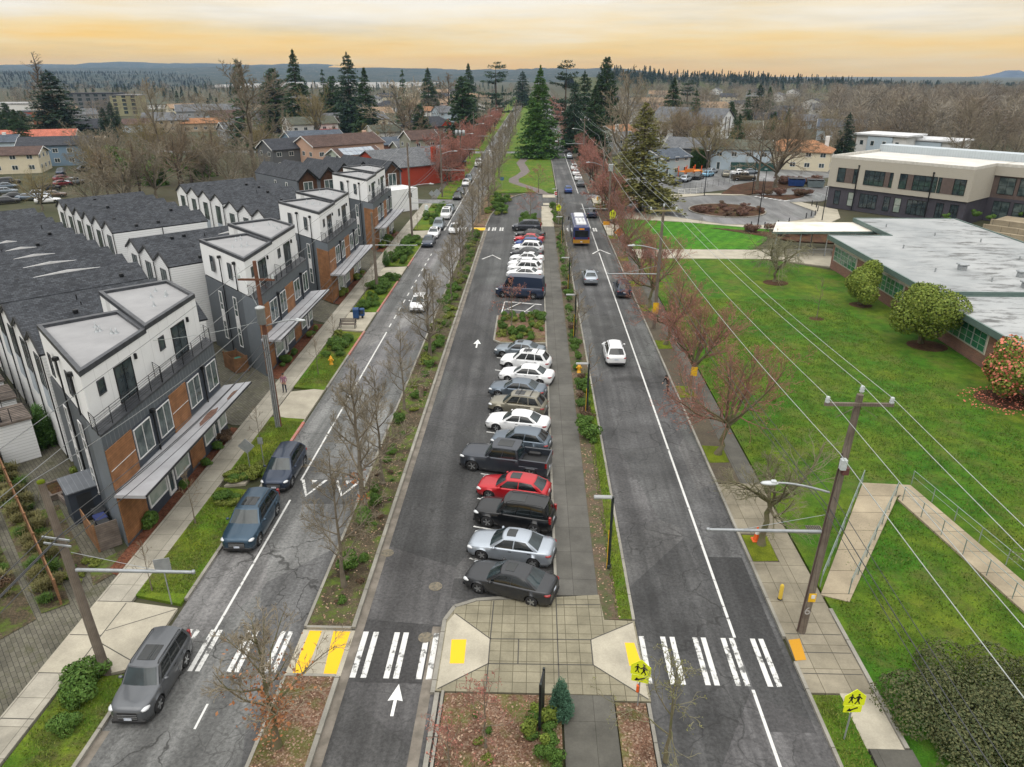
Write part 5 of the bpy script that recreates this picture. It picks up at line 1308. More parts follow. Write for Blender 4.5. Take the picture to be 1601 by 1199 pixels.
def house(name, label, x, y, rot, w_, d, h, rise, wm, rm, hip=0, wins=2, chim=None, group=None, cat='house', door=True, eave=.45, z=0, trim=True, garage=False):
    """ridge along local x; hip = length the ridge is pulled in at each end. rot in degrees."""
    r = thing(name, label, cat, (x, y, z), rad(rot), group)
    hw, hd = w_ / 2, d / 2
    b = MB()
    if hip: b.box(-hw, hw, -hd, hd, -.3, h)
    else: b.add([(-hw, -hd, -.3), (hw, -hd, -.3), (hw, hd, -.3), (-hw, hd, -.3), (-hw, -hd, h), (hw, -hd, h), (hw, hd, h), (-hw, hd, h), (-hw, 0, h + rise), (hw, 0, h + rise)],
                [(0, 1, 5, 4), (2, 3, 7, 6), (1, 2, 6, 9, 5), (3, 0, 4, 8, 7)])
    b.build('wall', WM[wm] if isinstance(wm, str) else wm, r)
    k = eave; e = h - rise * k / hd * (1 if not hip else .6)
    X, Y = hw + k, hd + k
    rf = MB(); th = .16
    v = [(-X, -Y, e), (X, -Y, e), (X, Y, e), (-X, Y, e), (-X + (hip + k if hip else 0), 0, h + rise), (X - (hip + k if hip else 0), 0, h + rise)]
    up = [(p[0], p[1], p[2] + th) for p in v]
    f = [(6, 7, 11, 10), (8, 9, 10, 11), (0, 4, 5, 1), (2, 5, 4, 3), (0, 1, 7, 6), (2, 3, 9, 8)]
    f += [(7, 8, 11), (9, 6, 10), (1, 5, 2), (3, 4, 0), (1, 2, 8, 7), (3, 0, 6, 9)] if hip else [(1, 5, 11, 7), (5, 2, 8, 11), (3, 4, 10, 9), (4, 0, 6, 10)]
    rf.add(v + up, f); ro = rf.build('roof', RM[rm] if isinstance(rm, str) else rm, r)
    if trim and not hip:
        for sx in (-1, 1):
            m = MB()
            for sy in (-1, 1):
                a, c = V3(sx * (X + .02), sy * Y, e + .03), V3(sx * (X + .02), 0, h + rise + .03)
                m.obox((a + c) / 2, (c - a) / 2, (.03, 0, 0), V3(0, 0, .15))
            m.build('barge_board', TRIMW, ro)
    # windows on the sides turned to the street camera
    cx_, cy_ = -x, -y
    cr, sr = math.cos(rad(rot)), math.sin(rad(rot))
    for (u, n, ln, dist) in (((1, 0), (0, -1), w_, hd), ((-1, 0), (0, 1), w_, hd), ((0, 1), (1, 0), d, hw), ((0, -1), (-1, 0), d, hw)):
        nx, ny = n[0] * cr - n[1] * sr, n[0] * sr + n[1] * cr
        if nx * cx_ + ny * cy_ < 0.05 * math.hypot(x, y): continue
        fl_ = 2 if h > 4.4 else 1
        for q in range(fl_):
            kk = max(1, round(ln / 4.2)) if wins else 0
            for i in range(kk):
                c = (i + .5) / kk * ln - ln / 2
                zz = .9 + (q * 2.75)
                ww, hh = (1.5, 1.25)
                if q == 0 and i == 0 and door and ln == w_: ww, hh, zz = 1.0, 2.05, .05
                if garage and q == 0 and i == kk - 1 and ln == w_: ww, hh, zz = 2.9, 2.2, .05
                o_ = (n[0] * (dist + .003) + u[0] * (c - ww / 2), n[1] * (dist + .003) + u[1] * (c - ww / 2), zz)
                isd = hh > 1.9
                window(r, 'door' if isd else 'window', o_, (*u, 0), (*n, 0), ww, hh, 1 if isd else 2, 1, TRIMW, TRIMW if (garage and ww > 2) else GLASS_DK, .1, .05, pane='one')
    if chim:
        cx, cy, chh, cm = chim
        m = MB(); m.bevbox(cx - .55, cx + .55, cy - .4, cy + .4, 0, h + rise + chh, .05); m.build('chimney', cm, ro)
    return r
def hp(px, py): return G(px, py)
def H_(label, px, py, rot, w_, d, h, rise, wm, rm, **k):
    x, y = G(px, py)
    return house(k.pop('name', 'house'), label, x, y, rot, w_, d, h, rise, wm, rm, **k)
# left of the street, beyond the townhouses (rot 45: long side to the lower right)
H_('peach two storey house with brown roof behind the dark gabled townhouses', 533, 259, 45, 23, 12, 6.4, 2.4, 'peach', 'brown', chim=(9.5, 1, .6, WM['peach']))
o = H_('pale mint house with solar panels on a brown roof', 556, 268, 45, 13, 8, 4.6, 1.8, 'mint', 'brown')
m = MB()
sl_ = 1.8 / 4.0
for i in range(7):
    for j in range(2):
        xa, ya = -5.2 + i * 1.5, -3.9 + j * 1.75
        f_ = lambda y: 4.6 + 1.8 * (1 + y / 4.0) + .26
        m.add([(xa, ya, f_(ya)), (xa + 1.42, ya, f_(ya)), (xa + 1.42, ya + 1.65, f_(ya + 1.65)), (xa, ya + 1.65, f_(ya + 1.65))], [(0, 1, 2, 3)])
m.build('solar_panel', glassmat('solar_glass', (.20, .24, .30), .2, (.28, .32, .36)), o)
H_('low red building with grey roof and red chimney beside the left walk', 640, 283, 45, 24, 15, 4.6, 3.4, 'redb', 'grey', wins=0, chim=(3, -6.5, .5, WM['redb']), name='red_building', cat='building', trim=False)
H_('sage green two storey house with white trim and brown gabled roof', 657, 246, 35, 10, 8.5, 6.0, 2.3, 'sage', 'brown')
H_('small sage garage with grey roof attached below the sage green house', 628, 243, 35, 5, 6, 3.0, 1.5, 'sage', 'grey', wins=0, name='garage', cat='garage')
o = H_('taupe house with dark hipped roof and a red gable, behind the sage house', 672, 221, 35, 19, 12, 6.0, 3.3, 'taupe', 'dark', hip=5)
m = MB(); m.add([(2, -6.4, 6.0), (8, -6.4, 6.0), (5, -6.4, 8.6), (5, -1.5, 8.6)], [(0, 1, 2), (1, 3, 2), (0, 2, 3)], [0, 1, 1]); m.build('dormer', [WM['redb'], RM['dark']], o)
H_('low white house with mossy grey roof left of the taupe house', 610, 219, 35, 18, 11, 3.6, 2.4, 'white', 'moss')
H_('low brick house with blue grey roof left of the sage house', 617, 239, 35, 17, 10, 3.2, 2.0, 'brick', 'blue', hip=3)
o = H_('long cream two storey house with wooden balcony and grey roof', 552, 208, 35, 30, 12, 6.0, 2.8, 'cream', 'grey')
m = MB(); m.box(3, 13, -8.6, -6.05, 2.9, 3.1); m.build('balcony', CEDAR, o); rail(o, [(3, -6.1, 3.1), (3, -8.6, 3.1), (13, -8.6, 3.1), (13, -6.1, 3.1)], 1, 4, 2, CEDAR, r=.06)
o = H_('white two storey house with red balcony at the middle left', 487, 216, 35, 20, 12, 6.0, 2.5, 'white', 'moss')
m = MB(); m.box(0, 9, -8.8, -6.05, 2.8, 3.9); m.build('balcony', WM['redb'], o)
H_('pale grey blue house with dark blue roof behind the cream house', 568, 187, 35, 26, 13, 4.6, 3, 'ltblue', 'blue', hip=5)
H_('charcoal house with steep gable left of the peach house', 446, 262, 45, 11, 9.5, 5.6, 2.4, 'slate', 'dark')
H_('grey blue house behind the charcoal house', 492, 240, 35, 18, 12, 5.2, 2.2, 'blue', 'blue')
H_('small grey gabled house seen through the tall bare tree', 372, 226, 40, 11, 10, 5.6, 2.6, 'grey', 'grey')
H_('long grey house under the tall bare tree, brown patches on its roof', 330, 191, 25, 34, 14, 6.2, 3.2, 'grey', 'grey')
H_('cream house with brick coloured roof in front of the long grey house', 322, 204, 25, 22, 11, 3.6, 2.0, 'tan', 'orange', hip=4)
H_('grey roofed house right of the long grey house', 425, 205, 30, 24, 13, 5.4, 3, 'ltblue', 'grey')
H_('long pale house with red tiled roof at the far left', 58, 232, 20, 28, 11, 4.2, 2.2, 'cream', 'red')
H_('blue two storey house with white windows behind the gravel car park', 98, 256, 20, 19, 10, 5.8, 2.0, 'blue', 'dark')
H_('cream house with flat grey brown roof at the far left edge', 10, 268, 20, 20, 12, 4.8, 1.6, 'cream', 'brown')
H_('grey blue roofed house at the left edge, its white chimney showing', 4, 240, 20, 12, 9, 4.0, 2, 'ltblue', 'blue', chim=(2, 0, .8, TRIMW))
H_('tan roofed low house behind the blue house', 118, 235, 20, 20, 10, 3.0, 1.6, 'tan', 'tan')
H_('craftsman house with white gable beside the dark fir', 138, 220, 30, 12, 11, 5.2, 3.0, 'slate', 'dark')
H_('house with rusty brown roof right of the blue house', 148, 242, 40, 12, 9, 3.2, 1.8, 'ltblue', 'brown')
H_('small yellow house with tan roof far up the left side', 662, 171, 30, 18, 12, 5.4, 2.4, 'yellow', 'tan')
H_('house with pale tan roof above the yellow house', 683, 154, 20, 26, 14, 6, 3.2, 'white', 'tan')
H_('white house with orange roof below the yellow house', 668, 186, 20, 14, 11, 4.8, 2.2, 'white', 'orange', hip=4)
H_('pale pink house right of the yellow house', 687, 171, 30, 14, 11, 5.0, 2.6, 'peach', 'tan')
H_('flat roofed modern white house below the dark firs on the left', 492, 172, 10, 30, 12, 4.2, .5, 'white', 'pale')
H_('brown roofed house far left of the street among bare trees', 747, 160, 20, 22, 14, 5.0, 3.4, 'tan', 'tan')
# mid rise blocks in the valley
def block(label, px, py, w_, d, h, rot, wm, col, rows_=5):
    x, y = G(px, py)
    r = thing('apartment_block', label, 'apartment block', (x, y, 0), rad(rot))
    b = MB(); b.box(-w_ / 2, w_ / 2, -d / 2, d / 2, -1, h); b.build('wall', WM[wm], r)
    b = MB(); b.box(-w_ / 2 - .2, w_ / 2 + .2, -d / 2 - .2, d / 2 + .2, h, h + .7); b.build('roof', RM[col], r)
    n = int(w_ / 5)
    for q in range(rows_):
        for i in range(n):
            m = MB(); xx = -w_ / 2 + (i + .5) * w_ / n
            m.box(xx - 1.2, xx + 1.2, -d / 2 - .06, -d / 2 + .02, 1.2 + q * h / rows_, 1.2 + q * h / rows_ + 1.7); m.build('window', GLASS_DK, r)
block('dark grey apartment block in the valley on the left', 158, 180, 30, 16, 13, 8, 'slate', 'dark')
block('olive and white apartment block in the valley, right of the dark one', 205, 180, 17, 14, 12, 8, 'olive', 'pale')
block('long white industrial building in the valley behind the big dark fir', 44, 188, 34, 24, 9, 10, 'white', 'pale', 1)
block('small red industrial building below the long white one', 58, 193, 14, 12, 6, 10, 'redb', 'grey', 1)
# right of the street
def church():
    x, y = G(1080, 222)
    r = thing('church', 'long white church with grey roof, tall narrow windows and a white gable end', 'church', (x, y, 0), rad(-38))
    w_, d, h, rs2 = 29, 17, 7.6, 5.0
    hw, hd = w_ / 2, d / 2
    b = MB(); b.add([(-hw, -hd, -.3), (hw, -hd, -.3), (hw, hd, -.3), (-hw, hd, -.3), (-hw, -hd, h), (hw, -hd, h), (hw, hd, h), (-hw, hd, h), (-hw, 0, h + rs2), (hw, 0, h + rs2)], [(0, 1, 5, 4), (2, 3, 7, 6), (1, 2, 6, 9, 5), (3, 0, 4, 8, 7)]); b.build('wall', WHITE, r)
    rf = MB(); k = .5; e = h - .3
    for s in (-1, 1): rf.add([(-hw - k, s * (hd + k), e), (hw + k, s * (hd + k), e), (hw + k, 0, h + rs2 + .1), (-hw - k, 0, h + rs2 + .1)] + [(-hw - k, s * (hd + k), e + .2), (hw + k, s * (hd + k), e + .2), (hw + k, 0, h + rs2 + .3), (-hw - k, 0, h + rs2 + .3)], [(4, 5, 6, 7), (0, 1, 5, 4), (1, 2, 6, 5), (3, 0, 4, 7), (0, 3, 2, 1)])
    rf.build('roof', RM['grey'], r)
    for i in range(6):
        window(r, 'window', (-hw + 1.6 + i * 4.6, -hd - .003, 2.2), (1, 0, 0), (0, -1, 0), 1.9, 4.6, 1, 1, M('brown_frame', (.16, .10, .06), None, 3, .6) if i == 0 else D.materials['brown_frame'], GLASS_DK, .18, .06)
    for c in (-2.2, 1.4): window(r, 'window', (hw + .003, c, 3.0), (0, 1, 0), (1, 0, 0), .9, 7.0, 1, 1, D.materials['brown_frame'], GLASS_DK, .1, .06)
    m = MB(); m.lathe([(.001, 0), (1.3, 0), (1.3, .08), (.001, .08)], 20, 0, False, (8.5, 0, 0), 'y'); m2 = link('round_emblem', m.mesh('round_emblem', M('emblem_blue', (.12, .32, .55), None, 3, .6)), r); m2.location = (0, -hd - .09, 3.0)
church()
H_('pale green house with orange roof and white chimney by the right road', 962, 232, 50, 14, 11, 5.6, 2.4, 'mint', 'orange', chim=(-6.3, -4.5, .8, TRIMW))
H_('grey house gable below the pale green house', 972, 240, 50, 8, 8, 5.0, 2.0, 'grey', 'grey')
H_('dark grey low house with slate roof in front of the church', 1093, 249, -25, 20, 13, 3.8, 2.6, 'dkgrey', 'grey')
H_('pale blue house with white gable beside the small car park', 1155, 262, -12, 16, 12, 5.6, 2.0, 'ltblue', 'moss')
H_('cream house with orange hipped roof and white chimney left of the school', 1242, 262, -25, 19, 12, 5.0, 2.6, 'cream', 'orange', hip=5, chim=(7.5, 2.0, 1.2, TRIMW))
H_('aqua house half hidden behind the olive conifer', 1036, 272, 40, 11, 9, 4.6, 1.8, 'aqua', 'blue')
H_('white house with brown roof behind the church', 1112, 192, -12, 24, 14, 6.2, 4.6, 'white', 'tan', hip=5)
H_('low white house right of the church', 1150, 214, -12, 20, 11, 4.2, 2.4, 'white', 'moss')
H_('cream house with tan roof far behind the church', 1038, 158, -10, 30, 14, 6.0, 3.6, 'cream', 'tan')
H_('pink roofed house right of the dark firs', 1022, 172, -10, 20, 13, 5.6, 3.0, 'peach', 'tan')
H_('white house with carport right of the dark firs', 962, 194, -10, 18, 12, 5.0, 2.6, 'white', 'grey')
H_('grey roofed house at the wood edge left of the school', 1312, 218, -20, 18, 12, 5.2, 2.6, 'ltblue', 'blue')
H_('white house with slate roof deep among the bare trees', 1325, 202, -15, 16, 11, 5.2, 2.6, 'white', 'blue')
def flat_block(label, px, py, w_, d, h, wm):
    x, y = G(px, py)
    r = thing('flat_roofed_block', label, 'building', (x, y, 0), rad(-48))
    b = MB(); b.box(-w_ / 2, w_ / 2, -d / 2, d / 2, 0, h); b.build('wall', WM['white'], r)
    b = MB(); b.box(-w_ * .25, w_ * .25, -d / 2 - .6, -d / 2 + .1, 0, h - .3); b.build('bay', WM[wm], r)
    b = MB(); b.box(-w_ / 2 - .8, w_ / 2 + .8, -d / 2 - .9, d / 2 + .8, h, h + .45); b.build('roof', M('pale_flat_roof', (.62, .63, .64), None, 1, .7) if 'pale_flat_roof' not in D.materials else D.materials['pale_flat_roof'], r)
    for i in range(4): window(r, 'window', (-w_ * .42 + i * w_ * .24, -d / 2 - (.603 if i in (1, 2) else .003), h - 3.0), (1, 0, 0), (0, -1, 0), 1.2, 1.5, 1, 1, TRIMW, GLASS_DK, .1, .05)
flat_block('white flat roofed block with blue bay, left one behind the school', 1384, 250, 15, 12, 7.5, 'ltblue')
flat_block('white flat roofed block right behind the school roof', 1458, 252, 15, 12, 6.3, 'ltblue')
# more houses of the far streets, seen as roofs between the trees
rn = random.Random(21)
far_l = [(600, 199), (640, 190), (615, 178), (575, 174), (700, 180), (545, 170), (455, 192), (400, 190), (360, 200), (270, 205), (250, 193), (285, 182), (715, 164), (640, 152), (605, 160), (660, 146), (245, 170), (130, 196), (95, 190), (20, 200), (110, 172), (225, 205), (440, 176), (395, 172), (560, 186), (590, 192), (625, 170), (650, 178), (580, 164), (530, 184), (475, 184), (505, 190), (700, 190), (720, 182), (735, 172), (690, 160), (705, 150), (565, 158), (440, 200), (385, 206), (350, 182), (310, 176), (420, 166), (470, 166)]
far_r = [(1100, 168), (1140, 160), (1075, 150), (1180, 172), (1225, 190), (1200, 205), (1270, 170), (1215, 158), (1155, 176), (1260, 200), (1120, 148), (985, 182), (1000, 160), (1290, 186), (1180, 150), (960, 168), (1330, 178), (1240, 150)]
for side, pts in (('left', far_l), ('right', far_r)):
    for px, py in pts:
        wm = rn.choice(['white', 'white', 'white', 'cream', 'tan', 'cream', 'ltblue', 'grey']); rm = rn.choice(['grey', 'dark', 'brown', 'moss', 'grey', 'blue', 'tan'])
        x, y = G(px, py)
        house('house', 'small far house with a pitched roof half hidden by trees %s of the street' % side, x, y, rn.choice([30, 40, 20]) if side == 'left' else rn.choice([-20, -10, 60]), rn.uniform(13, 20), rn.uniform(10, 13), rn.choice([3.4, 5.2, 5.6]), rn.uniform(2, 3.2), wm, rm, rn.choice([0, 0, 4]), wins=1, door=False, trim=False, group='far houses on the %s' % side)
# ------------------------------------------------------------------ trees and plants
def leafmat(name, c1, c2, c3=None, rough=.75, trans=0, coord='Object', sc=1.3, rnd=.3):
    m, t, b = newmat(name)
    vec = coordnode(t, coord)
    f = noise(t, vec, sc, 3)
    col = mixc(t, rampv(t, f, .35, .65), c1, c2)
    geo = nd(t, 'ShaderNodeNewGeometry')
    col = mixc(t, mathn(t, 'MULTIPLY', geo.outputs['Random Per Island'], .75), col, c3 or tuple(q * 1.6 for q in c2))
    oi = nd(t, 'ShaderNodeObjectInfo')
    hs = nd(t, 'ShaderNodeHueSaturation')
    t.links.new(mathn(t, 'MULTIPLY_ADD', oi.outputs['Random'], rnd), hs.inputs['Value'])
    hs.inputs['Value'].links[0].from_node.inputs[2].default_value = 1 - rnd / 2
    t.links.new(col, hs.inputs['Color'])
    t.links.new(hs.outputs[0], b.inputs['Base Color'])
    b.inputs['Roughness'].default_value = rough
    b.inputs['Specular IOR Level'].default_value = .25
    return m
BARK = M('bark_grey', (.17, .145, .105), (.12, .10, .075), 2.5, .95, bump=.5, rnd=.3)
BARKM = M('bark_mossy', (.150, .122, .080), (.105, .110, .045), 1.6, .95, bump=.5)
BARKB = M('bark_brown', (.085, .062, .045), (.055, .042, .03), 2.5, .95, rnd=.3)
TWIG = M('twig_grey', (.27, .23, .165), (.20, .17, .12), 1.5, .95, rnd=.35)
TWIGB = M('twig_brown', (.225, .170, .110), (.17, .13, .085), 1.5, .95, rnd=.35)
TWIGR = M('twig_red', (.30, .145, .108), (.24, .125, .095), 1.5, .9, rnd=.3)
TWIGO = M('twig_olive', (.25, .20, .095), (.19, .155, .075), 1.5, .95, rnd=.3)
TWIGG = M('twig_green_grey', (.22, .205, .125), (.17, .16, .10), 1.5, .95, rnd=.3)
BUDR = leafmat('red_bud', (.34, .125, .10), (.26, .10, .08), (.40, .19, .14))
BUDG = leafmat('green_bud', (.16, .17, .05), (.13, .13, .05))
BUDB = leafmat('brown_leaf', (.30, .12, .05), (.22, .085, .035), (.38, .19, .09))
WILLOWM = leafmat('willow_twig', (.30, .185, .085), (.24, .14, .07), (.36, .24, .12))
NEED = leafmat('conifer_needle', (.028, .062, .026), (.038, .080, .030), (.06, .11, .04))
NEEDB = leafmat('bright_conifer_needle', (.045, .115, .022), (.060, .145, .026), (.095, .19, .04))
NEEDD = leafmat('dark_conifer_needle', (.019, .045, .026), (.027, .058, .031), (.042, .078, .04))
NEEDO = leafmat('olive_conifer_needle', (.115, .118, .030), (.14, .14, .036), (.19, .18, .06))
LEAFE = leafmat('evergreen_leaf', (.075, .125, .016), (.115, .17, .022), (.24, .28, .05))
LEAFS = leafmat('shrub_leaf', (.045, .105, .016), (.065, .135, .02), (.11, .18, .035))
LEAFD = leafmat('dark_shrub_leaf', (.028, .058, .016), (.042, .078, .020), (.07, .11, .03))
LEAFY = leafmat('yellow_green_leaf', (.11, .15, .02), (.15, .18, .03), (.20, .22, .05))
LEAFT = leafmat('straw_grass_leaf', (.16, .14, .05), (.12, .13, .04), (.22, .20, .09))
LEAFBR = leafmat('brown_shrub_leaf', (.085, .055, .035), (.11, .07, .045), (.15, .10, .06))
LEAFRD = leafmat('dark_red_shrub', (.120, .062, .045), (.095, .052, .04), (.19, .11, .08))
def _tubes(mb, Pt, Rd, n=3, mat=0):
    """Pt (B,k,3), Rd (B,k): many tapered branches at once."""
    B, k, _ = Pt.shape
    d = np.gradient(Pt, axis=1); d /= np.linalg.norm(d, axis=2, keepdims=True) + 1e-9
    ref = np.where(np.abs(d[:, :1, 2:3]) < .9, np.array([[[0, 0, 1.]]]), np.array([[[1., 0, 0]]]))
    u = np.cross(d, np.broadcast_to(ref, d.shape)); u /= np.linalg.norm(u, axis=2, keepdims=True) + 1e-9
    v = np.cross(d, u); a = np.arange(n) * 2 * math.pi / n
    ring = Pt[:, :, None] + Rd[:, :, None, None] * (np.cos(a)[None, None, :, None] * u[:, :, None] + np.sin(a)[None, None, :, None] * v[:, :, None])
    i = np.arange(n); j = (i + 1) % n
    f = np.concatenate([np.stack([q * n + i, q * n + j, (q + 1) * n + j, (q + 1) * n + i], 1) for q in range(k - 1)])
    F = (f[None] + (np.arange(B) * k * n)[:, None, None]).reshape(-1, 4)
    mb.add(ring.reshape(-1, 3), F, mat, True)
def quads(mb, c, size, rs, mat=0, nrm=None, aspect=.6):
    c = np.asarray(c, float); n = len(c)
    a = rs.normal(size=(n, 3)); a /= np.linalg.norm(a, axis=1)[:, None]
    b = rs.normal(size=(n, 3))
    if nrm is not None: a = a - .75 * nrm * (a * nrm).sum(1)[:, None]; a /= np.linalg.norm(a, axis=1)[:, None]; b = b - .75 * nrm * (b * nrm).sum(1)[:, None]
    b -= a * (a * b).sum(1)[:, None]; b /= np.linalg.norm(b, axis=1)[:, None] + 1e-9
    s = (size * rs.uniform(.6, 1.3, n))[:, None] if np.isscalar(size) else size[:, None]
    v = np.stack([c - a * s, c + b * s * aspect, c + a * s, c - b * s * aspect], 1).reshape(-1, 3)
    mb.add(v, np.arange(n * 4).reshape(n, 4), mat, False)
def bare(seed, H, trunk_h, r0, limbs, spread, n2, n3, n4, up=.35, leader=.5, wig=.16, twig=.011, bud=0, budsize=.05, lean=(0, 0), droop=0, len2=.5, len3=.42, len4=.5):
    rs = np.random.RandomState(seed)
    tk, cr = MB(), MB()
    K = 6
    base = np.zeros(3); top = np.array((lean[0], lean[1], H * (.95 if leader else trunk_h / H + .05)))
    if leader == 0: top = np.array((lean[0], lean[1], trunk_h))
    t = np.linspace(0, 1, 8)[:, None]
    tp = base + (top - base) * t + np.concatenate([rs.normal(0, .06 * r0 / .15, (8, 2)), np.zeros((8, 1))], 1) * np.minimum(1, t * 4)
    tr = r0 * (1 - .88 * t[:, 0] ** .8) if leader else r0 * (1 - .35 * t[:, 0]); tr[0] *= 1.5
    tk.tube(tp, tr, 8)
    def path(p, d, L, kk, up_, wig_):
        pts = [p]; step = L / (kk - 1)
        for _ in range(kk - 1):
            d = d + rs.normal(0, wig_, 3) + np.array((0, 0, up_)) / (kk - 1); d /= np.linalg.norm(d)
            p = p + d * step; pts.append(p)
        return np.array(pts)
    def perp(d, ang):
        r = rs.normal(size=3); r -= d * r.dot(d); r /= np.linalg.norm(r)
        return d * math.cos(ang) + r * math.sin(ang)
    L1 = []
    for i in range(limbs):
        f = trunk_h / H + (1 - trunk_h / H) * .85 * (i + rs.uniform(.1, .9)) / limbs if leader else rs.uniform(.82, 1)
        z = f * (len(tp) - 1); a = int(min(z, len(tp) - 2)); p = tp[a] + (tp[a + 1] - tp[a]) * (z - a)
        az = i * 2.4 + rs.uniform(-.4, .4)
        if leader:
            rel = (f * H - trunk_h) / (H - trunk_h)
            el = .45 + .55 * rel; L = (spread * (1.1 - .75 * rel) + .12 * H * (1 - rel)) * rs.uniform(.8, 1.15); rr = r0 * .42 * (1 - .6 * rel)
        else:
            el = rs.uniform(.35, 1.05) if i % 3 else 1.2; L = (H - trunk_h) * rs.uniform(.75, 1.05) / max(.55, math.sin(min(1.3, el + up * .6))) * .85; L = min(L, spread * 1.25 / max(.25, math.cos(el))); rr = r0 * .55
        d = np.array((math.cos(az) * math.cos(el), math.sin(az) * math.cos(el), math.sin(el)))
        q = path(p, d, L, 7, up, wig); L1.append((q, rr, L))
        tk.tube(q, rr * (1 - .8 * np.linspace(0, 1, 7)), 5, cap=False)
    def children(parents, n, lf, ang0, ang1, kk, up_, wig_, minr):
        outp = []
        for q, rr, L in parents:
            for i in range(n):
                f = .18 + .82 * (i + rs.uniform(0, 1)) / n
                z = f * (len(q) - 1); a = int(min(z, len(q) - 2)); p = q[a] + (q[a + 1] - q[a]) * (z - a)
                d = q[a + 1] - q[a]; d = d / np.linalg.norm(d)
                dd = perp(d, rs.uniform(ang0, ang1)); ll = L * lf * (1.1 - .55 * f) * rs.uniform(.7, 1.2)
                outp.append((path(p, dd, ll, kk, up_, wig_), max(minr, rr * (1 - .75 * f) * .55), ll))
        return outp
    l2 = children(L1, n2, len2, .5, 1.0, 5, up * .8 - droop, wig, twig * 1.8)
    if leader: l2 += children([(tp[4:], r0 * .3, H * .35)], 6, .35, .4, .8, 5, up, wig, twig * 1.8)
    l3 = children(l2, n3, len3 * 1.25, .45, 1.0, 4, up * .6 - droop, wig * 1.1, twig * 1.3)
    l4 = children(l3, n4, len4 * 1.2, .4, .95, 3, up * .4 - droop, wig, twig)
    for lst, n, k, tip in ((l2, 4, 5, .35), (l3, 3, 4, .5), (l4, 3, 3, .55)):
        if lst: _tubes(cr, np.array([q for q, _, _ in lst]), np.array([rr * (1 - (1 - tip) * np.linspace(0, 1, k)) for _, rr, _ in lst]), n, 0)
    if bud:
        tips = np.array([q[-1 - (i % 2)] + rs.normal(0, .03, 3) for i, (q, _, _) in enumerate(l4 or l3) for _ in range(bud)])
        quads(cr, tips + rs.normal(0, .06, tips.shape), budsize, rs, 1)
    return tk, cr
TREES = {}
def proto(key, tk, cr, bm, cm): TREES[key] = (tk.mesh(key + '_trunk', bm), cr.mesh(key + '_crown', cm))
for k in range(3): proto('median%d' % k, *bare(10 + k, 9.2, 1.6, .13, 14, 1.9, 8, 5, 4, .55, 1, .13, .0095), BARK, [TWIG])
proto('medianbig', *bare(31, 10.5, 1.3, .20, 17, 2.6, 9, 6, 4, .6, 1, .14, .0095), BARK, [TWIG])
proto('brownleaf', *bare(41, 6.6, 1.8, .15, 13, 2.4, 8, 5, 4, .5, 1, .15, .0095, 0), BARKM, [TWIG])
for k in range(3): proto('maple%d' % k, *bare(50 + k, 8.0, 2.3, .20, 9, 3.6, 10, 7, 4, .55, 0, .14, .009, 1, .05, (.5, .1)), BARKM, [TWIGR, BUDR])
proto('pollard', *bare(61, 6.5, 2.9, .19, 9, 3.4, 9, 7, 4, .40, 0, .2, .009, 0, .03, (.1, 0)), BARKM, [TWIGG])
proto('sapling', *bare(71, 3.6, 1.0, .035, 7, .75, 4, 2, 0, .35, 1, .16, .007), BARK, [TWIGB])
proto('redsapling', *bare(72, 5.0, 1.2, .07, 9, 1.8, 5, 3, 2, .2, 1, .2, .009, 1, .06), BARK, [TWIGR, BUDR])
proto('budsapling', *bare(73, 5.6, 1.5, .09, 9, 2.2, 5, 3, 2, .15, 1, .22, .010, 1, .045), BARKM, [TWIGG, BUDG])
for k in range(3): proto('big%d' % k, *bare(80 + k, 21, 4.5, .42, 12, 6.2, 8, 6, 4, .35, 1, .17, .022), BARK, [TWIG])
for k in range(2): proto('wide%d' % k, *bare(90 + k, 15, 3.2, .40, 10, 7.0, 8, 6, 4, .3, 0, .18, .024), BARK, [(TWIGB, TWIGO)[k]])
proto('pale', *bare(94, 13, 1.2, .30, 9, 6.2, 8, 6, 3, .35, 0, .16, .030), M('bark_pale', (.26, .225, .17), (.18, .15, .11), 2, .9), [M('twig_pale', (.22, .19, .14), (.17, .145, .10), 2, .9, rnd=.2)])
proto('bigpale', *bare(83, 21, 4.0, .40, 15, 7.0, 9, 6, 4, .4, 1, .17, .024), BARK, [D.materials['twig_pale']])
proto('mid0', *bare(96, 11, 2.4, .25, 9, 4.2, 7, 5, 3, .4, 1, .18, .026), BARKB, [TWIGB])
proto('mid1', *bare(97, 12, 2.0, .26, 9, 4.0, 7, 5, 3, .45, 0, .18, .026), BARK, [TWIG])
proto('farred', *bare(98, 8, 2.2, .2, 8, 3.2, 8, 6, 3, .5, 0, .16, .018, 2, .085), BARKB, [TWIGR, BUDR])
proto('poplar', *bare(99, 26, 2.5, .4, 26, 1.6, 6, 5, 3, .9, 1, .12, .026), BARKB, [TWIGB])
proto('weeper', *bare(101, 4.6, 1.5, .17, 8, 3.2, 8, 6, 4, -.1, 0, .26, .010, droop=.5), BARKM, [TWIGG])
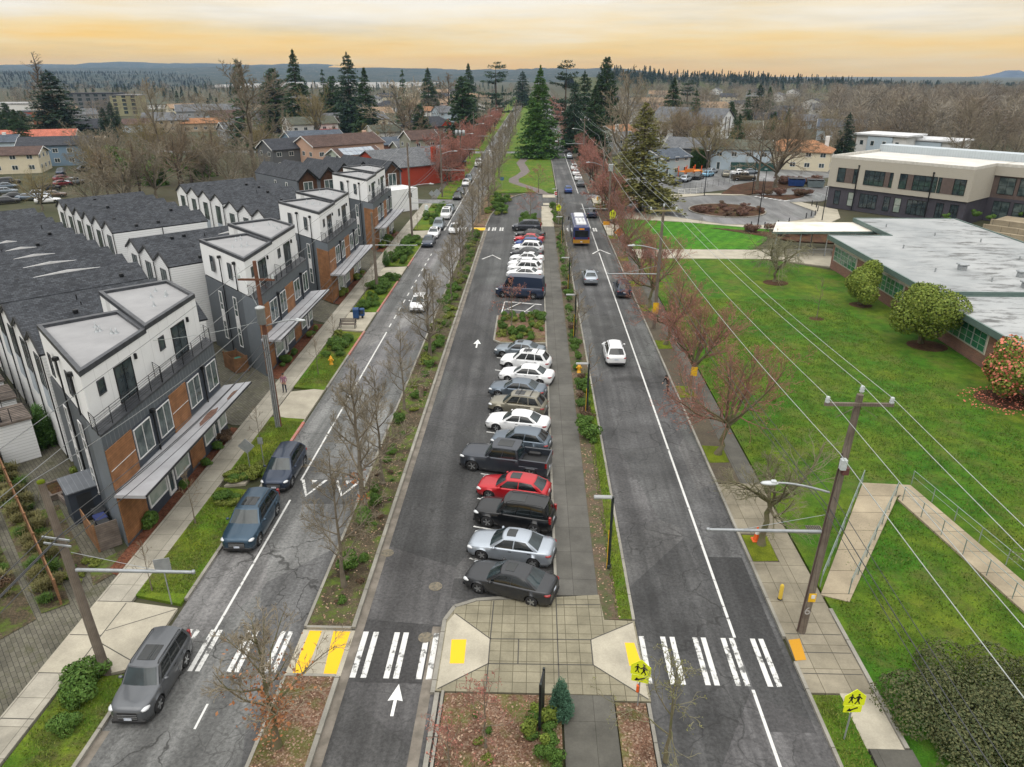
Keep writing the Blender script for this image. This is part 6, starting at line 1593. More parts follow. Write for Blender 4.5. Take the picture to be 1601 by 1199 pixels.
def conifer(seed, H, R, nw, per, clump, size, droop=.25, r0=.35, start=.05, power=.9, gaps=.15, irreg=.25, upturn=0):
    rs = np.random.RandomState(seed); tk, cr = MB(), MB()
    tk.tube([(0, 0, 0), (0, 0, H * .5), (0, 0, H * .98)], [r0, r0 * .55, .03], 7)
    C = []; SZ = []
    bp, br_ = [], []
    for i in range(nw):
        f = start + (1 - start) * (i + rs.uniform(0, 1)) / nw
        z = f * H; Lm = R * (1 - f) ** power + .12
        if rs.uniform() < gaps * .5: continue
        for j in range(per):
            if rs.uniform() < gaps: continue
            az = rs.uniform(0, 2 * math.pi); L = Lm * rs.uniform(1 - irreg * 1.6, 1 + irreg)
            d = np.array((math.cos(az), math.sin(az)))
            n = max(3, int(clump * 2.1 * (L / R + .25)))
            q = np.sqrt(rs.uniform(.06, 1, n))
            zz = z - droop * L * q ** 1.5 + .15 * L * q + upturn * L * q ** 3 + rs.normal(0, .12 * size + .10, n)
            w_ = rs.normal(0, .16, n) * L * (1.1 - .6 * q)
            C.append(np.stack([d[0] * L * q - d[1] * w_, d[1] * L * q + d[0] * w_, zz], 1)); SZ.append(size * .62 * (.5 + .5 * (1 - f)) * rs.uniform(.7, 1.3, n))
            bp.append([(0, 0, z), (d[0] * L * .5, d[1] * L * .5, z + (-droop * .35 + .075) * L), (d[0] * L * .95, d[1] * L * .95, z - (droop * .93 - .14 - upturn) * L)]); br_.append((.03 * r0 / .3, .02, .01))
    C = np.concatenate(C); SZ = np.concatenate(SZ)
    quads(cr, C, SZ, rs, 0, np.tile((0, 0, 1.), (len(C), 1)), .42)
    _tubes(tk, np.array(bp), np.array(br_), 3)
    return tk, cr
proto('bigfir', *conifer(5, 27, 8.2, 54, 13, 26, .75, .30, .5, .03, .85, .10, .22, .02), BARKB, [NEEDB])
proto('fir0', *conifer(6, 24, 6.2, 50, 11, 19, .75, .32, .4, .03, .78, .10), BARKB, [NEED])
proto('fir1', *conifer(7, 24, 7.0, 44, 11, 20, .85, .22, .45, .06, .62, .14, .32), BARKB, [NEEDD])
proto('fir2', *conifer(8, 20, 3.8, 40, 8, 12, .65, .35, .3, .03, .8, .12), BARKB, [NEED])
proto('cedar', *conifer(9, 20, 7.5, 20, 9, 22, .85, .05, .5, .15, .42, .25, .4, .05), BARKB, [NEEDD])
proto('column', *conifer(12, 20, 4.2, 40, 10, 15, .8, .1, .4, .02, .5, .05, .2, .2), BARKB, [NEED])
proto('olive', *conifer(13, 19.5, 6.0, 50, 10, 18, .60, .35, .35, .06, .72, .15, .32), BARKB, [NEEDO])
def bush(seed, rx, ry, rz, n, size, lumps=7, trunk=0, cz=None, mat2=0, frac2=0, hollow=.55, spread_=.42):
    rs = np.random.RandomState(seed); tk, cr = MB(), MB()
    cz = rz if cz is None else cz
    cs = [(0, 0, 0, .8)] + [(*(rs.normal(0, 1, 3) * spread_), rs.uniform(.4, .62)) for _ in range(lumps)]
    pts = []; nr = []
    for cx, cy, cz_, r in cs:
        k = int(n * r * r / sum(q[3] ** 2 for q in cs))
        d = rs.normal(size=(k, 3)); d /= np.linalg.norm(d, axis=1)[:, None]
        rad_ = r * rs.uniform(hollow, 1.03, k) ** .6
        pts.append(np.array((cx, cy, cz_)) + d * rad_[:, None]); nr.append(d)
    p = np.concatenate(pts); nn = np.concatenate(nr); pm = rs.permutation(len(p)); p = p[pm]; nn = nn[pm]
    p = p * np.array((rx, ry, rz)) + np.array((0, 0, cz)); keep = p[:, 2] > .02; p = p[keep]; nn = nn[keep]
    k2 = int(len(p) * frac2)
    quads(cr, p[k2:], size, rs, 0, nn[k2:], .7)
    if k2: quads(cr, p[:k2] + nn[:k2] * .06, size * 1.15, rs, 1, nn[:k2], .9)
    if trunk:
        for i in range(4):
            a = i * 1.6; tk.tube([(.15 * math.cos(a), .15 * math.sin(a), 0), (.35 * math.cos(a), .35 * math.sin(a), cz * .6), (rx * .4 * math.cos(a), ry * .4 * math.sin(a), cz)], [trunk, trunk * .7, trunk * .3], 6)
    return tk, cr
proto('roundbig', *bush(3, 3.3, 3.3, 3.1, 22000, .115, 12, .14, 3.75, hollow=.74, spread_=.30), BARKM, [LEAFE])
proto('roundmid', *bush(4, 2.15, 2.15, 2.1, 12000, .105, 10, .1, 2.6, hollow=.74, spread_=.30), BARKM, [LEAFE])
PINK = leafmat('camellia_flower', (.50, .10, .07), (.58, .17, .11), (.66, .28, .18), sc=3)
proto('camellia', *bush(5, 2.2, 2.2, 2.1, 11000, .11, 10, .1, 2.6, 1, .20, hollow=.72, spread_=.30), BARKM, [LEAFE, PINK])
def plant(key, x, y, label, cat='tree', name='tree', s=1.0, rot=None, group=None, z=.1, sz=None, whole=False):
    tk, cr = TREES[key]
    rnd = random.Random(int(x * 71 + y * 13))
    r = thing(name, label, cat, (x, y, z), rnd.uniform(0, 6.28) if rot is None else rot, group, (s, s, sz or s))
    if len(tk.vertices): link('trunk', tk, r)
    link('crown', cr, r)
    return r
# --- bare trees of the near median, counted from the yellow crossing
ordn = ['first', 'second', 'third', 'fourth', 'fifth', 'sixth', 'seventh', 'eighth', 'ninth', 'tenth', 'eleventh', 'twelfth', 'thirteenth', 'fourteenth', 'fifteenth', 'sixteenth']
plant('brownleaf', -10.1, 20.4, 'bare tree holding brown leaves, below the yellow crossing in the leaf bed', name='bare_tree', rot=1)
rs = np.random.RandomState(7)
lv = MB()
p = np.concatenate([rs.normal((0, 0, 1.9), (.36, .36, .55), (420, 3)), rs.normal((.2, .3, 3.3), (.8, .8, .6), (260, 3))])
quads(lv, p, .085, rs); o = tag(lv.build('brown_leaf', BUDB, D.objects['bare_tree']), kind='stuff')
med = [(30.2, 'median0', .92), (37.3, 'medianbig', .98), (40.6, 'median1', .95), (52.0, 'median2', .80), (63.6, 'medianbig', .85), (70.5, 'median0', .75), (82.5, 'median1', .85), (88.6, 'median2', .8), (94.4, 'medianbig', .8), (103, 'median0', .8), (114.4, 'median1', 1.05), (121.5, 'median2', 1.05)]
for i, (y, k, s) in enumerate(med):
    r = plant(k, -10.0 + (-.3 if i % 2 else .2), y, '%s bare tree up from the yellow crossing in the left planted strip' % ordn[i], name='bare_tree', s=s, group='bare trees in the planted strip', z=.13)
    if i == 1:
        lv = MB(); quads(lv, np.concatenate([rs.normal((0, -.1, .9), (.25, .25, .3), (60, 3)), rs.normal((-.6, 0, 2.2), (.4, .4, .25), (60, 3))]), .11, rs); tag(lv.build('brown_leaf', BUDB, r), kind='stuff')
for i, y in enumerate((131, 139, 147, 156, 169, 180, 191, 203, 216, 229, 242, 270, 285, 300, 318, 340, 365, 392, 425, 460)):
    plant(('median0', 'medianbig', 'median1', 'median2')[i % 4], -9.6 + rs.uniform(-.5, .5), y, 'bare tree in the row along the left edge of the grassy median', name='bare_tree', s=1.05 + .1 * (i % 3), group='bare trees on the grassy median')
# --- right-hand street trees
plant('pollard', 13.3, 34.6, 'lopped mossy tree beside the orange traffic cone', name='bare_tree', rot=.3)
for i, (y, k) in enumerate(((45.3, 'maple0'), (56.2, 'maple1'), (67.8, 'maple2'), (80, 'maple0'), (90.4, 'maple1'), (104.5, 'maple2'), (119, 'maple0'))):
    plant(k, 13.3, y, '%s red budded street tree with a moss pad, counting up from the lopped mossy tree' % ordn[i], name='street_tree', s=(1.06, 1.1, 1.0, 1.06, .98, 1.0, .95)[i], rot=(.1, .25, -.3, .5, -.2, .8, 1.4)[i], group='red budded trees on the right kerb')
for i, y in enumerate(list(range(136, 250, 12)) + list(range(268, 620, 15))):
    if 150 < y < 168: continue
    plant('farred', 14.0 + rs.uniform(-.4, .6), y, 'red twigged street tree of the long row beyond the bus stop on the right', name='street_tree', s=.95 + .2 * rs.uniform(), group='far red trees on the right')
for i, y in enumerate(list(range(168, 254, 10)) + list(range(268, 420, 14))):
    plant('farred', -20.3 + rs.uniform(-1.2, .5), y, 'red twigged street tree of the row along the far left kerb', name='street_tree', s=1.0 + .25 * rs.uniform(), group='far red trees on the left')
for px, py, s in ((705, 285, 1.5), (690, 262, 1.4), (725, 232, 1.3)):
    x, y = G(px, py); plant('farred', x, y, 'dense dark red tree beside the far left walk', name='red_tree', s=s, group='dense red trees on the left')
# --- saplings of the left verge
for i, (x, y, s) in enumerate(((-19.8, 29.6, .95), (-20.2, 35.7, 1.15), (-19.6, 45.3, 1.0), (-19.3, 59.1, 1.1), (-19.7, 66.5, 1.0), (-20.1, 82.0, 1), (-20.3, 87.5, 1), (-20.3, 100.5, 1), (-20.5, 107, 1), (-20.5, 126, 1))):
    plant('sapling', x, y, '%s thin leafless sapling along the left verge, counted from the nearest crosswalk' % ordn[i], name='sapling', s=s, group='saplings on the left verge')
plant('redsapling', -2.25, 72.3, 'thin red twigged tree on the planted island in front of the blue van', name='sapling', s=1.15)
plant('redsapling', -.7, 131.5, 'red twigged tree in the small bed past the minivan', name='sapling', s=1.35)
plant('redsapling', .9, 166.8, 'red twigged tree where the parking lane bends right', name='sapling', s=1.3)
plant('redsapling', -1.7, 20.6, 'small red budded tree in the leaf bed below the plaza, taller one', name='sapling', s=.75)
plant('redsapling', -2.9, 18.6, 'small red budded tree at the lower edge of the leaf bed', name='sapling', s=.8)
plant('budsapling', 5.45, 20.2, 'bare green budded tree at the bottom edge beside the right road', name='sapling', s=.95)
for i, (x, y, k, s) in enumerate(((4.5, 52.9, 'sapling', 1.6), (4.55, 69.5, 'median2', .62), (4.6, 85.6, 'median0', .62), (4.4, 100, 'median1', .6), (4.5, 117, 'median2', .6), (4.6, 130, 'median1', .6))):
    plant(k, x, y, '%s slim bare tree in the strip right of the footpath, from the plaza' % ordn[i], name='bare_tree', s=s, group='slim trees by the footpath')
# --- lawn
plant('roundmid', 38.4, 82.3, 'smaller round evergreen tree by the brick school wall', name='evergreen_tree', s=1.05)
plant('roundbig', 39.0, 69.0, 'large round evergreen tree on many stems by the brick school wall', name='evergreen_tree', s=.98)
plant('camellia', 39.4, 55.8, 'round bush tree covered in pink red flowers by the brick school', name='flowering_tree')
pet = MB(); a = rs.uniform(0, 6.28, 420); q = np.sqrt(rs.uniform(0, 1, 420)) * 3.3
quads(pet, np.stack([39.0 + q * np.cos(a), 55.2 + q * .9 * np.sin(a), np.full(420, .13)], 1), .09, rs, 0, np.tile((0, 0, 1.), (420, 1)))
tag(pet.build('fallen_petals', PINK), 'pink petals scattered on the lawn under the flowering bush', 'petals', kind='stuff')
plant('weeper', 31.4, 92.0, 'gnarled weeping bare tree on the lawn before the school entrance', name='bare_tree', s=1.25)
plant('weeper', 33.6, 98.5, 'second gnarled bare tree beside the pale lawn walk', name='bare_tree', s=1.1)
plant('sapling', 31.4, 76.7, 'thin bare sapling with a yellow ring alone on the lawn', name='sapling', s=1.35)
plant('sapling', 27.5, 119.5, 'bare sapling on the striped lawn by the turning circle', name='sapling', s=1.0)
plant('budsapling', 24.5, 22.5, 'spreading bare shrub tree above the big hedge at the lower right', name='bare_tree', s=.75)
plant('budsapling', 27.3, 32.0, 'bare shrub tree at the right end of the ramp railing', name='bare_tree', s=.7)
# --- landmark evergreens and big bare trees
plant('bigfir', 1.4, 243, 'tall bright green conifer standing alone on the grassy median', name='conifer_tree')
plant('olive', 20.8, 144.5, 'olive green thinning conifer beside the right walk', name='conifer_tree', s=1.3, sz=1.02)
def far(key, px, ytop, Y, label, name='bare_tree', cat='tree', base=None, wide=1.0, group=None):
    ra, rb, _ = ray(px, ytop); X = ra / rb * Y; h = top_h(px, ytop, X, Y)
    hh = max(v.co.z for v in TREES[key][1].vertices)
    s = h / hh
    return plant(key, X, Y, label, cat, name, s * wide, group=group, sz=s, z=0)
far('big0', 985, 100, 152, 'tall bare tree left of the olive conifer')
far('fir1', 72, 108, 285, 'broad dark fir at the far left rising above the horizon', 'conifer_tree', wide=1.55)
far('poplar', 50, 80, 420, 'tall bare poplar at the left edge rising above the blue hills', wide=2.3)
far('bigpale', 375, 90, 185, 'tall spreading bare tree in front of the far lake', wide=1.35)
far('big2', 228, 118, 190, 'tall slim pale bare tree left of the spreading one', wide=.7)
far('pale', 178, 205, 152, 'pale branching bare tree behind the gravel car park', wide=1.15)
far('wide0', 262, 165, 175, 'brown bare tree behind the six gable row', wide=.9)
far('wide1', 218, 170, 215, 'olive bare tree between two pale ones at the left', wide=.9)
far('wide1', 48, 255, 142, 'bare olive tree standing among the cars of the gravel car park', wide=.9)
far('fir2', 368, 92, 270, 'dark conifer behind the tall spreading bare tree', 'conifer_tree', wide=1.2)
far('fir0', 456, 76, 330, 'tall pointed dark fir left of the wider pair', 'conifer_tree')
far('fir1', 541, 80, 330, 'tall broad dark fir in the pair at the upper left', 'conifer_tree', wide=.9)
far('fir0', 568, 104, 310, 'pointed fir leaning against the broad dark fir', 'conifer_tree')
far('column', 424, 106, 350, 'rounded evergreen left of the tall pointed fir', 'evergreen_tree', wide=1.6)
far('fir2', 503, 108, 430, 'small dark conifer between the tall firs on the left', 'conifer_tree', wide=1.2)
far('wide1', 487, 124, 300, 'olive bare tree between the two tall firs', wide=.9)
far('column', 518, 118, 370, 'green conifer just left of the broad dark fir', 'conifer_tree', wide=1.3)
far('fir2', 628, 108, 350, 'dark topped conifer wrapped in bare twigs left of the yellow house', 'conifer_tree')
far('mid1', 628, 118, 300, 'bare brown tree in front of the dark topped conifer', wide=1.1)
far('mid0', 640, 150, 265, 'bare tree behind the dark round evergreen', wide=1.1)
far('column', 655, 163, 285, 'dark round evergreen behind the taupe house', 'evergreen_tree', wide=1.6)
far('fir0', 668, 105, 480, 'dark fir far up on the left behind the yellow house', 'conifer_tree', wide=1.2)
far('column', 722, 118, 290, 'deep green conifer beside the red trees on the left', 'conifer_tree', wide=1.3)
far('fir0', 732, 98, 460, 'pointed far fir left of the broad cedar', 'conifer_tree')
far('cedar', 775, 95, 430, 'broad dark cedar beside the far left road', 'conifer_tree', wide=1.05)
far('fir1', 817, 110, 620, 'dark conifer left of the tall bright green one', 'conifer_tree', wide=1.2)
far('mid0', 700, 112, 520, 'purple brown bare tree far up on the left', wide=1.4)
far('mid0', 672, 122, 520, 'dark bare tree beside the far fir on the left', wide=1.3)
far('cedar', 886, 92, 330, 'broad dark conifer at the head of the group on the right', 'conifer_tree', wide=.8)
far('fir1', 915, 110, 270, 'dark fir in the middle of the group on the right', 'conifer_tree', wide=.9)
far('fir0', 931, 132, 240, 'dark fir nearest the road in the group on the right', 'conifer_tree', wide=1.15)
far('column', 950, 88, 300, 'tall blunt dark conifer at the right of the group', 'conifer_tree', wide=.95)
far('fir1', 900, 125, 260, 'dark conifer at the left of the group on the right', 'conifer_tree', wide=.8)
far('fir0', 1055, 120, 330, 'dark fir above the church roof', 'conifer_tree', wide=1.2)
far('cedar', 1077, 124, 420, 'round dark conifer right of the fir above the church', 'conifer_tree', wide=1.1)
far('fir2', 1090, 140, 300, 'small dark conifer right above the church gable', 'conifer_tree', wide=1.3)
far('fir1', 1190, 130, 370, 'dark conifer among bare trees above the cream house', 'conifer_tree', wide=1.0)
far('fir0', 1205, 135, 390, 'second dark conifer above the cream house', 'conifer_tree', wide=1.2)
far('fir2', 1172, 140, 340, 'green conifer among bare trees right of the church', 'conifer_tree', wide=1.2)
far('fir1', 1330, 175, 235, 'dark green conifer at the left of the white flat roofed blocks', 'conifer_tree', wide=.9)
far('fir0', 1310, 150, 430, 'slim dark conifer in the wood left of the flat blocks', 'conifer_tree')
far('fir2', 1522, 200, 300, 'small dark conifer in the wood above the school roof', 'conifer_tree', wide=1.6)
far('fir2', 1500, 202, 305, 'second small dark conifer in the wood above the school roof', 'conifer_tree', wide=1.5)
for x, y, k, s, lb in ((*G(1183, 297), 'big1', .82, 'tall bare tree on the brown bed left of the skips'), (*G(1212, 294), 'wide0', 1.25, 'wide bare tree on the brown bed nearest the skips'), (*G(1106, 265), 'wide1', .95, 'bare tree behind the small car park hedge'), (*G(1120, 262), 'big2', .7, 'slim bare tree behind the small car park')):
    plant(k, x, y, lb, name='bare_tree', s=s)
far('fir0', 20, 170, 255, 'dark bushy conifer at the left edge', 'conifer_tree', wide=1.6)
far('column', 5, 160, 330, 'dark conifer touching the left edge of the picture', 'conifer_tree', wide=1.6)
far('column', 30, 172, 300, 'rounded conifer right of the bushy one at the left edge', 'conifer_tree', wide=1.5)
# ------------------------------------------------------------------ poles, wires, lamps, signs, street furniture
POLE = stripes('pole_wood', (.155, .125, .10), 'd', .07, .75, .2, .95, .3, .15, c2=(.20, .17, .14))
POLEB = stripes('pole_wood_red', (.15, .07, .045), 'd', .07, .75, .2, .95, .3, .15)
WIREM = M('wire_bright', (.42, .45, .44), None, 2, .5, .3)
WIREG = M('wire_grey', (.20, .21, .21), None, 2, .5, .2); WIRED = M('wire_dark', (.05, .052, .055), None, 2, .6)
GLASSI = M('insulator', (.55, .60, .60), None, 4, .2)
YG = M('fluorescent_yellow_green', (.72, .80, .02), (.66, .74, .02), 3, .45)
YEL = M('sign_yellow', (.78, .46, .02), None, 3, .5)
ORG = M('safety_orange', (.75, .12, .02), None, 3, .5)
SIGNBK = M('sign_back', (.34, .36, .38), (.28, .30, .31), 3, .5, .4)
HYD = M('hydrant_yellow', (.72, .36, .02), (.60, .30, .02), 5, .5)
BLUEB = M('mailbox_blue', (.02, .07, .20), None, 3, .4)
DKGREEN = M('dark_lamp_paint', (.018, .026, .024), None, 4, .4)
def zat(px, py, X, Y): return top_h(px, py, X, Y)
def pole(x, y, h, label, r=.17, top=None, m=None, group='wooden utility poles'):
    o = thing('utility_pole', label, 'utility pole', (x, y, 0), 0, group)
    t = top or (0, 0)
    b = MB(); b.tube([(0, 0, -.1), (t[0] * .5, t[1] * .5, h * .5), (t[0], t[1], h)], [r * 1.12, r, r * .74], 10); b.build('pole', m or POLE, o)
    return o
def crossarm(o, z, half, ins=(-1, 0, 1), dx=0, m=None, depth=.1, up0=.5):
    b = MB(); b.box(dx - half, dx + half, -.18, -.06, z - .07, z + .07); b.obox((dx - half * .3, -.17, z - .3), (half * .3, 0, .28), (0, .012, 0), (.03, 0, .03)); b.obox((dx + half * .3, -.17, z - .3), (half * .3, 0, -.28), (0, .012, 0), (.03, 0, -.03)); b.build('crossarm', m or POLE, o)
    for k in ins:
        x = dx + k * (half - .1); z0 = z + .07 + (up0 if k == 0 else 0)
        b = MB(); b.lathe([(.02, -.05), (.09, 0), (.11, .06), (.07, .1), (.11, .15), (.07, .2), (.09, .26), (.001, .3)], 8, 0, True, (x, -.12, z0)); b.build('insulator', GLASSI, o)
def span_arm(o, z, L, sgn, m=None, r=.06):
    b = MB(); b.tube([(0, 0, z), (sgn * L, 0, z)], [r, r * .8], 8); b.tube([(0, 0, z + .9), (sgn * L * .7, 0, z + .05)], .015, 4); b.lathe([(.001, -.06), (.08, -.06), (.08, .08), (.001, .08)], 8, 0, True, (sgn * L, 0, z)); b.build('bracket_arm', m or GALV, o)
def lamp_arm(o, z, L, sgn, rise=.35, m=None):
    b = MB(); t = np.linspace(0, 1, 7); b.tube(np.stack([sgn * L * t, 0 * t, z + rise * np.sin(t * math.pi / 2)], 1), [.05] * 7, 6); a = b.build('lamp_arm', m or GALV, o)
    h = MB(); h.ball((sgn * (L + .32), 0, z + rise - .02), (.42, .16, .085), 0, 12, 6); h.bevbox(sgn * (L + .15) - .12, sgn * (L + .15) + .12, -.1, .1, z + rise + .02, z + rise + .12, .03); h.build('lamp_head', M('lamp_head_grey', (.50, .53, .54), None, 3, .4) if 'lamp_head_grey' not in D.materials else D.materials['lamp_head_grey'], a)
def wire(pts, r=.016, sag=.4, label='', mat=None, group=None):
    b = MB(); P_ = []
    for a, c in zip(pts[:-1], pts[1:]):
        a, c = V3(*a), V3(*c); n = 14
        for i in range(n + (c is pts[-1])): t = i / n; P_.append(a + (c - a) * t - V3(0, 0, sag * 4 * t * (1 - t)))
    P_.append(V3(*pts[-1]))
    b.tube(P_, r, 5, cap=False)
    return tag(b.build('overhead_wire', mat or WIREM), label, 'wire', group)
# right line
R = [(13.2, 27.6, 13.1), (12.85, 72.7, 13.0), (13.4, 131.5, 13.0), (13.9, 150.5, 14.0), (13.8, 214, 13.5), (14, 262, 13.5), (14, 312, 13.5), (14, 365, 13.5)]
p1 = pole(13.2, 27.6, 12.75, 'tall wooden pole with painted figure 6 and orange tag beside the near right crosswalk', .19, (.45, .0))
crossarm(p1, 12.35, 1.42, (-1, 0, 1), .42)
zA_ = zat(1275, 828, 13.3, 27.6); span_arm(p1, zA_, 5.1, -1, D.materials['sign_back'], .085)
lamp_arm(p1, zat(1291, 767, 13.4, 27.6), 2.35, -1, .45)
b = MB(); b.bevbox(.08, .34, -.42, -.16, 9.35, 9.85, .03); b.build('pole_box', GLASSI, p1)
b = MB(); b.bevbox(.22, .5, -.40, -.14, 9.1, 9.45, .03); b.build('pole_box', M('rust_box', (.12, .05, .045), None, 3, .6), p1)
b = MB(); b.tube([(-.21, -.08, .2), (-.01, -.08, 5), (.17, -.07, 10)], .032, 6); b.build('conduit', M('conduit_brown', (.085, .055, .045), None, 3, .8), p1)
b = MB(); b.obox((.10, -.235, 2.35), (.17, 0, 0), (0, .012, 0), (0, 0, .24)); b.build('warning_tag', YEL, p1)
b = MB(); b.obox((.13, -.25, 2.42), (.09, 0, 0), (0, .012, 0), (0, 0, .10)); b.build('notice', TRIMW, p1)
fc = D.curves.new('painted_figure', 'FONT'); fc.body = '6'; fc.size = .62; fc.extrude = .004; fc.materials.append(M('faded_paint', (.40, .38, .36), None, 6, .9))
tf = D.objects.new('tmp', fc); COL.objects.link(tf); fo = link('painted_figure', D.meshes.new_from_object(tf.evaluated_get(bpy.context.evaluated_depsgraph_get())), p1); D.objects.remove(tf); fo.location = (-.14, -.222, 1.35); fo.rotation_euler = (math.pi / 2, 0, 0)
p2 = pole(12.85, 72.7, 12.8, 'second wooden pole on the right kerb, yellow tag and street lamp', .17)
crossarm(p2, 12.5, 1.35, (-1, 0, 1), 0, M('arm_yellowish', (.30, .26, .12), None, 3, .8), up0=.35)
span_arm(p2, zat(1022, 428, 12.85, 72.7), 5.2, -1); lamp_arm(p2, zat(1024, 391, 12.85, 72.7), 2.6, -1, .5)
b = MB(); b.box(-.3, .3, -.26, -.2, zat(1021, 487, 12.85, 72.7) - .1, zat(1021, 472, 12.85, 72.7)); b.build('bus_stop_plate', YEL, p2)
p3 = pole(13.4, 131.5, 12.8, 'third wooden pole on the right kerb beside the bus stop'); span_arm(p3, zat(972, 327, 13.4, 131.5), 5, -1)
p4 = pole(13.9, 150.5, 14.0, 'wooden pole with street lamp at the pale walk by the turning circle'); lamp_arm(p4, zat(941, 260, 13.9, 150.5), 2.9, -1, .8)
b = MB(); b.bevbox(-.4, .4, -.35, .35, 9.2, 10.4, .1); b.build('transformer', GALV, p3)
for i, (x, y, h) in enumerate(R[4:]):
    q = pole(x, y, h, '%s wooden pole up the right road beyond the cross walk by the turning circle' % ordn[i], group='far right poles'); lamp_arm(q, h * .75, 2.8, -1, .7); span_arm(q, h * .5, 5, -1); crossarm(q, h - .4, 1.2)
for i, y in enumerate(range(400, 760, 36)): q = pole(14.2, y, 13, 'distant pole with lamp arm far up the right road', group='distant right poles'); lamp_arm(q, 9.5, 2.8, -1, .7)
Y0 = (13.6, -22)
tops = [(13.62, 27.48, 12.75), (12.85, 72.58, 12.9), (13.4, 131.4, 12.8), (13.9, 150.4, 13.9), (13.8, 214, 13.6), (14, 262, 13.6), (14, 312, 13.6), (14, 365, 13.6)]
def run(dx, dz, r, sag, lab, m=None, st=0): wire([(Y0[0] + dx, Y0[1], 12.9 + dz)] + [(x + dx, y, z + dz) for x, y, z in tops], r, sag, lab, m, None)
run(-1.30, -.1, .014, .45, 'bright overhead wire on the road side end of the crossarm of the right hand poles')
run(0, .45, .014, .45, 'bright overhead wire on the top insulators of the right hand poles')
run(1.33, -.1, .014, .45, 'bright overhead wire on the lawn side end of the crossarm of the right hand poles')
run(-.35, -2.75, .019, .5, 'thickest bright cable below the crossarm of the right hand poles')
run(-.25, -4.9, .016, .8, 'upper of the dark cables under the lamp arm, right hand poles', WIRED)
run(-.75, -5.25, .016, .9, 'middle of the dark cables under the lamp arm, right hand poles', WIRED)
run(-.3, -5.55, .022, .7, 'lowest of the dark cables under the lamp arm, right hand poles', WIRED)
# left line
q1 = pole(-19.1, 24.0, 10.0, 'mossy topped leaning pole at the left foreground with a long bracket arm', .19, (-.5, .15))
span_arm(q1, zat(125, 887, -19.25, 24), 5.0, 1, D.materials['sign_back'], .085)
for k, (z, dy) in enumerate(((7.55, 0), (7.25, .1))):
    b = MB(); b.obox((-.3, -.22, z), (.55, 0, -.08), (0, .03, 0), (0, 0, .035)); b.build('bracket', GALV, q1)
b = MB(); b.lathe([(.15, 0), (.15, .09), (.001, .13)], 10, 0, True, (-.5, .15, 9.97)); b.build('moss_cap', MOSS, q1)
q2 = pole(-19.4, 48.7, 13.0, 'reddish wooden pole with transformer can, steel conduits and street lamp by the first driveway', .17, (-.1, 0), POLEB)
crossarm(q2, 11.7, 1.3, (-1, 1), -.1, POLEB)
b = MB(); b.lathe([(.001, 8.55), (.30, 8.55), (.30, 9.7), (.34, 9.72), (.34, 9.8), (.1, 9.9), (.001, 9.9)], 14, 0, True, (.02, -.5, 0)); b.build('transformer', M('transformer_grey', (.42, .44, .44), None, 3, .5), q2)
for k in range(3):
    b = MB(); b.tube([(-.16 + .13 * k, -.24 + .03 * k, .1), (-.16 + .13 * k, -.24 + .03 * k, 7.6)], .055, 7); b.build('conduit', GALV, q2)
lamp_arm(q2, zat(422, 509, -19.4, 48.7), 2.3, 1, .5)
q3 = pole(-19.3, 85.4, 9.9, 'shorter wooden pole in the verge before the third townhouse, with bracket arm'); span_arm(q3, zat(585, 383, -19.3, 85.4), 5.2, 1)
q4 = pole(-19.8, 115.9, 15.2, 'tall wooden pole beside the navy parked sedan on the left, street lamp and bracket arm'); lamp_arm(q4, zat(639, 292, -19.8, 116), 3.2, 1, .5); span_arm(q4, zat(644, 317, -19.8, 116), 6, 1)
L_ = [(-20.2, 160, 13), (-20.3, 204, 13.5), (-20.5, 252, 13), (-20.5, 300, 13), (-20.6, 350, 13)]
for i, (x, y, h) in enumerate(L_):
    q = pole(x, y, h, '%s wooden pole up the left road beyond the side street' % ordn[i], group='far left poles'); lamp_arm(q, h * .7, 2.9, 1, .7); span_arm(q, h * .45, 5, 1)
    if i == 1:
        b = MB()
        for k in (-1, 0, 1): b.lathe([(.001, 9.6), (.4, 9.6), (.4, 11), (.001, 11.1)], 10, 0, True, (k * .95, -.4, 0))
        b.build('transformer', GALV, q)
for i, y in enumerate(range(395, 700, 38)): q = pole(-20.6, y, 12.5, 'distant pole with lamp arm far up the left road', group='distant left poles'); lamp_arm(q, 9, 2.8, 1, .7)
lt = [(-19.6, -24, 12.2), (-19.5, 48.6, 12.1), (-19.8, 115.9, 14.3), (-20.2, 160, 12.8), (-20.3, 204, 13.3), (-20.5, 252, 12.8)]
def lrun(dx, dz, r, sag, lab, m=None, pts=lt): wire([(x + dx, y, z + dz) for x, y, z in pts], r, sag, lab, m or WIREG)
lrun(-1.25, 0, .016, .7, 'overhead wire on the house side of the left poles crossarm'); lrun(1.1, 0, .016, .7, 'overhead wire on the road side of the left poles crossarm')
lb = [(-19.4, -24, 8.6), (-19.45, 24, 7.5), (-19.5, 48.6, 6.6), (-19.3, 85.4, 7.4), (-19.8, 115.9, 8.2), (-20.2, 160, 8), (-20.3, 204, 8)]
for k, (dx, dz, r) in enumerate(((-.3, .25, .020), (.15, .1, .030), (-.15, -.25, .024), (.3, -.35, .018))): lrun(dx, dz, r, .55, '%s of the dark cable bundle running along the left poles' % ('topmost', 'thickest', 'middle', 'lowest')[k], WIRED, lb)
lrun(-.45, 2.3, .018, .5, 'single grey wire over the mossy top of the leaning left pole', WIREG, [(-20.2, -24, 8.2), (-19.5, 24.1, 7.75), (-19.45, 48.6, 6.6)])
wire([(-19.3, 48.6, 8.9), (-26.5, 62, 9.6)], .014, .3, 'service wire from the transformer pole to the second townhouse'); wire([(-19.4, 48.6, 8.7), (-25, 40.5, 9.9)], .014, .3, 'service wire from the transformer pole to the nearest townhouse')
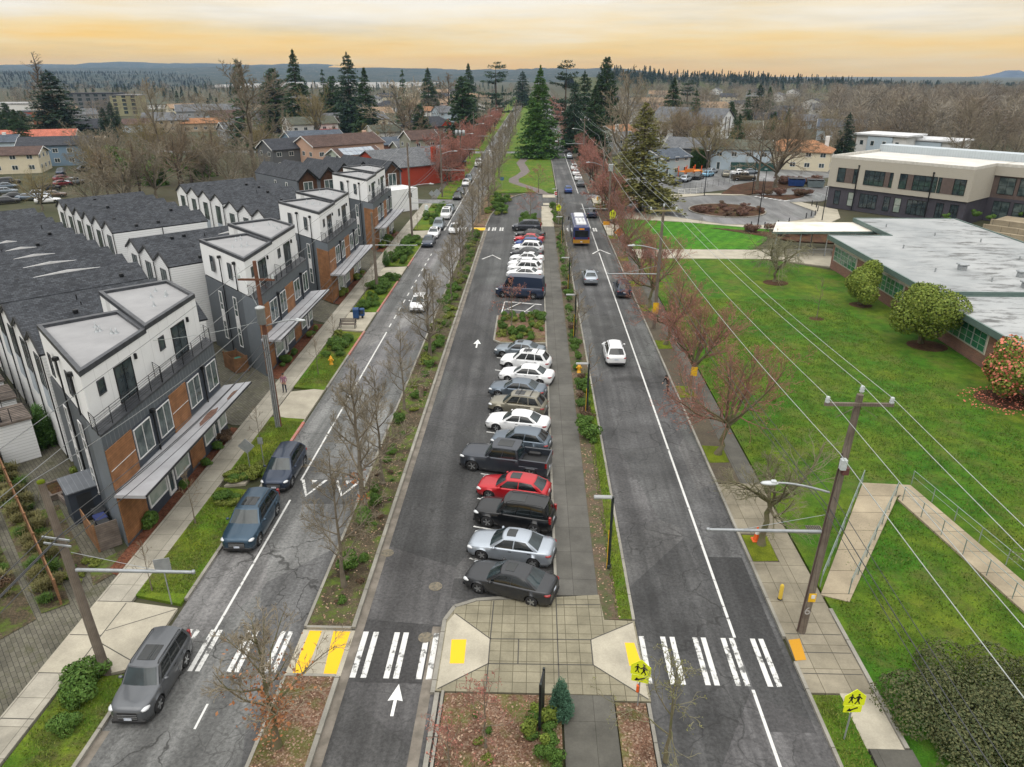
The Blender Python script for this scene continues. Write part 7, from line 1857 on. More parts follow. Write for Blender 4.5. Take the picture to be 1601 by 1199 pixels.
# footpath lamps
for i, (x, y, h) in enumerate(((4.3, 32.2, 4.55), (*G(917, 655), 4.6), (*G(898, 530), 4.6), (*G(889, 462), 4.6), (4.4, 112, 4.6), (4.4, 141, 4.6))):
    o = thing('footpath_lamp', '%s slim dark footpath lamp in the strip by the right road, from the plaza' % ordn[i], 'street lamp', (x, y, .12), 0, 'footpath lamps')
    b = MB(); b.tube([(0, 0, 0), (0, 0, h)], .075, 8); b.lathe([(.13, 0), (.13, .2), (.08, .25)], 8); b.build('post', DKGREEN, o)
    b = MB(); b.bevbox(-1.0, -.05, -.13, .13, h - .06, h + .04, .03); b.build('lamp_head', M('lamp_grey', (.30, .31, .31), None, 3, .5) if 'lamp_grey' not in D.materials else D.materials['lamp_grey'], o)
    b = MB(); b.tube([(-.1, -.05, 0), (-.1, -.05, h * .55)], .02, 4); b.build('reflector_strip', YEL, o)
# hydrants
def hydrant(x, y, label, s=1.15):
    o = thing('fire_hydrant', label, 'hydrant', (x, y, .12), 0, None, s)
    b = MB(); b.lathe([(.17, 0), (.17, .05), (.12, .07), (.12, .45), (.16, .47), (.16, .52), (.13, .55), (.11, .66), (.05, .72), (.03, .78), (.001, .78)], 12, 0); b.build('barrel', HYD, o)
    for a in (0, math.pi / 2, math.pi):
        b = MB(); b.tube([(.1 * math.cos(a), -.1 * math.sin(a), .40), (.22 * math.cos(a), -.22 * math.sin(a), .40)], .065, 8); b.build('outlet_cap', HYD, o)
hydrant(-18.72, 61.4, 'yellow fire hydrant on the left grass verge'); hydrant(*G(905, 584), 'orange yellow fire hydrant in the planted strip by the footpath'); hydrant(*G(934, 314), 'small yellow hydrant at the far right bus stop pad')
# school crossing signs
def person_pic(mb, x, z, s, n=1):
    mb.ball((x, -.004, z + .20 * s), (.035 * s, .006, .035 * s), 0, 8, 4)
    mb.obox((x, -.004, z + .08 * s), (.035 * s, 0, 0), (0, .005, 0), (0, 0, .075 * s))
    for a, b_ in (((.0, .01), (-.07, -.13)), ((.0, .01), (.06, -.13)), ((.02, .14), (.10, .05)), ((-.02, .14), (-.09, .06))):
        c = ((a[0] + b_[0]) / 2 * s + x, -.004, (a[1] + b_[1]) / 2 * s + z); d = ((b_[0] - a[0]) / 2 * s, 0, (b_[1] - a[1]) / 2 * s); L = math.hypot(d[0], d[2])
        mb.obox(c, d, (0, .005, 0), (-d[2] / L * .016 * s, 0, d[0] / L * .016 * s))
def school_sign(x, y, zc, label, rot, arrow_=True, s=1.0, post=0, flag=False, grp=None):
    o = thing('school_crossing_sign', label, 'traffic sign', (x, y, .12), rot, grp)
    b = MB(); b.tube([(0, .04, 0), (0, .04, zc + .3 * s)], .035, 6); b.build('post', GALV, o)
    b = MB(); k = .42 * s
    pl = [(-k, zc - k), (k, zc - k), (k, zc + .15 * k), (0, zc + k), (-k, zc + .15 * k)]
    b.add([(a, -.012, c) for a, c in pl] + [(a, .012, c) for a, c in pl], [(0, 1, 2, 3, 4), (9, 8, 7, 6, 5)] + [((i + 1) % 5, i, 5 + i, 5 + (i + 1) % 5) for i in range(5)]); pn = b.build('sign_panel', YG, o)
    b = MB(); person_pic(b, -.14 * s, zc - .12 * s, 1.25 * s); person_pic(b, .13 * s, zc - .15 * s, 1.45 * s); q = b.build('walking_figures', BLACKM, pn); q.location = (0, -.012, 0)
    if arrow_:
        z2 = zc - k - .2 * s
        b = MB(); b.box(-.36 * s, .36 * s, -.012, .012, z2 - .17 * s, z2 + .17 * s); ap = b.build('arrow_panel', YG, o)
        b = MB(); b.obox((.04 * s, -.016, z2 + .015), (.15 * s, 0, .07 * s), (0, .004, 0), (-.012, 0, .03)); b.add([(-.24 * s, -.02, z2 - .11 * s), (-.02 * s, -.02, z2 - .10 * s), (-.14 * s, -.02, z2 + .07 * s)], [(0, 1, 2)]); b.build('arrow', BLACKM, ap)
    b = MB(); b.bevbox(-.12, .0, -.05, .09, zc - 1.35, zc - 1.0, .02)
    if flag: b.build('flag_holder', ORG, o)
    return o
X_, Y_ = 12.88, 21.4; zs = zat(1335, 1093, X_, Y_)
school_sign(X_, Y_, zs, 'yellow green school crossing sign with arrow at the lower right verge', .05)
X_, Y_ = 4.68, 22.85; zs = zat(1002, 1047, X_, Y_)
school_sign(X_, Y_, zs, 'yellow green school crossing sign with orange flag holder at the plaza ramp', -.25, True, 1.0, 0, True)
X_, Y_ = G(956, 372); school_sign(X_, Y_, 4.0, 'yellow green school crossing sign at the far right crosswalk', 0, True, 1.25)
X_, Y_ = G(873, 352); school_sign(X_, Y_, 3.2, 'yellow crossing sign on the median side of the far crosswalk', 0, True, 1.0)
def plate_sign(name, x, y, zc, w_, h_, mat_, label, rot=0, diamond=False, post=None, back=False):
    o = thing(name, label, 'traffic sign', (x, y, .12), rot)
    b = MB(); b.tube([(0, .04, 0), (0, .04, zc)], .032, 6); b.build('post', GALV, o)
    b = MB()
    if diamond: b.obox((0, 0, zc), (w_ / 2 * S2, 0, w_ / 2 * S2), (0, .012, 0), (-w_ / 2 * S2, 0, w_ / 2 * S2))
    else: b.box(-w_ / 2, w_ / 2, -.012, .012, zc - h_ / 2, zc + h_ / 2)
    b.build('sign_panel', mat_, o)
    return o
plate_sign('warning_sign', *G(966, 400), 3.4, 1.0, 1, M('sign_orange', (.78, .26, .01), None, 3, .5), 'orange diamond warning sign on the right kerb behind the bus', diamond=True)
plate_sign('bus_stop_sign', *G(1079, 638), 3.1, .5, .75, YEL, 'yellow and white bus stop sign on a bent grey post by the mossy trees')
plate_sign('bus_stop_sign', *G(947, 375), 2.6, 1.1, .6, M('sign_orange_board', (.80, .36, .02), None, 3, .5), 'orange yellow board sign at the far right crosswalk')
plate_sign('road_sign', -19.1, 41.8, zat(385, 700, -19.1, 41.8), .8, .8, SIGNBK, 'grey back of a diamond sign beside the navy SUV on the left verge', 0, True)
plate_sign('road_sign', -18.4, 42.5, zat(405, 692, -18.4, 42.5), .35, .5, SIGNBK, 'small grey sign back right of the diamond one')
xx, yy = G(269, 948); plate_sign('road_sign', xx, yy, zat(256, 886, xx, yy), .75, .75, SIGNBK, 'grey back of a sign on the verge under the left bracket arm', .3)
plate_sign('road_sign', *G(684, 323), 2.6, 1.2, 1.2, SIGNBK, 'grey diamond sign back beside the far left walk', 0, True)
plate_sign('road_sign', *G(676, 322), 2.4, .9, .9, SIGNBK, 'second grey sign back left of the grey diamond by the far left walk', 0, True)
o = plate_sign('no_entry_sign', *G(869, 322), 2.4, .8, .9, TRIMW, 'white and red no entry sign on the median where the lane bends')
b = MB(); b.lathe([(.001, 0), (.33, 0), (.33, .012), (.001, .012)], 16, 0, False, (0, 0, 0), 'y'); q = b.build('red_disc', M('sign_red', (.55, .03, .03), None, 3, .5), o); q.location = (0, -.026, 2.4)
b = MB(); b.box(-.24, .24, -.034, -.028, 2.35, 2.45); b.build('white_bar', TRIMW, o)
plate_sign('blue_sign', *G(785, 296), 2.3, .8, .7, M('sign_blue', (.05, .14, .28), None, 3, .5), 'small blue sign at the near end of the grassy median')
# traffic cone, bollard, bench, mailbox
o = thing('traffic_cone', 'orange traffic cone with white band at the foot of the lopped mossy tree', 'traffic cone', (13.1, 35.0, .13), 0, None, 1.25)
b = MB(); b.bevbox(-.2, .2, -.2, .2, 0, .05, .02); b.lathe([(.15, .05), (.085, .36)], 12); b.lathe([(.06, .52), (.035, .75), (.001, .75)], 12); b.build('cone', ORG, o)
b = MB(); b.lathe([(.086, .36), (.06, .52)], 12); b.build('reflective_band', TRIMW, o)
o = thing('bollard', 'short worn yellow bollard on the right walk near the crosswalk', 'bollard', (12.9, 29.9, .13))
b = MB(); b.lathe([(.1, 0), (.1, .85), (.06, .93), (.001, .95)], 10); b.build('post', worn_paint('bollard_yellow', (.60, .42, .06), .40), o); b = MB(); b.lathe([(.13, 0), (.13, .04), (.1, .06)], 10); b.build('foot', BLACKM, o)
o = thing('bench', 'dark slatted bench on the concrete pad of the left verge', 'bench', (-19.7, 71.9, .12), 0)
b = MB()
for k in range(4): b.box(-.9, .9, -.25 + k * .13, -.15 + k * .13, .42, .46)
b.build('seat', CEDARH, o); b = MB()
for k in range(3): b.box(-.9, .9, .27 + .03 * k, .30 + .03 * k, .55 + k * .14, .65 + k * .14)
b.build('backrest', CEDARH, o)
for x in (-.8, .8):
    b = MB(); b.box(x - .03, x + .03, -.25, -.19, 0, .44); b.box(x - .03, x + .03, .25, .31, 0, .9); b.box(x - .03, x + .03, -.25, .3, .60, .64); b.build('leg', BLACKM, o)
o = thing('mailbox', 'blue mail collection box on the verge behind the bench', 'mailbox', (-19.5, 75.0, .12))
b = MB(); b.box(-.3, .3, -.3, .3, .15, 1.0); t = np.linspace(0, math.pi, 9); pr = [(.3 * math.cos(a), 1.0 + .3 * math.sin(a)) for a in t]
b.add([(-.3, y, z) for y, z in pr] + [(.3, y, z) for y, z in pr], [(i, i + 1, 10 + i, 9 + i) for i in range(8)] + [tuple(range(8, -1, -1)), tuple(range(9, 18))]); b.build('body', BLUEB, o)
b = MB(); b.box(-.22, .22, -.34, -.28, .95, 1.12); b.build('chute', BLUEB, o)
for x in (-.24, .24):
    for y in (-.24, .24): b = MB(); b.box(x - .03, x + .03, y - .03, y + .03, 0, .16); b.build('leg', BLACKM, o)
o = thing('newspaper_box', 'second small blue box beside the mail collection box', 'box', (-18.9, 75.3, .12)); b = MB(); b.bevbox(-.25, .25, -.25, .25, .3, 1.1, .05); b.build('body', BLUEB, o); b = MB(); b.bevbox(-.1, .1, -.1, .1, 0, .3, .02); b.build('foot', BLACKM, o); b = MB(); b.box(-.19, .19, -.265, -.25, .55, .95); b.build('window', GLASS_DK, o)
o = thing('utility_cabinet', 'pale grey rounded utility cabinet on the far left verge', 'cabinet', (*G(667, 333), .1)); b = MB(); b.lathe([(.35, 0), (.35, 1.3), (.25, 1.45), (.001, 1.48)], 12); b.build('body', GLASSI, o); b = MB(); b.lathe([(.42, 0), (.42, .1), (.35, .12)], 12); b.build('base', CONC_N, o)
o = thing('information_board', 'dark slim information board standing edge on in the shrubs of the near bed', 'sign', (.55, 21.9, .12), rad(80)); b = MB(); b.box(-.5, .5, -.04, .04, .9, 2.5); b.build('board', BLACKM, o)
for x in (-.42, .42): b = MB(); b.box(x - .05, x + .05, -.05, .05, 0, 2.55); b.build('post', DKGREEN, o)
o = thing('storm_drain', 'iron grate in the lawn beside the tall right pole', 'drain', (16.9, 36.2, .1)); b = MB(); b.box(-.45, .45, -.4, .4, 0, .03); b.build('frame', D.materials['cast_iron'], o); b = MB()
for k in range(7): b.box(-.4 + k * .12, -.34 + k * .12, -.35, .35, .03, .045)
b.build('grate', BLACKM, o)
# ramp railings
GR = M('railing_grey_green', (.30, .36, .34), None, 3, .5, .4)
def railing(label, pts, h=1.0, bars=2, post=2.0):
    a0 = V3(*pts[0]); o = thing('handrail', label, 'railing', tuple(a0), 0, 'railings of the access ramp')
    rail(o, [tuple(V3(*p) - a0) for p in pts], h, bars, post, GR, 'rail', .028)
railing('outer grey handrail on the left edge of the ramp', [(15.3, 30.9, .15), (21.8, 41.4, .22)]); railing('inner handrail of the left ramp leg beside the grass triangle', [(16.6, 30.4, .15), (23.3, 39.9, .22)])
railing('inner handrail of the right ramp leg beside the grass triangle', [(23.5, 39.4, .22), (25.1, 28.4, .2)]); railing('outer handrail on the right edge of the ramp', [(25.0, 41.4, .22), (26.7, 28.8, .2)])
# fences and enclosures
def board_fence(name, label, pts, h, m, step=True, posts=True, cat='fence', group=None):
    a0 = V3(*pts[0], 0); o = thing(name, label, cat, tuple(a0), 0, group)
    for a, c in zip(pts[:-1], pts[1:]):
        a, c = V3(*a, 0) - a0, V3(*c, 0) - a0; L = np.linalg.norm(c - a); n = max(1, round(L / 2.4)); u = (c - a) / L; nn = V3(-u[1], u[0], 0)
        for i in range(n):
            p, q = a + u * L * i / n, a + u * L * (i + 1) / n
            b = MB(); b.obox((p + q) / 2 + V3(0, 0, h / 2), (q - p) / 2, nn * .03, (0, 0, h / 2)); b.build('fence_panel', m, o)
            if posts: b = MB(); b.obox(p + V3(0, 0, h / 2 + .06), u * .055, nn * .055, (0, 0, h / 2 + .06)); b.build('fence_post', CEDAR, o)
    return o
board_fence('wooden_fence', 'long low brown board fence running up the left alley', [(-24.0, 28.5), (-29.4, 34.3), (-37.2, 42.7), (-48, 54)], 1.5, CEDAR)
board_fence('wooden_fence', 'grey board screen with orange cedar posts at the corner of the nearest townhouse', [(-24.5, 32.9), (-23.6, 33.7)], 1.7, CEDARH)
board_fence('wooden_fence', 'orange cedar side fence of the bin store at the nearest townhouse', [(-24.5, 32.9), (-26.4, 34.8)], 1.6, CEDAR)
board_fence('bin_enclosure', 'brown wooden bin enclosure in the paved gap before the second townhouse', [(-26.9, 59.3), (-26.0, 60.0), (-27.6, 61.6), (-28.5, 60.9), (-26.9, 59.3)], 1.4, CEDAR, cat='enclosure')
def bin_(x, y, label, m, rot=.8, s=1.0):
    o = thing('wheelie_bin', label, 'bin', (x, y, 0), rot, None, s)
    b = MB(); b.add([(-.25, -.28, .08), (.25, -.28, .08), (.25, .28, .08), (-.25, .28, .08), (-.3, -.35, 1), (.3, -.35, 1), (.3, .35, 1), (-.3, .35, 1)], [(3, 2, 1, 0), (0, 1, 5, 4), (1, 2, 6, 5), (2, 3, 7, 6), (3, 0, 4, 7), (4, 5, 6, 7)]); b.build('body', m, o)
    b = MB(); b.bevbox(-.33, .33, -.4, .38, 1.0, 1.08, .03); b.build('lid', m, o)
    for x2 in (-.25, .25): b = MB(); b.lathe([(.001, -.03), (.1, -.03), (.1, .03), (.001, .03)], 10, 0, True, (x2, .3, .1), 'x'); b.build('wheel', RUBBER, o)
GRB = M('bin_green', (.03, .16, .12), None, 3, .5); BLB = M('bin_blue', (.03, .045, .16), None, 3, .5); BKB = M('bin_black', (.03, .032, .035), None, 3, .5)
bin_(-27.0, 60.4, 'green lidded bin inside the brown wooden enclosure', GRB)
bin_(-24.85, 34.3, 'dark bin behind the grey board screen', BKB); bin_(-25.4, 34.9, 'blue bin between two dark bins behind the cedar fence', BLB); bin_(-25.9, 35.6, 'dark bin next to the shed behind the cedar fence', BKB)
o = thing('shed', 'small dark blue grey metal shed against the side of the nearest townhouse', 'shed', (-27.3, 36.6, 0), math.pi / 4)
b = MB(); b.box(-.9, .9, -.75, .75, 0, 2.2); b.build('wall', NAVYW, o); b = MB(); b.add([(-1, -.9, 2.15), (1, -.9, 2.15), (1, .85, 2.5), (-1, .85, 2.5), (-1, -.9, 2.23), (1, -.9, 2.23), (1, .85, 2.58), (-1, .85, 2.58)], [(3, 2, 1, 0), (4, 5, 6, 7), (0, 1, 5, 4), (1, 2, 6, 5), (2, 3, 7, 6), (3, 0, 4, 7)]); b.build('roof', stripes('shed_roof', (.12, .13, .145), 'X', .3, 1.4, .12, .5, .5), o); b = MB(); b.box(-.5, .3, -.78, -.751, .05, 1.9); b.build('door', BKB, o)
# decks, planters and patio fences behind the nearest row
for i, d in enumerate((1.5, 6.2, 10.6, 15.0, 19.4)):
    x, y = -33.6 - d * S2, 42.6 + d * S2
    o = thing('wooden_deck', '%s raised deck with dark railing on the alley side of the longest row' % ordn[i], 'deck', (x, y, 0), math.pi / 4, 'decks on the alley side')
    b = MB(); b.box(-2.4, 0, 0, 3.2, 3.0, 3.16); b.build('deck_floor', CEDARH, o); b = MB(); b.box(-2.3, -.1, .1, 3.1, 0, 2.98); b.build('lower_storey', WHITELAP, o); rail(o, [(0, 0, 3.16), (-2.4, 0, 3.16), (-2.4, 3.2, 3.16), (0, 3.2, 3.16)], 1, 8, 1.2)
    if i < 2: b = MB(); b.box(-2.45, -2.38, .05, 3.1, 3.2, 4.9) if i else b.box(-2.3, -1.7, .4, .9, 3.17, 3.9); b.build('privacy_screen' if i else 'planter', CEDAR if i else BKB, o)
    q = thing('patio_fence', '%s low dark patio fence with a timber planter below the raised decks' % ordn[i], 'fence', (x - 2.4 * S2 - 1.2 * S2, y - 2.4 * S2 - 1.2 * S2, 0), math.pi / 4, 'patio fences along the alley')
    rail(q, [(0, 0, .3), (-1.6, 0, .3), (-1.6, 3, .3)], .9, 7, 1.3); b = MB(); b.box(-1.75, -1.55, -.1, 3.2, 0, .35); b.box(-1.55, .1, -.2, 0, 0, .35); b.build('planter_edge', CEDARH, q)
for i, (x, y) in enumerate(((-26.6, 38.6), (-28.4, 39.6))):
    o = thing('timber_planter', '%s square timber planter bed beside the alley' % ('first', 'second')[i], 'planter', (x - 2, y, 0), math.pi / 4 + .1); b = MB()
    for bx in ((-1.3, 1.3, -1.0, -.85), (-1.3, 1.3, .85, 1.0), (-1.3, -1.15, -.85, .85), (1.15, 1.3, -.85, .85)): b.box(*bx, 0, .4)
    b.build('edge_board', CEDARH, o); b = MB(); b.box(-1.15, 1.15, -.85, .85, 0, .3); b.build('soil', MULCH, o)
# corner of the next building at the left edge of the picture
o = thing('corner_building', 'dark blue building whose corner shows at the lower left edge', 'building', (-31.0, 27.6, 0), math.pi / 4); b = MB(); b.box(-12, -.2, -6, 1.2, 0, 4); b.build('wall', NAVYW, o); b = MB(); b.box(-12, 0, -6, 1.4, 4, 4.2); b.build('roof', CAPM, o)
# turning circle furniture
for i, (px, py) in enumerate(((1174, 356), (1195, 357), (1216, 354), (1233, 350), (1260, 342), (1268, 339), (1274, 338), (1278, 331), (1276, 325), (1269, 322))):
    x, y = G(px, py); o = thing('bollard', '%s black bollard round the turning circle, counted from the lawn' % ordn[i], 'bollard', (x, y, .1), 0, 'black bollards at the turning circle'); b = MB(); b.lathe([(.1, 0), (.1, 1.0), (.001, 1.04)], 8); b.build('post', BLACKM, o)
for i, (px, py, h) in enumerate(((1184, 358, 8.6), (1101, 306, 9.5), (1176, 304, 8.5), (1285, 345, 6.0), (1193, 310, 6))):
    x, y = G(px, py); o = thing('street_lamp', '%s slim dark lamp post around the turning circle' % ordn[i], 'street lamp', (x, y, .1), 0, 'lamp posts at the turning circle'); b = MB(); b.tube([(0, 0, 0), (0, 0, h)], [.1, .06], 8); b.build('post', BLACKM, o); b = MB(); b.bevbox(-.5, .1, -.15, .15, h, h + .12, .04); b.build('lamp_head', GALV, o)
xs_ = [(34.5, 171), (49.5, 184.3)]
o = thing('mesh_fence', 'black mesh fence between the small car park and the lawn', 'fence', (34.5, 171, 0)); rail(o, [(0, 0, 0), (15, 13.3, 0)], 1.6, 8, 2.2)
o = thing('white_railing', 'white rail fence beside the driveway of the small car park', 'railing', (*G(1060, 305), .1)); x0_, y0_ = G(1060, 305); x1_, y1_ = G(1098, 302); rail(o, [(0, 0, 0), (x1_ - x0_, y1_ - y0_, 0)], 1.1, 3, 1.5, TRIMW, r=.05)
o = thing('bike_rack', 'row of pale metal bike hoops by the school entrance', 'bike rack', (*G(1275, 312), .1), -.4)
for k in range(6): b = MB(); t = np.linspace(0, math.pi, 9); b.tube(np.stack([k * 1.1 + 0 * t, .4 * np.cos(t), .85 * np.sin(t) ** .6], 1), .035, 6); b.build('hoop', GLASSI, o)
for px, py, m, lb in ((1244, 291, M('skip_blue', (.02, .06, .22), None, 2, .5), 'blue rubbish skip at the end of the school drive'), (1274, 293, M('skip_grey', (.16, .20, .21), None, 2, .5), 'grey green rubbish skip right of the blue one')):
    o = thing('rubbish_skip', lb, 'skip', (*G(px, py), 0), -.2); b = MB(); b.add([(-1.7, -.9, .15), (1.7, -.9, .15), (1.7, .9, .15), (-1.7, .9, .15), (-1.9, -1.1, 1.6), (1.9, -1.1, 1.6), (1.9, 1.1, 1.9), (-1.9, 1.1, 1.9)], [(3, 2, 1, 0), (0, 1, 5, 4), (1, 2, 6, 5), (2, 3, 7, 6), (3, 0, 4, 7), (4, 5, 6, 7)]); b.build('body', m, o); b = MB()
    b.bevbox(-1.85, -.05, -1.1, 1.1, 1.82, 1.92, .03); b.bevbox(.05, 1.85, -1.1, 1.1, 1.82, 1.92, .03); b.build('lid', BKB, o)
o = thing('green_fence', 'dark green screen fence at the back of the small car park', 'fence', (*G(1142, 266), 0)); x0_, y0_ = G(1142, 266); x1_, y1_ = G(1210, 268); L = math.hypot(x1_ - x0_, y1_ - y0_); u = V3((x1_ - x0_) / L, (y1_ - y0_) / L, 0)
b = MB(); b.obox(u * L / 2 + V3(0, 0, 1.1), u * L / 2, V3(-u[1], u[0], 0) * .03, (0, 0, 1.1)); b.build('screen', M('screen_green', (.02, .07, .06), None, 2, .8), o); rail(o, [(0, -.05, 0), tuple(u * L + V3(0, -.05, 0))], 2.3, 1, 3)
o = thing('playground', 'orange climbing frame with roof and slide beyond the olive conifer', 'play equipment', (*G(1078, 275), 0), .6); b = MB()
for x in (-3, 0, 3):
    for y in (-1.2, 1.2): b.tube([(x, y, 0), (x, y, 2.6)], .12, 6)
b.build('post', ORG, o); b = MB(); b.box(-3.2, 3.2, -1.4, 1.4, 1.2, 1.35); b.box(-3.2, 0, -1.45, -1.35, 1.35, 2.1); b.build('platform', M('play_orange', (.70, .22, .03), None, 2, .6), o); b = MB(); b.obox((4.6, 0, .75), (1.6, 0, -.65), (0, .5, 0), (.05, 0, .1)); b.build('slide', M('play_yellow', (.70, .40, .03), None, 2, .6), o)
# ------------------------------------------------------------------ people
SKIN = M('skin', (.42, .25, .18), None, 4, .6); HAIRM = M('hair_dark', (.025, .018, .014), None, 4, .7); JEAN = M('dark_jeans', (.022, .028, .05), None, 8, .9); SHOE = M('dark_shoe', (.02, .02, .022), None, 4, .6)
def plaid(name, c1, c2):
    m, t, b = newmat(name); vec = coordnode(t, 'Object'); ch = nd(t, 'ShaderNodeTexChecker', i_Scale=14); t.links.new(vec, ch.inputs['Vector']); ch.inputs[1].default_value = (*c1, 1); ch.inputs[2].default_value = (*c2, 1); t.links.new(ch.outputs['Color'], b.inputs['Base Color']); b.inputs['Roughness'].default_value = .9
    return m
def person(x, y, z, rot, label, top, joints, lower=JEAN, shoulder=1.44):
    r = thing('person', label, 'person', (x, y, z), rot)
    V, E, Rd = [], [], []
    def chain(pts, start=None):
        last = start
        for p, rr in pts:
            V.append(p); Rd.append(rr); i = len(V) - 1
            if last is not None: E.append((last, i))
            last = i
        return last
    J = joints
    pel = chain([(J['pelvis'], .135)]); ab = chain([(J['waist'], .125)], pel); chest = chain([(J['chest'], .155)], ab); neck = chain([(J['neck'], .062)], chest); hd = chain([(J['head'], .098), (J['crown'], .085)], neck)
    for s in ('l', 'r'):
        kn = chain([(J['hip_' + s], .098), (J['knee_' + s], .066), (J['ankle_' + s], .046)], pel); chain([(J['toe_' + s], .038)], kn)
        wr = chain([(J['sh_' + s], .068), (J['el_' + s], .046), (J['wr_' + s], .032)], chest)
        w_, e_ = V3(*J['wr_' + s]), V3(*J['el_' + s]); d = (w_ - e_) / np.linalg.norm(w_ - e_); sd = np.cross(d, (0, 0, 1.)); sd = sd / (np.linalg.norm(sd) + 1e-6) if np.linalg.norm(sd) > .1 else V3(0, 1, 0)
        palm = chain([(tuple(w_ + d * .06), .034)], wr)
        for k, ln in enumerate((.075, .085, .08, .062)):
            o_ = sd * (-.027 + .018 * k); chain([(tuple(w_ + d * .10 + o_), .010), (tuple(w_ + d * (.10 + ln * .55) + o_ * 1.1 + V3(0, -.006, 0)), .009), (tuple(w_ + d * (.10 + ln) + o_ * 1.1 + V3(0, -.02, 0)), .008)], palm)
        chain([(tuple(w_ + d * .05 - sd * .045), .011), (tuple(w_ + d * .10 - sd * .06), .009)], palm)
    me = D.meshes.new('body'); me.from_pydata([tuple(map(float, v)) for v in V], E, [])
    o = D.objects.new('tmp', me); COL.objects.link(o)
    o.modifiers.new('s', 'SKIN'); sv = me.skin_vertices[0].data
    for i, q in enumerate(Rd): sv[i].radius = (q, q); sv[i].use_root = (i == 0)
    sb = o.modifiers.new('b', 'SUBSURF'); sb.levels = sb.render_levels = 1
    dg = bpy.context.evaluated_depsgraph_get(); ev = o.evaluated_get(dg); m2 = bpy.data.meshes.new_from_object(ev); D.objects.remove(o)
    m2.name = 'body'
    for q in (SKIN, top, lower, SHOE): m2.materials.append(q)
    waist = J['pelvis'][2] + .02; nk = J['neck'][2] - .03
    for p in m2.polygons:
        c = p.center; p.use_smooth = True
        dist = min(np.linalg.norm(V3(*c) - V3(*J['wr_' + s])) for s in 'lr'); below = c.z < J['ankle_l'][2] + .02
        hand = any(np.dot(V3(*c) - V3(*J['wr_' + s]), V3(*J['wr_' + s]) - V3(*J['el_' + s])) > 0 and np.linalg.norm(V3(*c) - V3(*J['wr_' + s])) < .26 for s in 'lr')
        arm = any(np.linalg.norm(np.cross(V3(*c) - V3(*J['el_' + s]), V3(*J['wr_' + s]) - V3(*J['el_' + s]))) / .25 < .075 and c.z < waist + .15 and c.z > J['wr_' + s][2] for s in 'lr')
        p.material_index = 0 if (c.z > nk or hand) else 3 if below else 1 if (c.z > waist or arm) else 2
    b = link('body', m2, r)
    h = V3(*J['head']); cr_ = V3(*J['crown']); f = V3(0, -1, 0)
    m = MB(); m.ball(h + V3(0, .022, .065), (.098, .108, .098), 0, 12, 7); m.build('hair', HAIRM, r)
    for s in (-1, 1):
        m = MB(); m.ball(h + V3(s * .034, -.088, .02), .014, 0, 6, 4); m.build('eye', HAIRM, r)
        m = MB(); m.ball(h + V3(s * .096, .0, .0), (.014, .026, .036), 0, 6, 4); m.build('ear', SKIN, r)
    m = MB(); m.ball(h + V3(0, -.105, -.012), (.014, .02, .026), 0, 6, 4); m.build('nose', SKIN, r); m = MB(); m.ball(h + V3(0, -.092, -.055), (.026, .008, .007), 0, 6, 4); m.build('mouth', M('lips', (.30, .10, .09), None, 4, .6) if 'lips' not in D.materials else D.materials['lips'], r)
    return r
stand = dict(pelvis=(0, 0, .93), waist=(0, 0, 1.08), chest=(0, .01, 1.30), neck=(0, .01, 1.50), head=(0, -.01, 1.62), crown=(0, 0, 1.71), hip_l=(.09, 0, .87), knee_l=(.11, -.02, .48), ankle_l=(.12, .02, .09), toe_l=(.13, -.14, .05), hip_r=(-.09, 0, .87), knee_r=(-.10, -.03, .48), ankle_r=(-.13, 0, .09), toe_r=(-.15, -.16, .05),
             sh_l=(.19, .01, 1.42), el_l=(.25, .03, 1.15), wr_l=(.19, -.14, .98), sh_r=(-.19, .01, 1.42), el_r=(-.26, .03, 1.15), wr_r=(-.20, -.15, 1.02))
person(-21.0, 55.0, .12, .15, 'person in a purple plaid shirt and dark jeans standing on the left walk', plaid('plaid_shirt', (.20, .07, .12), (.36, .20, .26)), stand)
lean = dict(pelvis=(0, 0, .90), waist=(0, -.04, 1.04), chest=(0, -.14, 1.24), neck=(0, -.22, 1.42), head=(0, -.28, 1.53), crown=(0, -.30, 1.62), hip_l=(.09, 0, .85), knee_l=(.10, -.16, .47), ankle_l=(.10, .0, .09), toe_l=(.10, -.16, .05), hip_r=(-.09, 0, .85), knee_r=(-.10, .02, .47), ankle_r=(-.10, .22, .12), toe_r=(-.10, .10, .05),
            sh_l=(.18, -.17, 1.36), el_l=(.23, -.10, 1.10), wr_l=(.20, -.24, .92), sh_r=(-.18, -.17, 1.36), el_r=(-.23, -.26, 1.12), wr_r=(-.18, -.40, .98))
x_, y_ = G(1047, 614)
person(x_ - .2, y_, .005, -1.1, 'person in a black hooded top stepping along the right kerb', M('black_hoodie', (.016, .016, .018), None, 6, .95), lean, M('black_trousers', (.02, .02, .024), None, 6, .95))
# ------------------------------------------------------------------ shrubs, hedges, ground plants
SH = {}
def shrub_mesh(key, args, mats): SH[key] = bush(*args[0], **args[1])[1].mesh(key, mats)
shrub_mesh('low', ((21, .62, .55, .34, 1300, .06, 6), {}), [LEAFS]); shrub_mesh('mound', ((22, .8, .8, .55, 2400, .065, 7), {'hollow': .65}), [LEAFS]); shrub_mesh('dark', ((23, .75, .75, .6, 2600, .06, 7), {'hollow': .7}), [LEAFS]); shrub_mesh('yellow', ((24, .6, .6, .32, 900, .07, 5), {}), [LEAFY]); shrub_mesh('brown', ((25, .7, .7, .55, 900, .08, 6), {'hollow': .2}), [LEAFBR]); shrub_mesh('redbrown', ((26, .9, .8, .6, 1100, .085, 6), {'hollow': .2}), [LEAFRD]); shrub_mesh('ever', ((27, .55, .55, .6, 900, .075, 5), {}), [LEAFE])
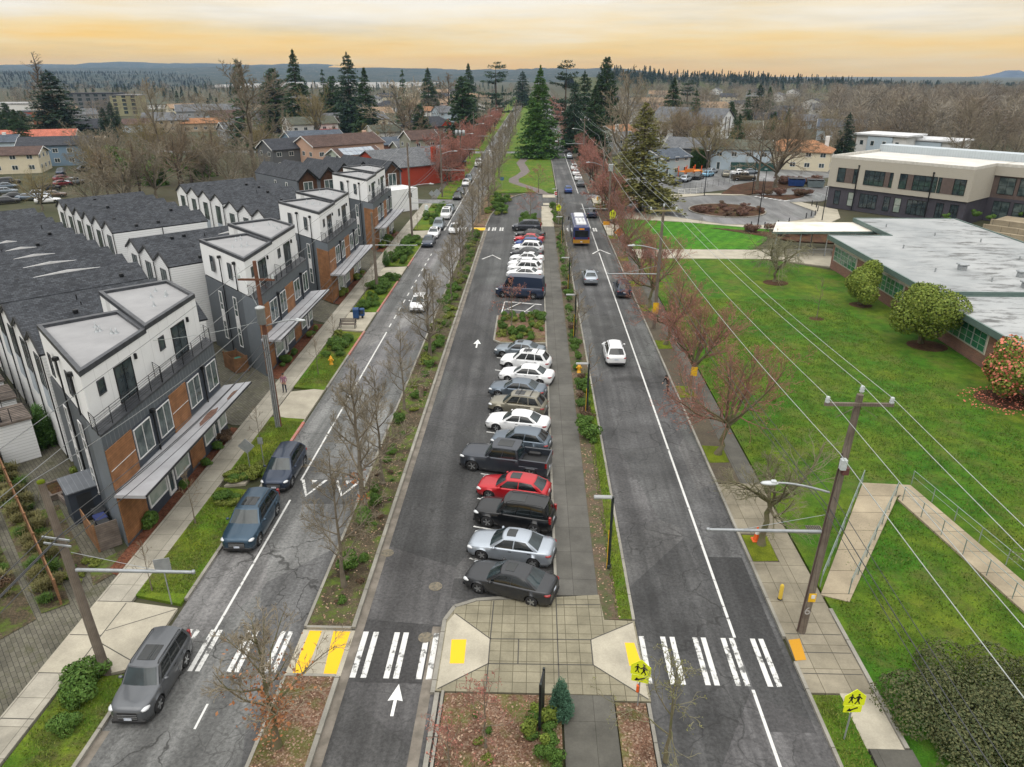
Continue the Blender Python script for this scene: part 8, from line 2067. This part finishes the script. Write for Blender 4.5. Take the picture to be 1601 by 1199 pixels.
def tuft_mesh(key, n, h, r, mat_, seed):
    rs_ = np.random.RandomState(seed); mb = MB(); a = rs_.uniform(0, 6.28, n); q = rs_.uniform(.3, 1, n); bp = np.stack([r * .3 * rs_.normal(size=n), r * .3 * rs_.normal(size=n), np.zeros(n)], 1)
    tip = bp + np.stack([np.cos(a) * r * q, np.sin(a) * r * q, h * (1.2 - .7 * q)], 1); w_ = np.stack([-np.sin(a), np.cos(a), 0 * a], 1) * .018
    mid = (bp + tip) / 2 + np.array((0, 0, h * .25)); v = np.stack([bp - w_, bp + w_, mid + w_, mid - w_, tip], 1).reshape(-1, 3)
    i = np.arange(n) * 5; mb.add(v, np.stack([i, i + 1, i + 2, i + 3], 1), 0); mb.add(v, np.stack([i + 3, i + 2, i + 4], 1), 0); SH[key] = mb.mesh(key, [mat_])
tuft_mesh('tuft', 260, .75, .7, LEAFT, 4); tuft_mesh('greentuft', 220, .5, .55, LEAFS, 5)
def shrub(key, x, y, s, label, group, z=.1, name='shrub', cat='shrub', sz=None):
    if name == 'shrub' and cat == 'shrub': ALLSH.append((math.hypot(x, y), key, x, y, s, label, group, z, sz)); return
    return put_shrub(key, x, y, s, label, group, z, name, cat, sz)
ALLSH = []
def put_shrub(key, x, y, s, label, group, z, name, cat, sz):
    o = link(name, SH[key]); o.location = (x, y, z); rn_ = random.Random(int(x * 91 + y * 37)); o.rotation_euler = (0, 0, rn_.uniform(0, 6.28)); o.scale = (s * rn_.uniform(.85, 1.15), s * rn_.uniform(.85, 1.15), (sz or s)); tag(o, label, cat, group)
    return o
rs = np.random.RandomState(17)
def scatter(n, x0, x1, y0, y1, keys, s0, s1, label, group, z=.1, name='shrub', cat='shrub'):
    for _ in range(n):
        shrub(keys[rs.randint(len(keys))], rs.uniform(x0, x1), rs.uniform(y0, y1), rs.uniform(s0, s1), label, group, z, name, cat)
# lower right hedge: one clipped mass
hb = MB(); C_, N_ = [], []
for _ in range(110):
    cx, cy = rs.uniform(15.9, 28), rs.uniform(15.5, 25.3)
    if cy > 25.6 - max(0, 18.4 - cx) * .9: continue
    rr = rs.uniform(.8, 1.35); d = rs.normal(size=(760, 3)); d /= np.linalg.norm(d, axis=1)[:, None]; d[:, 2] = np.abs(d[:, 2])
    C_.append(np.array((cx, cy, .35)) + d * (rr * rs.uniform(.75, 1.03, 760) ** .5)[:, None] * np.array((1, 1, 1.05))); N_.append(d)
quads(hb, np.concatenate(C_), .06, rs, 0, np.concatenate(N_), .7); tag(hb.build('hedge', leafmat('hedge_leaf', (.038, .058, .022), (.055, .074, .028), (.125, .12, .05))), 'wide dark rounded hedge at the lower right corner', 'hedge')
# left verge, first block and bottom corner
for i, (px, py, s, k) in enumerate(((128, 1085, 1.15, 'dark'), (140, 1062, .95, 'dark'), (118, 1102, .8, 'mound'), (100, 1145, .75, 'dark'))): shrub(k, *G(px, py), s, '%s rounded green shrub on the verge at the lower left, from the pole' % ordn[i], 'shrubs at the lower left', .11)
scatter(9, -20.2, -18.3, 40.3, 41.9, ['yellow', 'low', 'yellow'], .6, .95, 'yellow green low shrub between the two paved steps behind the navy SUV', 'yellow green shrubs on the left verge', .11)
scatter(7, -20.2, -18.3, 37.6, 39.2, ['yellow', 'low'], .55, .9, 'low green shrub on the left verge beside the dark blue SUV', 'low shrubs by the dark blue SUV', .11)
scatter(16, -20.3, -18.2, 63.5, 70.4, ['low', 'yellow', 'dark', 'low'], .7, 1.1, 'low green shrub on the left verge just before the bench', 'shrubs before the bench', .11)
scatter(30, -20.3, -18.2, 78.3, 91.5, ['low', 'dark', 'low', 'mound'], .7, 1.15, 'low green shrub on the left verge behind the mail box', 'shrubs behind the mail box', .11)
scatter(32, -20.5, -18.2, 99.8, 117, ['low', 'dark', 'mound'], .7, 1.15, 'low green shrub on the left verge beside the third townhouse', 'shrubs by the third townhouse', .11)
scatter(16, -20.5, -18.2, 127, 150, ['low', 'mound', 'yellow'], .7, 1.2, 'low green shrub on the left verge beyond the far crosswalk', 'shrubs past the far crosswalk, left', .11)
scatter(5, -22.8, -22.5, 35.4, 47, ['ever', 'low', 'brown'], .6, .9, 'shrub in the red mulch at the foot of the nearest townhouse', 'front shrubs of the nearest townhouse', .03)
shrub('mound', *G(236, 822), .9, 'spreading green juniper at the corner of the nearest townhouse', None, .03)
scatter(6, -23.3, -22.9, 61, 72, ['ever', 'low', 'dark'], .5, .8, 'shrub in the red mulch at the foot of the second townhouse', 'front shrubs of the second townhouse', .03)
scatter(9, -23.4, -23.0, 82, 95, ['ever', 'low'], .55, .95, 'shrub in the bed at the foot of the third townhouse', 'front shrubs of the third townhouse', .03)
scatter(9, -23.8, -23.2, 109, 122, ['ever', 'mound'], .6, 1.0, 'shrub in the bed at the foot of the farthest townhouse', 'front shrubs of the farthest townhouse', .03)
# alley grasses and shrubs
for i, t in enumerate(np.linspace(0, 1, 32)):
    shrub('tuft' if i % 3 else 'greentuft', -24.7 - 13.5 * t + rs.uniform(-.3, .2), 29.6 + 14.2 * t + rs.uniform(.1, .6) * (1 if i % 2 else -1.6), rs.uniform(.7, 1.15), 'straw coloured grass tuft along the brown alley fence', 'grass tufts by the alley fence', .02, 'grass_tuft', 'grass tuft')
for i, t in enumerate(np.linspace(0, 1, 30)):
    shrub(('tuft', 'brown', 'greentuft')[i % 3], -27.2 - 12 * t + rs.uniform(-.4, .4), 28.9 + 13 * t + rs.uniform(-.4, .4), rs.uniform(.6, 1.0), 'dry brown grass clump on the street side of the alley fence', 'grass clumps outside the alley fence', .0, 'grass_tuft', 'grass tuft')
scatter(9, -25.2, -23.9, 29.6, 32.0, ['yellow', 'low'], .35, .55, 'bright green strap leaved plant in the bed by the left pole', 'strap leaved plants by the left pole', .02, 'plant', 'plant')
scatter(10, -31.5, -28.0, 40.5, 45.5, ['dark', 'low', 'ever', 'greentuft'], .5, .9, 'green shrub in the beds beside the alley planters', 'shrubs by the alley planters', .02)
# slim cypress pair and small arborvitae
SH['cone'] = (lambda a: a)(conifer(15, 2.6, .62, 26, 9, 12, .14, .1, .05, .02, .55, .02, .15, .3)[1].mesh('cone', [NEEDB]))
SH['bluecone'] = conifer(16, 1.75, .45, 24, 9, 12, .10, .1, .04, .02, .75, .02, .12, .25)[1].mesh('bluecone', [leafmat('blue_green_needle', (.030, .075, .045), (.045, .10, .06))])
shrub('cone', *G(69, 687), 1.05, 'bright green column shrub beside the raised decks, left of a pair', 'column shrubs by the decks', .02); shrub('cone', *G(76, 697), 1.2, 'bright green column shrub beside the raised decks, taller of a pair', 'column shrubs by the decks', .02)
shrub('bluecone', 1.35, 22.3, 1.05, 'small blue green cone shaped conifer beside the near footpath', None, .12)
shrub('cone', *G(604, 415), .8, 'small green column shrub before the farthest townhouse canopy', None, .03)
# near leaf bed
scatter(20, .0, 1.3, 17.5, 22.6, ['low', 'ever', 'mound'], .5, .75, 'dense low green shrub on the footpath side of the near leaf bed', 'shrubs in the near leaf bed', .12)
scatter(5, -3.2, -1.5, 18, 23, ['low', 'yellow'], .22, .4, 'tiny green plant scattered in the near leaf bed', 'tiny plants in the leaf bed', .12, 'plant', 'plant')
# planted strip between left road and lane
for i, y in enumerate(np.concatenate([[29.0, 31.7, 32.6, 36.2, 38.4, 39.8, 43, 44.5, 47.2, 49.8, 51.5, 54.2, 56.8, 58.6, 61], np.arange(62.5, 123, 1.15)])):
    xx = -9.1 - rs.uniform(0, 1.3); k = ('low', 'mound', 'yellow', 'low')[rs.randint(4)]
    shrub(k, xx, y + rs.uniform(-.4, .4), rs.uniform(.5, .8) if y < 62 else rs.uniform(.65, 1.15), 'low green shrub in the planted strip between left road and parking lane', 'shrubs in the planted strip', .12)
scatter(34, -10.7, -8.9, 28, 62, ['greentuft', 'brown', 'low'], .14, .34, 'small weed or dry plant in the bare soil of the planted strip', 'weeds in the planted strip', .12, 'plant', 'plant')
scatter(34, -9.5, -5.5, 138, 160, ['mound', 'low', 'yellow'], .8, 1.3, 'green shrub on the leaf covered bed where the lane bends', 'shrubs on the bend bed', .12)
# planted island
for y in np.arange(68.9, 77.0, .95):
    for x in np.arange(-3.1, 1.2, .95):
        if 72.6 < y < 74.2 and x < -1.2 or rs.uniform() < .12: continue
        shrub(('low', 'mound', 'yellow', 'low')[rs.randint(4)], x + rs.uniform(-.2, .2), y + rs.uniform(-.25, .25), rs.uniform(.6, .92), 'bright green low shrub massed on the planted island before the blue van', 'shrubs on the planted island', .12)
scatter(16, -2.2, 1.1, 129.3, 135.5, ['low', 'mound'], .8, 1.15, 'low green shrub in the small bed past the minivan', 'shrubs past the minivan', .12)
# strip between footpath and right road
for y in np.concatenate([np.arange(50.0, 53.5, .8), np.arange(46.8, 60, 1.0), np.arange(61, 122, 1.25)]):
    if rs.uniform() < .2: continue
    shrub(('low', 'mound', 'low', 'brown', 'dark')[rs.randint(5)], rs.uniform(3.9, 4.6), y, rs.uniform(.5, .85), 'low shrub in the narrow strip between footpath and right road', 'shrubs by the footpath', .12)
shrub('mound', 4.25, 47.4, 1.15, 'largest rounded green shrub at the near end of the footpath strip', None, .12)
scatter(14, 3.7, 5.0, 128.5, 147, ['low', 'mound'], .7, 1.1, 'low green shrub in the footpath strip beyond the far crosswalk', 'shrubs past the far crosswalk, right', .12)
# school beds
for i in range(30):
    a, q = rs.uniform(0, 6.28), math.sqrt(rs.uniform()) * 6.7; shrub(('redbrown', 'brown', 'redbrown', 'tuft')[rs.randint(4)], 38.2 + q * math.cos(a), 145.4 + q * math.sin(a), rs.uniform(.5, 1.05), 'leafless reddish shrub in the round bed of the turning circle', 'shrubs in the turning circle', .15)
def inpoly(n, x0, x1, y0, y1, f, *a):
    k = 0
    while k < n:
        x, y = rs.uniform(x0, x1), rs.uniform(y0, y1)
        if f(x, y): shrub(('redbrown', 'brown', 'redbrown')[rs.randint(3)], x, y, rs.uniform(.8, 1.4), *a); k += 1
inpoly(18, 32, 57, 119, 128, lambda x, y: y < 127.5 - abs(x - 42) * .25 and y > 121 - (x - 32) * .1, 'leafless reddish shrub in the bed below the turning circle', 'shrubs below the turning circle', .13)
inpoly(30, 45, 62, 104, 122, lambda x, y: abs((x - 46) - (y - 104)) < 4 and not (49 < x and y < 115), 'leafless reddish shrub beside the covered walkway', 'shrubs by the covered walkway', .13)
inpoly(14, 50, 62, 159, 169, lambda x, y: abs((x - 50) * .35 + 163 - y) < 2.4, 'reddish shrub in the bed by the bike hoops', 'shrubs by the bike hoops', .13)
inpoly(26, 60, 78, 182, 192, lambda x, y: True, 'tall brown bramble thicket behind the rubbish skips', 'brambles behind the skips', .0)
inpoly(16, 60, 66, 148, 152, lambda x, y: y > 152 - (x - 59) * .8, 'reddish shrub along the foot of the two storey school', 'shrubs at the school wall', .1)
scatter(16, 72, 100, 128, 134, ['mound', 'low'], .7, 1.1, 'green plant in the stepped school terrace', 'plants on the school terrace', 1.6)
for i, (px, py) in enumerate(((1082, 262), (1087, 262), (1092, 261), (1097, 261), (1102, 260))): shrub('cone', *G(px, py), 2.0, 'tall clipped green hedge column beside the dark grey low house', 'hedge columns by the car park', 0)

# the 280 shrubs that show largest stand alone, the rest are one mass
ALLSH.sort(key=lambda q: q[0] / q[4])
for d, key, x, y, s, lb, gr, z, sz in ALLSH[:280]: put_shrub(key, x, y, s, lb, gr, z, 'shrub', 'shrub', sz)
def mesh_arrays(me):
    v = np.empty(len(me.vertices) * 3); me.vertices.foreach_get('co', v); lv = np.empty(len(me.loops), np.int32); me.loops.foreach_get('vertex_index', lv); lt = np.empty(len(me.polygons), np.int32); me.polygons.foreach_get('loop_total', lt); mi = np.empty(len(me.polygons), np.int32); me.polygons.foreach_get('material_index', mi)
    return v.reshape(-1, 3), lv, lt, mi
def join_into(mb, arr, x, y, z, s, rot, mat=None, sz=None):
    v, lv, lt, mi = arr; c, q = math.cos(rot) * s, math.sin(rot) * s
    mb.v.append(np.stack([v[:, 0] * c - v[:, 1] * q + x, v[:, 0] * q + v[:, 1] * c + y, v[:, 2] * (sz or s) + z], 1)); mb.lv.append(lv + mb.n); mb.n += len(v); mb.lt.append(lt)
    mb.m.append(mi if mat is None else np.full(len(lt), mat)); mb.sm.append(np.zeros(len(lt), bool))
mats = {}; mb = MB()
for d, key, x, y, s, lb, gr, z, sz in ALLSH[280:]:
    m_ = SH[key].materials[0]; mats.setdefault(m_, len(mats)); join_into(mb, mesh_arrays(SH[key]), x, y, z, s, rs.uniform(0, 6.28), mats[m_], sz)
if mats: tag(mb.build('shrubbery', list(mats)), 'low green and reddish shrubs of the farther beds and verges', 'shrubs', kind='stuff')

# real blades over the nearer verges and lawn
def blades(name, label, polys, n, mat_, h=.09, w0=.018, z=.12):
    A = [abs((x1 - x0) * (y1 - y0)) for x0, x1, y0, y1 in polys]; mb = MB()
    for (x0, x1, y0, y1), a in zip(polys, A):
        k = int(n * a / sum(A)); c = np.stack([rs.uniform(x0, x1, k), rs.uniform(y0, y1, k), np.full(k, z)], 1)
        cl_ = np.sin(c[:, 0] * 1.7 + np.sin(c[:, 1] * .9) * 2) * np.sin(c[:, 1] * 1.3 + c[:, 0]) + rs.normal(0, .6, k); c = c[cl_ > -.35]; k = len(c)
        an = rs.uniform(0, 6.28, k); s_ = np.stack([np.cos(an), np.sin(an), 0 * an], 1) * (w0 * rs.uniform(.7, 1.5, k))[:, None]; t = np.stack([rs.normal(0, .5, k), rs.normal(0, .5, k), np.ones(k)], 1) * (h * rs.uniform(.5, 1.3, k))[:, None]
        mb.add(np.stack([c - s_, c + s_, c + t], 1).reshape(-1, 3), np.arange(k * 3).reshape(k, 3), 0)
    tag(mb.build(name, mat_), label, 'grass', kind='stuff')
GB = leafmat('grass_blade', (.045, .125, .011), (.072, .15, .015), (.15, .17, .03), coord='World', sc=.5, rnd=0); GB2 = leafmat('verge_blade', (.07, .15, .014), (.12, .19, .02), (.20, .20, .045), coord='World', sc=.6, rnd=0)
blades('grass', 'grass blades on the school lawn beside the right walk', [(15.6, 31, 25, 30), (26.9, 34, 28, 42), (17.5, 24.8, 30, 38.5), (15.4, 37, 42, 62), (15.4, 36, 62, 84)], 90000, GB, .11, .03, .09)
blades('grass', 'grass blades on the left verge', [(-20.4, -17.9, 29.4, 39.3), (-20.4, -17.9, 41.9, 49.5), (-20.4, -17.9, 56.5, 63.5), (-20.5, -17.9, 14, 23.6)], 24000, GB2, .11, .022, .115)
blades('grass', 'grass blades along the kerb of the footpath strip', [(4.3, 5.08, 28.3, 60), (12.4, 13.6, 15, 23.6)], 9000, GB2, .12, .022, .125)
lt_ = MB(); k = 2600
for x0, x1, y0, y1, k in ((-3.6, 1.3, 15, 23.2, 900), (3.8, 5.0, 15, 22.9, 260), (-10.8, -8.8, 15, 24, 520), (-10.8, -8.8, 27.4, 60, 700), (3.6, 4.5, 28.3, 60, 420)):
    quads(lt_, np.stack([rs.uniform(x0, x1, k), rs.uniform(y0, y1, k), np.full(k, .145)], 1), .06, rs, 0, np.tile((0, 0, 1.), (k, 1)), .7)
tag(lt_.build('fallen_leaves', leafmat('fallen_leaf', (.22, .12, .07), (.30, .19, .12), (.40, .30, .22), coord='World', sc=2, rnd=0)), 'fallen brown leaves lying on the beds and strips', 'leaves', kind='stuff')
# ------------------------------------------------------------------ woods, hills, lake, haze
rs = np.random.RandomState(99)
def light_tree(seed, H, R, n, up=.6, wid=.10, trunk=.22):
    r_ = np.random.RandomState(seed); mb = MB(); mb.tube([(0, 0, 0), (r_.normal(0, .2), r_.normal(0, .2), H * .55), (0, 0, H * .9)], [trunk, trunk * .6, .04], 4)
    z0 = H * (.22 + .72 * r_.uniform(0, 1, n) ** .9); az = r_.uniform(0, 6.28, n); f = (z0 / H - .2) / .8
    rr = R * np.sin(np.clip(f * 2.6 + .35, 0, math.pi)) ** .7 * np.sqrt(r_.uniform(.02, 1, n))
    p = np.stack([rr * np.cos(az), rr * np.sin(az), z0], 1); d = np.stack([np.cos(az) * .6, np.sin(az) * .6, np.full(n, up)], 1) + r_.normal(0, .4, (n, 3)); d /= np.linalg.norm(d, axis=1)[:, None]
    L = (H * .16 * r_.uniform(.5, 1.3, n))[:, None]; s_ = np.cross(d, r_.normal(size=(n, 3))); s_ /= np.linalg.norm(s_, axis=1)[:, None]; w_ = (wid * r_.uniform(.5, 1.2, n))[:, None]
    v = np.stack([p - s_ * w_, p + s_ * w_, p + d * L], 1).reshape(-1, 3); mb.add(v, np.arange(n * 3).reshape(n, 3), 0)
    m = mb.mesh('light_tree', []); return mesh_arrays(m)
def light_fir(seed, H, R, n):
    r_ = np.random.RandomState(seed); mb = MB(); f = r_.uniform(.05, 1, n) ** .8; az = r_.uniform(0, 6.28, n); rr = R * (1 - f) ** .8 * np.sqrt(r_.uniform(.1, 1, n)) + .1
    quads(mb, np.stack([rr * np.cos(az), rr * np.sin(az), f * H - rr * .3], 1), 1.3, r_, 0, np.tile((0, 0, 1.), (n, 1)), .55); mb.tube([(0, 0, 0), (0, 0, H * .9)], [.3, .05], 4)
    return mesh_arrays(mb.mesh('light_fir', []))
LT = [light_tree(i, 15 + 2 * (i % 3), 4.6 + .6 * (i % 2), 330, wid=.085) for i in range(5)]
LF = [light_fir(i, 20 + 6 * (i % 3), 6.2 + (i % 2), 460) for i in range(3)]
WB = [M('wood_twig_' + k, c, tuple(q * .7 for q in c), .08, .95, coord='World') for k, c in dict(grey=(.26, .232, .188), brown=(.225, .182, .135), tan=(.30, .26, .195), dark=(.14, .122, .098)).items()]
def wood(name, label, n, fx, fy, kinds, mats_, s0, s1, cond=None, zf=None, sf=None):
    mb = MB(); k = 0; t = 0
    while k < n and t < n * 30:
        t += 1
        y = fy(); x = fx(y)
        if cond and not cond(x, y): continue
        join_into(mb, kinds[rs.randint(len(kinds))], x, y, zf(x, y) if zf else -.1, rs.uniform(s0, s1) * (sf(x, y) if sf else 1), rs.uniform(0, 6.28), rs.randint(len(mats_))); k += 1
    return tag(mb.build(name, mats_), label, 'wood', kind='stuff')
U = rs.uniform
def bearing(a, b): return lambda y: at(U(a, b), y)
def clear(x, y): return not (-26 < x < 18)
wood('bare_wood', 'dense grey brown bare wood on the slope behind the school', 900, bearing(1290, 1640), lambda: 235 + 620 * U() ** 1.4, LT, WB, .65, 1.05, lambda x, y: y > 250 + max(0, 1420 - (838 + x / y * 1220)) * .6)
wood('bare_wood', 'bare brown trees filling the far streets on the right', 360, bearing(935, 1320), lambda: 330 + 900 * U() ** 1.3, LT, WB, .55, .95, clear)
wood('bare_wood', 'bare brown trees filling the far streets on the left', 260, bearing(-30, 800), lambda: 360 + 900 * U() ** 1.2, LT, WB, .5, .9, clear)
DKF = [leafmat('far_needle_%d' % i, c, tuple(q * 1.2 for q in c), coord='World', sc=.05) for i, c in enumerate(((.014, .032, .020), (.020, .042, .022), (.028, .048, .026)))]
def ridge(x, y): return (24 - 23 * max(0, min(1, (x / y + .02) / .55))) * max(0, math.sin((y - 1090) / 610 * math.pi)) ** .7
wood('conifer_wood', 'dark conifers along the far right ridge under the orange sky', 1700, bearing(930, 1640), lambda: 1110 + 560 * U(), LF, DKF, .22, .66, clear, ridge, lambda x, y: 1 - .42 * max(0, min(1, (x / y - .18) / .36)))
wood('bare_wood', 'bare trees between the conifers of the far right ridge', 700, bearing(930, 1640), lambda: 1000 + 600 * U(), LT, WB, .35, .75, clear, lambda x, y: ridge(max(x, -20), max(1091, y)), lambda x, y: 1 - .35 * max(0, min(1, (x / y - .18) / .36)))
wood('conifer_wood', 'far conifers scattered among the houses of the left valley', 240, bearing(-30, 820), lambda: 520 + 1000 * U(), LF, DKF, .2, .5, clear)
proto('thicket_green', *bush(44, 3.4, 3.2, 3.0, 5000, .26, 9, .12, 3.1, hollow=.5), BARKM, [LEAFS])
# trees one can tell apart between the houses
def grove(n, a, b, y0, y1, keys, label, grp, name='bare_tree', s0=.6, s1=1.0, wide=1.0):
    k = 0
    while k < n:
        y = U(y0, y1); x = at(U(a, b), y)
        if -25 < x < 19 or (19 < x < 62 and y < 186) or (-75 < x < -20 and y < 170) or (1005 < 838 + 1220 * x / y < 1150 and y < 262): continue
        plant(keys[rs.randint(len(keys))], x, y, label, 'tree', name, U(s0, s1) * wide, group=grp, z=0); k += 1
grove(20, 120, 420, 172, 235, ['mid0', 'mid1', 'pale', 'wide1', 'mid1', 'median2'], 'bare tree of the thicket between the gabled rows and the far houses', 'thicket behind the gabled rows', s0=.7, s1=1.05)
grove(20, 0, 620, 235, 350, ['mid0', 'mid1', 'wide1', 'mid0'], 'bare tree standing among the far houses left of the street', 'bare trees among the left houses', s0=.55, s1=.95)
grove(30, 960, 1300, 240, 340, ['mid0', 'mid1', 'wide0', 'wide1'], 'bare tree standing among the houses right of the street', 'bare trees among the right houses', s0=.6, s1=1.0)
grove(16, 1290, 1600, 215, 262, ['big0', 'big1', 'mid1', 'wide0'], 'tall bare tree at the near edge of the wood behind the school', 'trees at the wood edge', s0=.65, s1=.9)
grove(12, 170, 320, 175, 225, ['thicket_green'], 'bushy green evergreen inside the bare thicket', 'evergreens in the thicket', 'evergreen_tree', .7, 1.2)
grove(9, 960, 1280, 230, 400, ['fir0', 'column', 'fir2'], 'dark evergreen among the houses right of the street', 'evergreens among the right houses', 'conifer_tree', .45, .75)
grove(9, 0, 420, 240, 420, ['column', 'fir2', 'fir1'], 'dark evergreen among the houses left of the street', 'evergreens among the left houses', 'conifer_tree', .45, .75)
for i, (px, py, s) in enumerate(((172, 318, 1.0), (196, 322, .9), (222, 316, 1.1), (245, 312, 1.2), (300, 285, 1.1), (318, 282, 1.0), (340, 275, 1.1), (150, 330, .8), (282, 296, 1.0))):
    x, y = G(px, py); plant('mid1' if i % 2 else 'mid0', x, y, 'bare tree close behind the six white gables and the gravel car park', 'tree', 'bare_tree', s, group='trees close behind the white gables', z=0)
for px, py, s, k in ((268, 262, 1.6, 'column'), (300, 262, .35, 'column')):
    pass
# hills beyond the lake
def hillmesh(name, x0, x1, y0, y1, f, mat_, nx=420, ny=12):
    xs = np.linspace(x0, x1, nx); ysv = np.linspace(y0, y1, ny); v = np.array([(x, y, f(x, (y - y0) / (y1 - y0))) for y in ysv for x in xs]); i = np.arange(nx - 1); F = np.concatenate([np.stack([r * nx + i, r * nx + i + 1, (r + 1) * nx + i + 1, (r + 1) * nx + i], 1) for r in range(ny - 1)])
    mb = MB(); mb.add(v, F, 0, True); return struct(name, mb, mat_)
def hillmat():
    m, t, b = newmat('forested_hill'); vec = coordnode(t, 'World'); f = noise(t, vec, .012, 8, .75); g_ = noise(t, vec, .05, 4, .8)
    col = mixc(t, rampv(t, f, .42, .58), (.010, .026, .022), (.045, .05, .04)); col = mixc(t, rampv(t, g_, .60, .66), col, (.26, .23, .19)); t.links.new(col, b.inputs['Base Color']); b.inputs['Roughness'].default_value = 1; return m
HILLM = hillmat()
def jag(x, s): return math.sin(x / 310 * s) * .5 + math.sin(x / 127 * s + 1.3) * .3 + math.sin(x / 53 * s + .7) * .2 + math.sin(x / 17 * s) * .22 + math.sin(x / 7.3 * s + 2) * .16
hillmesh('hill_left', -6000, 500, 2450, 5200, lambda x, t: -3 + (62 + 9 * jag(x, 1) - 10 * max(0, (x + 2000) / 2500)) * math.sin(min(1, t * 1.15) * math.pi / 2) ** .8 * (1 if t < .95 else .8), HILLM)
hillmesh('hill_left_near', -3800, -720, 1150, 2600, lambda x, t: -3 + (30 + 5 * jag(x, 2)) * math.sin(min(1, t * 1.1) * math.pi / 2) * max(0, min(1, (-720 - x) / 500)), HILLM, 60, 12)
wood('conifer_wood', 'dark blue conifers covering the far hillside on the left', 2200, lambda y: U(-1500, -720) * y / 1700, lambda: 1250 + 1200 * U(), LF, [M('hillside_needle', (.005, .014, .016), (.008, .018, .018), .02, .95, coord='World')], .12, .30, None, lambda x, y: -3 + 30 * math.sin(min(1, (y - 1150) / 1450 * 1.1) * math.pi / 2) * max(0, min(1, (-720 - x) / 500)))
hillmesh('hill_left_far', -6300, -1500, 5250, 6200, lambda x, t: -3 + (92 + 16 * jag(x, .5)) * math.sin(min(1, t * 1.6) * math.pi / 2), HILLM, 60, 6)
hillmesh('hill_middle', -1500, 6200, 3000, 6000, lambda x, t: -3 + (42 + 9 * jag(x, .8) + 10 * math.exp(-((x + 560) / 200) ** 2)) * max(0, min(1, (900 - x) / 1200)) * math.sin(min(1, t * 1.2) * math.pi / 2), HILLM)
hillmesh('hill_right_ridge', 60, 1600, 1090, 1700, lambda x, t: -1 + ridge(x, 1090.1 + 609.8 * t), WILD, 40, 10)
mx_ = at(1576, 6100)
hillmesh('mountain', mx_ - 520, mx_ + 900, 6010, 6300, lambda x, t: -3 + max(0, 46 * math.exp(-abs((x - mx_) / 120) ** 1.1) + 16 * math.exp(-((x - mx_ - 250) / 300) ** 2) + 2 * jag(x, 6)) * min(1, t * 2), M('mountain_rock', (.02, .028, .045), (.07, .085, .11), .02, .95, coord='World'), 60, 5)
sheet('lake_water', [[(-640, 1500), (-250, 1500), (-300, 2460), (-1000, 2460)]], .05, M('lake_surface', (.22, .20, .17), (.18, .175, .16), .01, .35, coord='World'))
# valley town beyond: pale roofs as far houses already stand nearer
hz = MB(); hz.box(-6600, 6600, -400, 6600, -6, 130)
hm = D.materials.new('haze_air'); hm.use_nodes = True; hm.node_tree.nodes.clear()
ho = nd(hm.node_tree, 'ShaderNodeOutputMaterial'); hv = nd(hm.node_tree, 'ShaderNodeVolumePrincipled', i_Density=.00007, i_Anisotropy=.1)
hv.inputs['Color'].default_value = (.45, .66, .95, 1)
hm.node_tree.links.new(hv.outputs[0], ho.inputs['Volume'])
o = hz.build('haze', hm); o['kind'] = 'stuff'
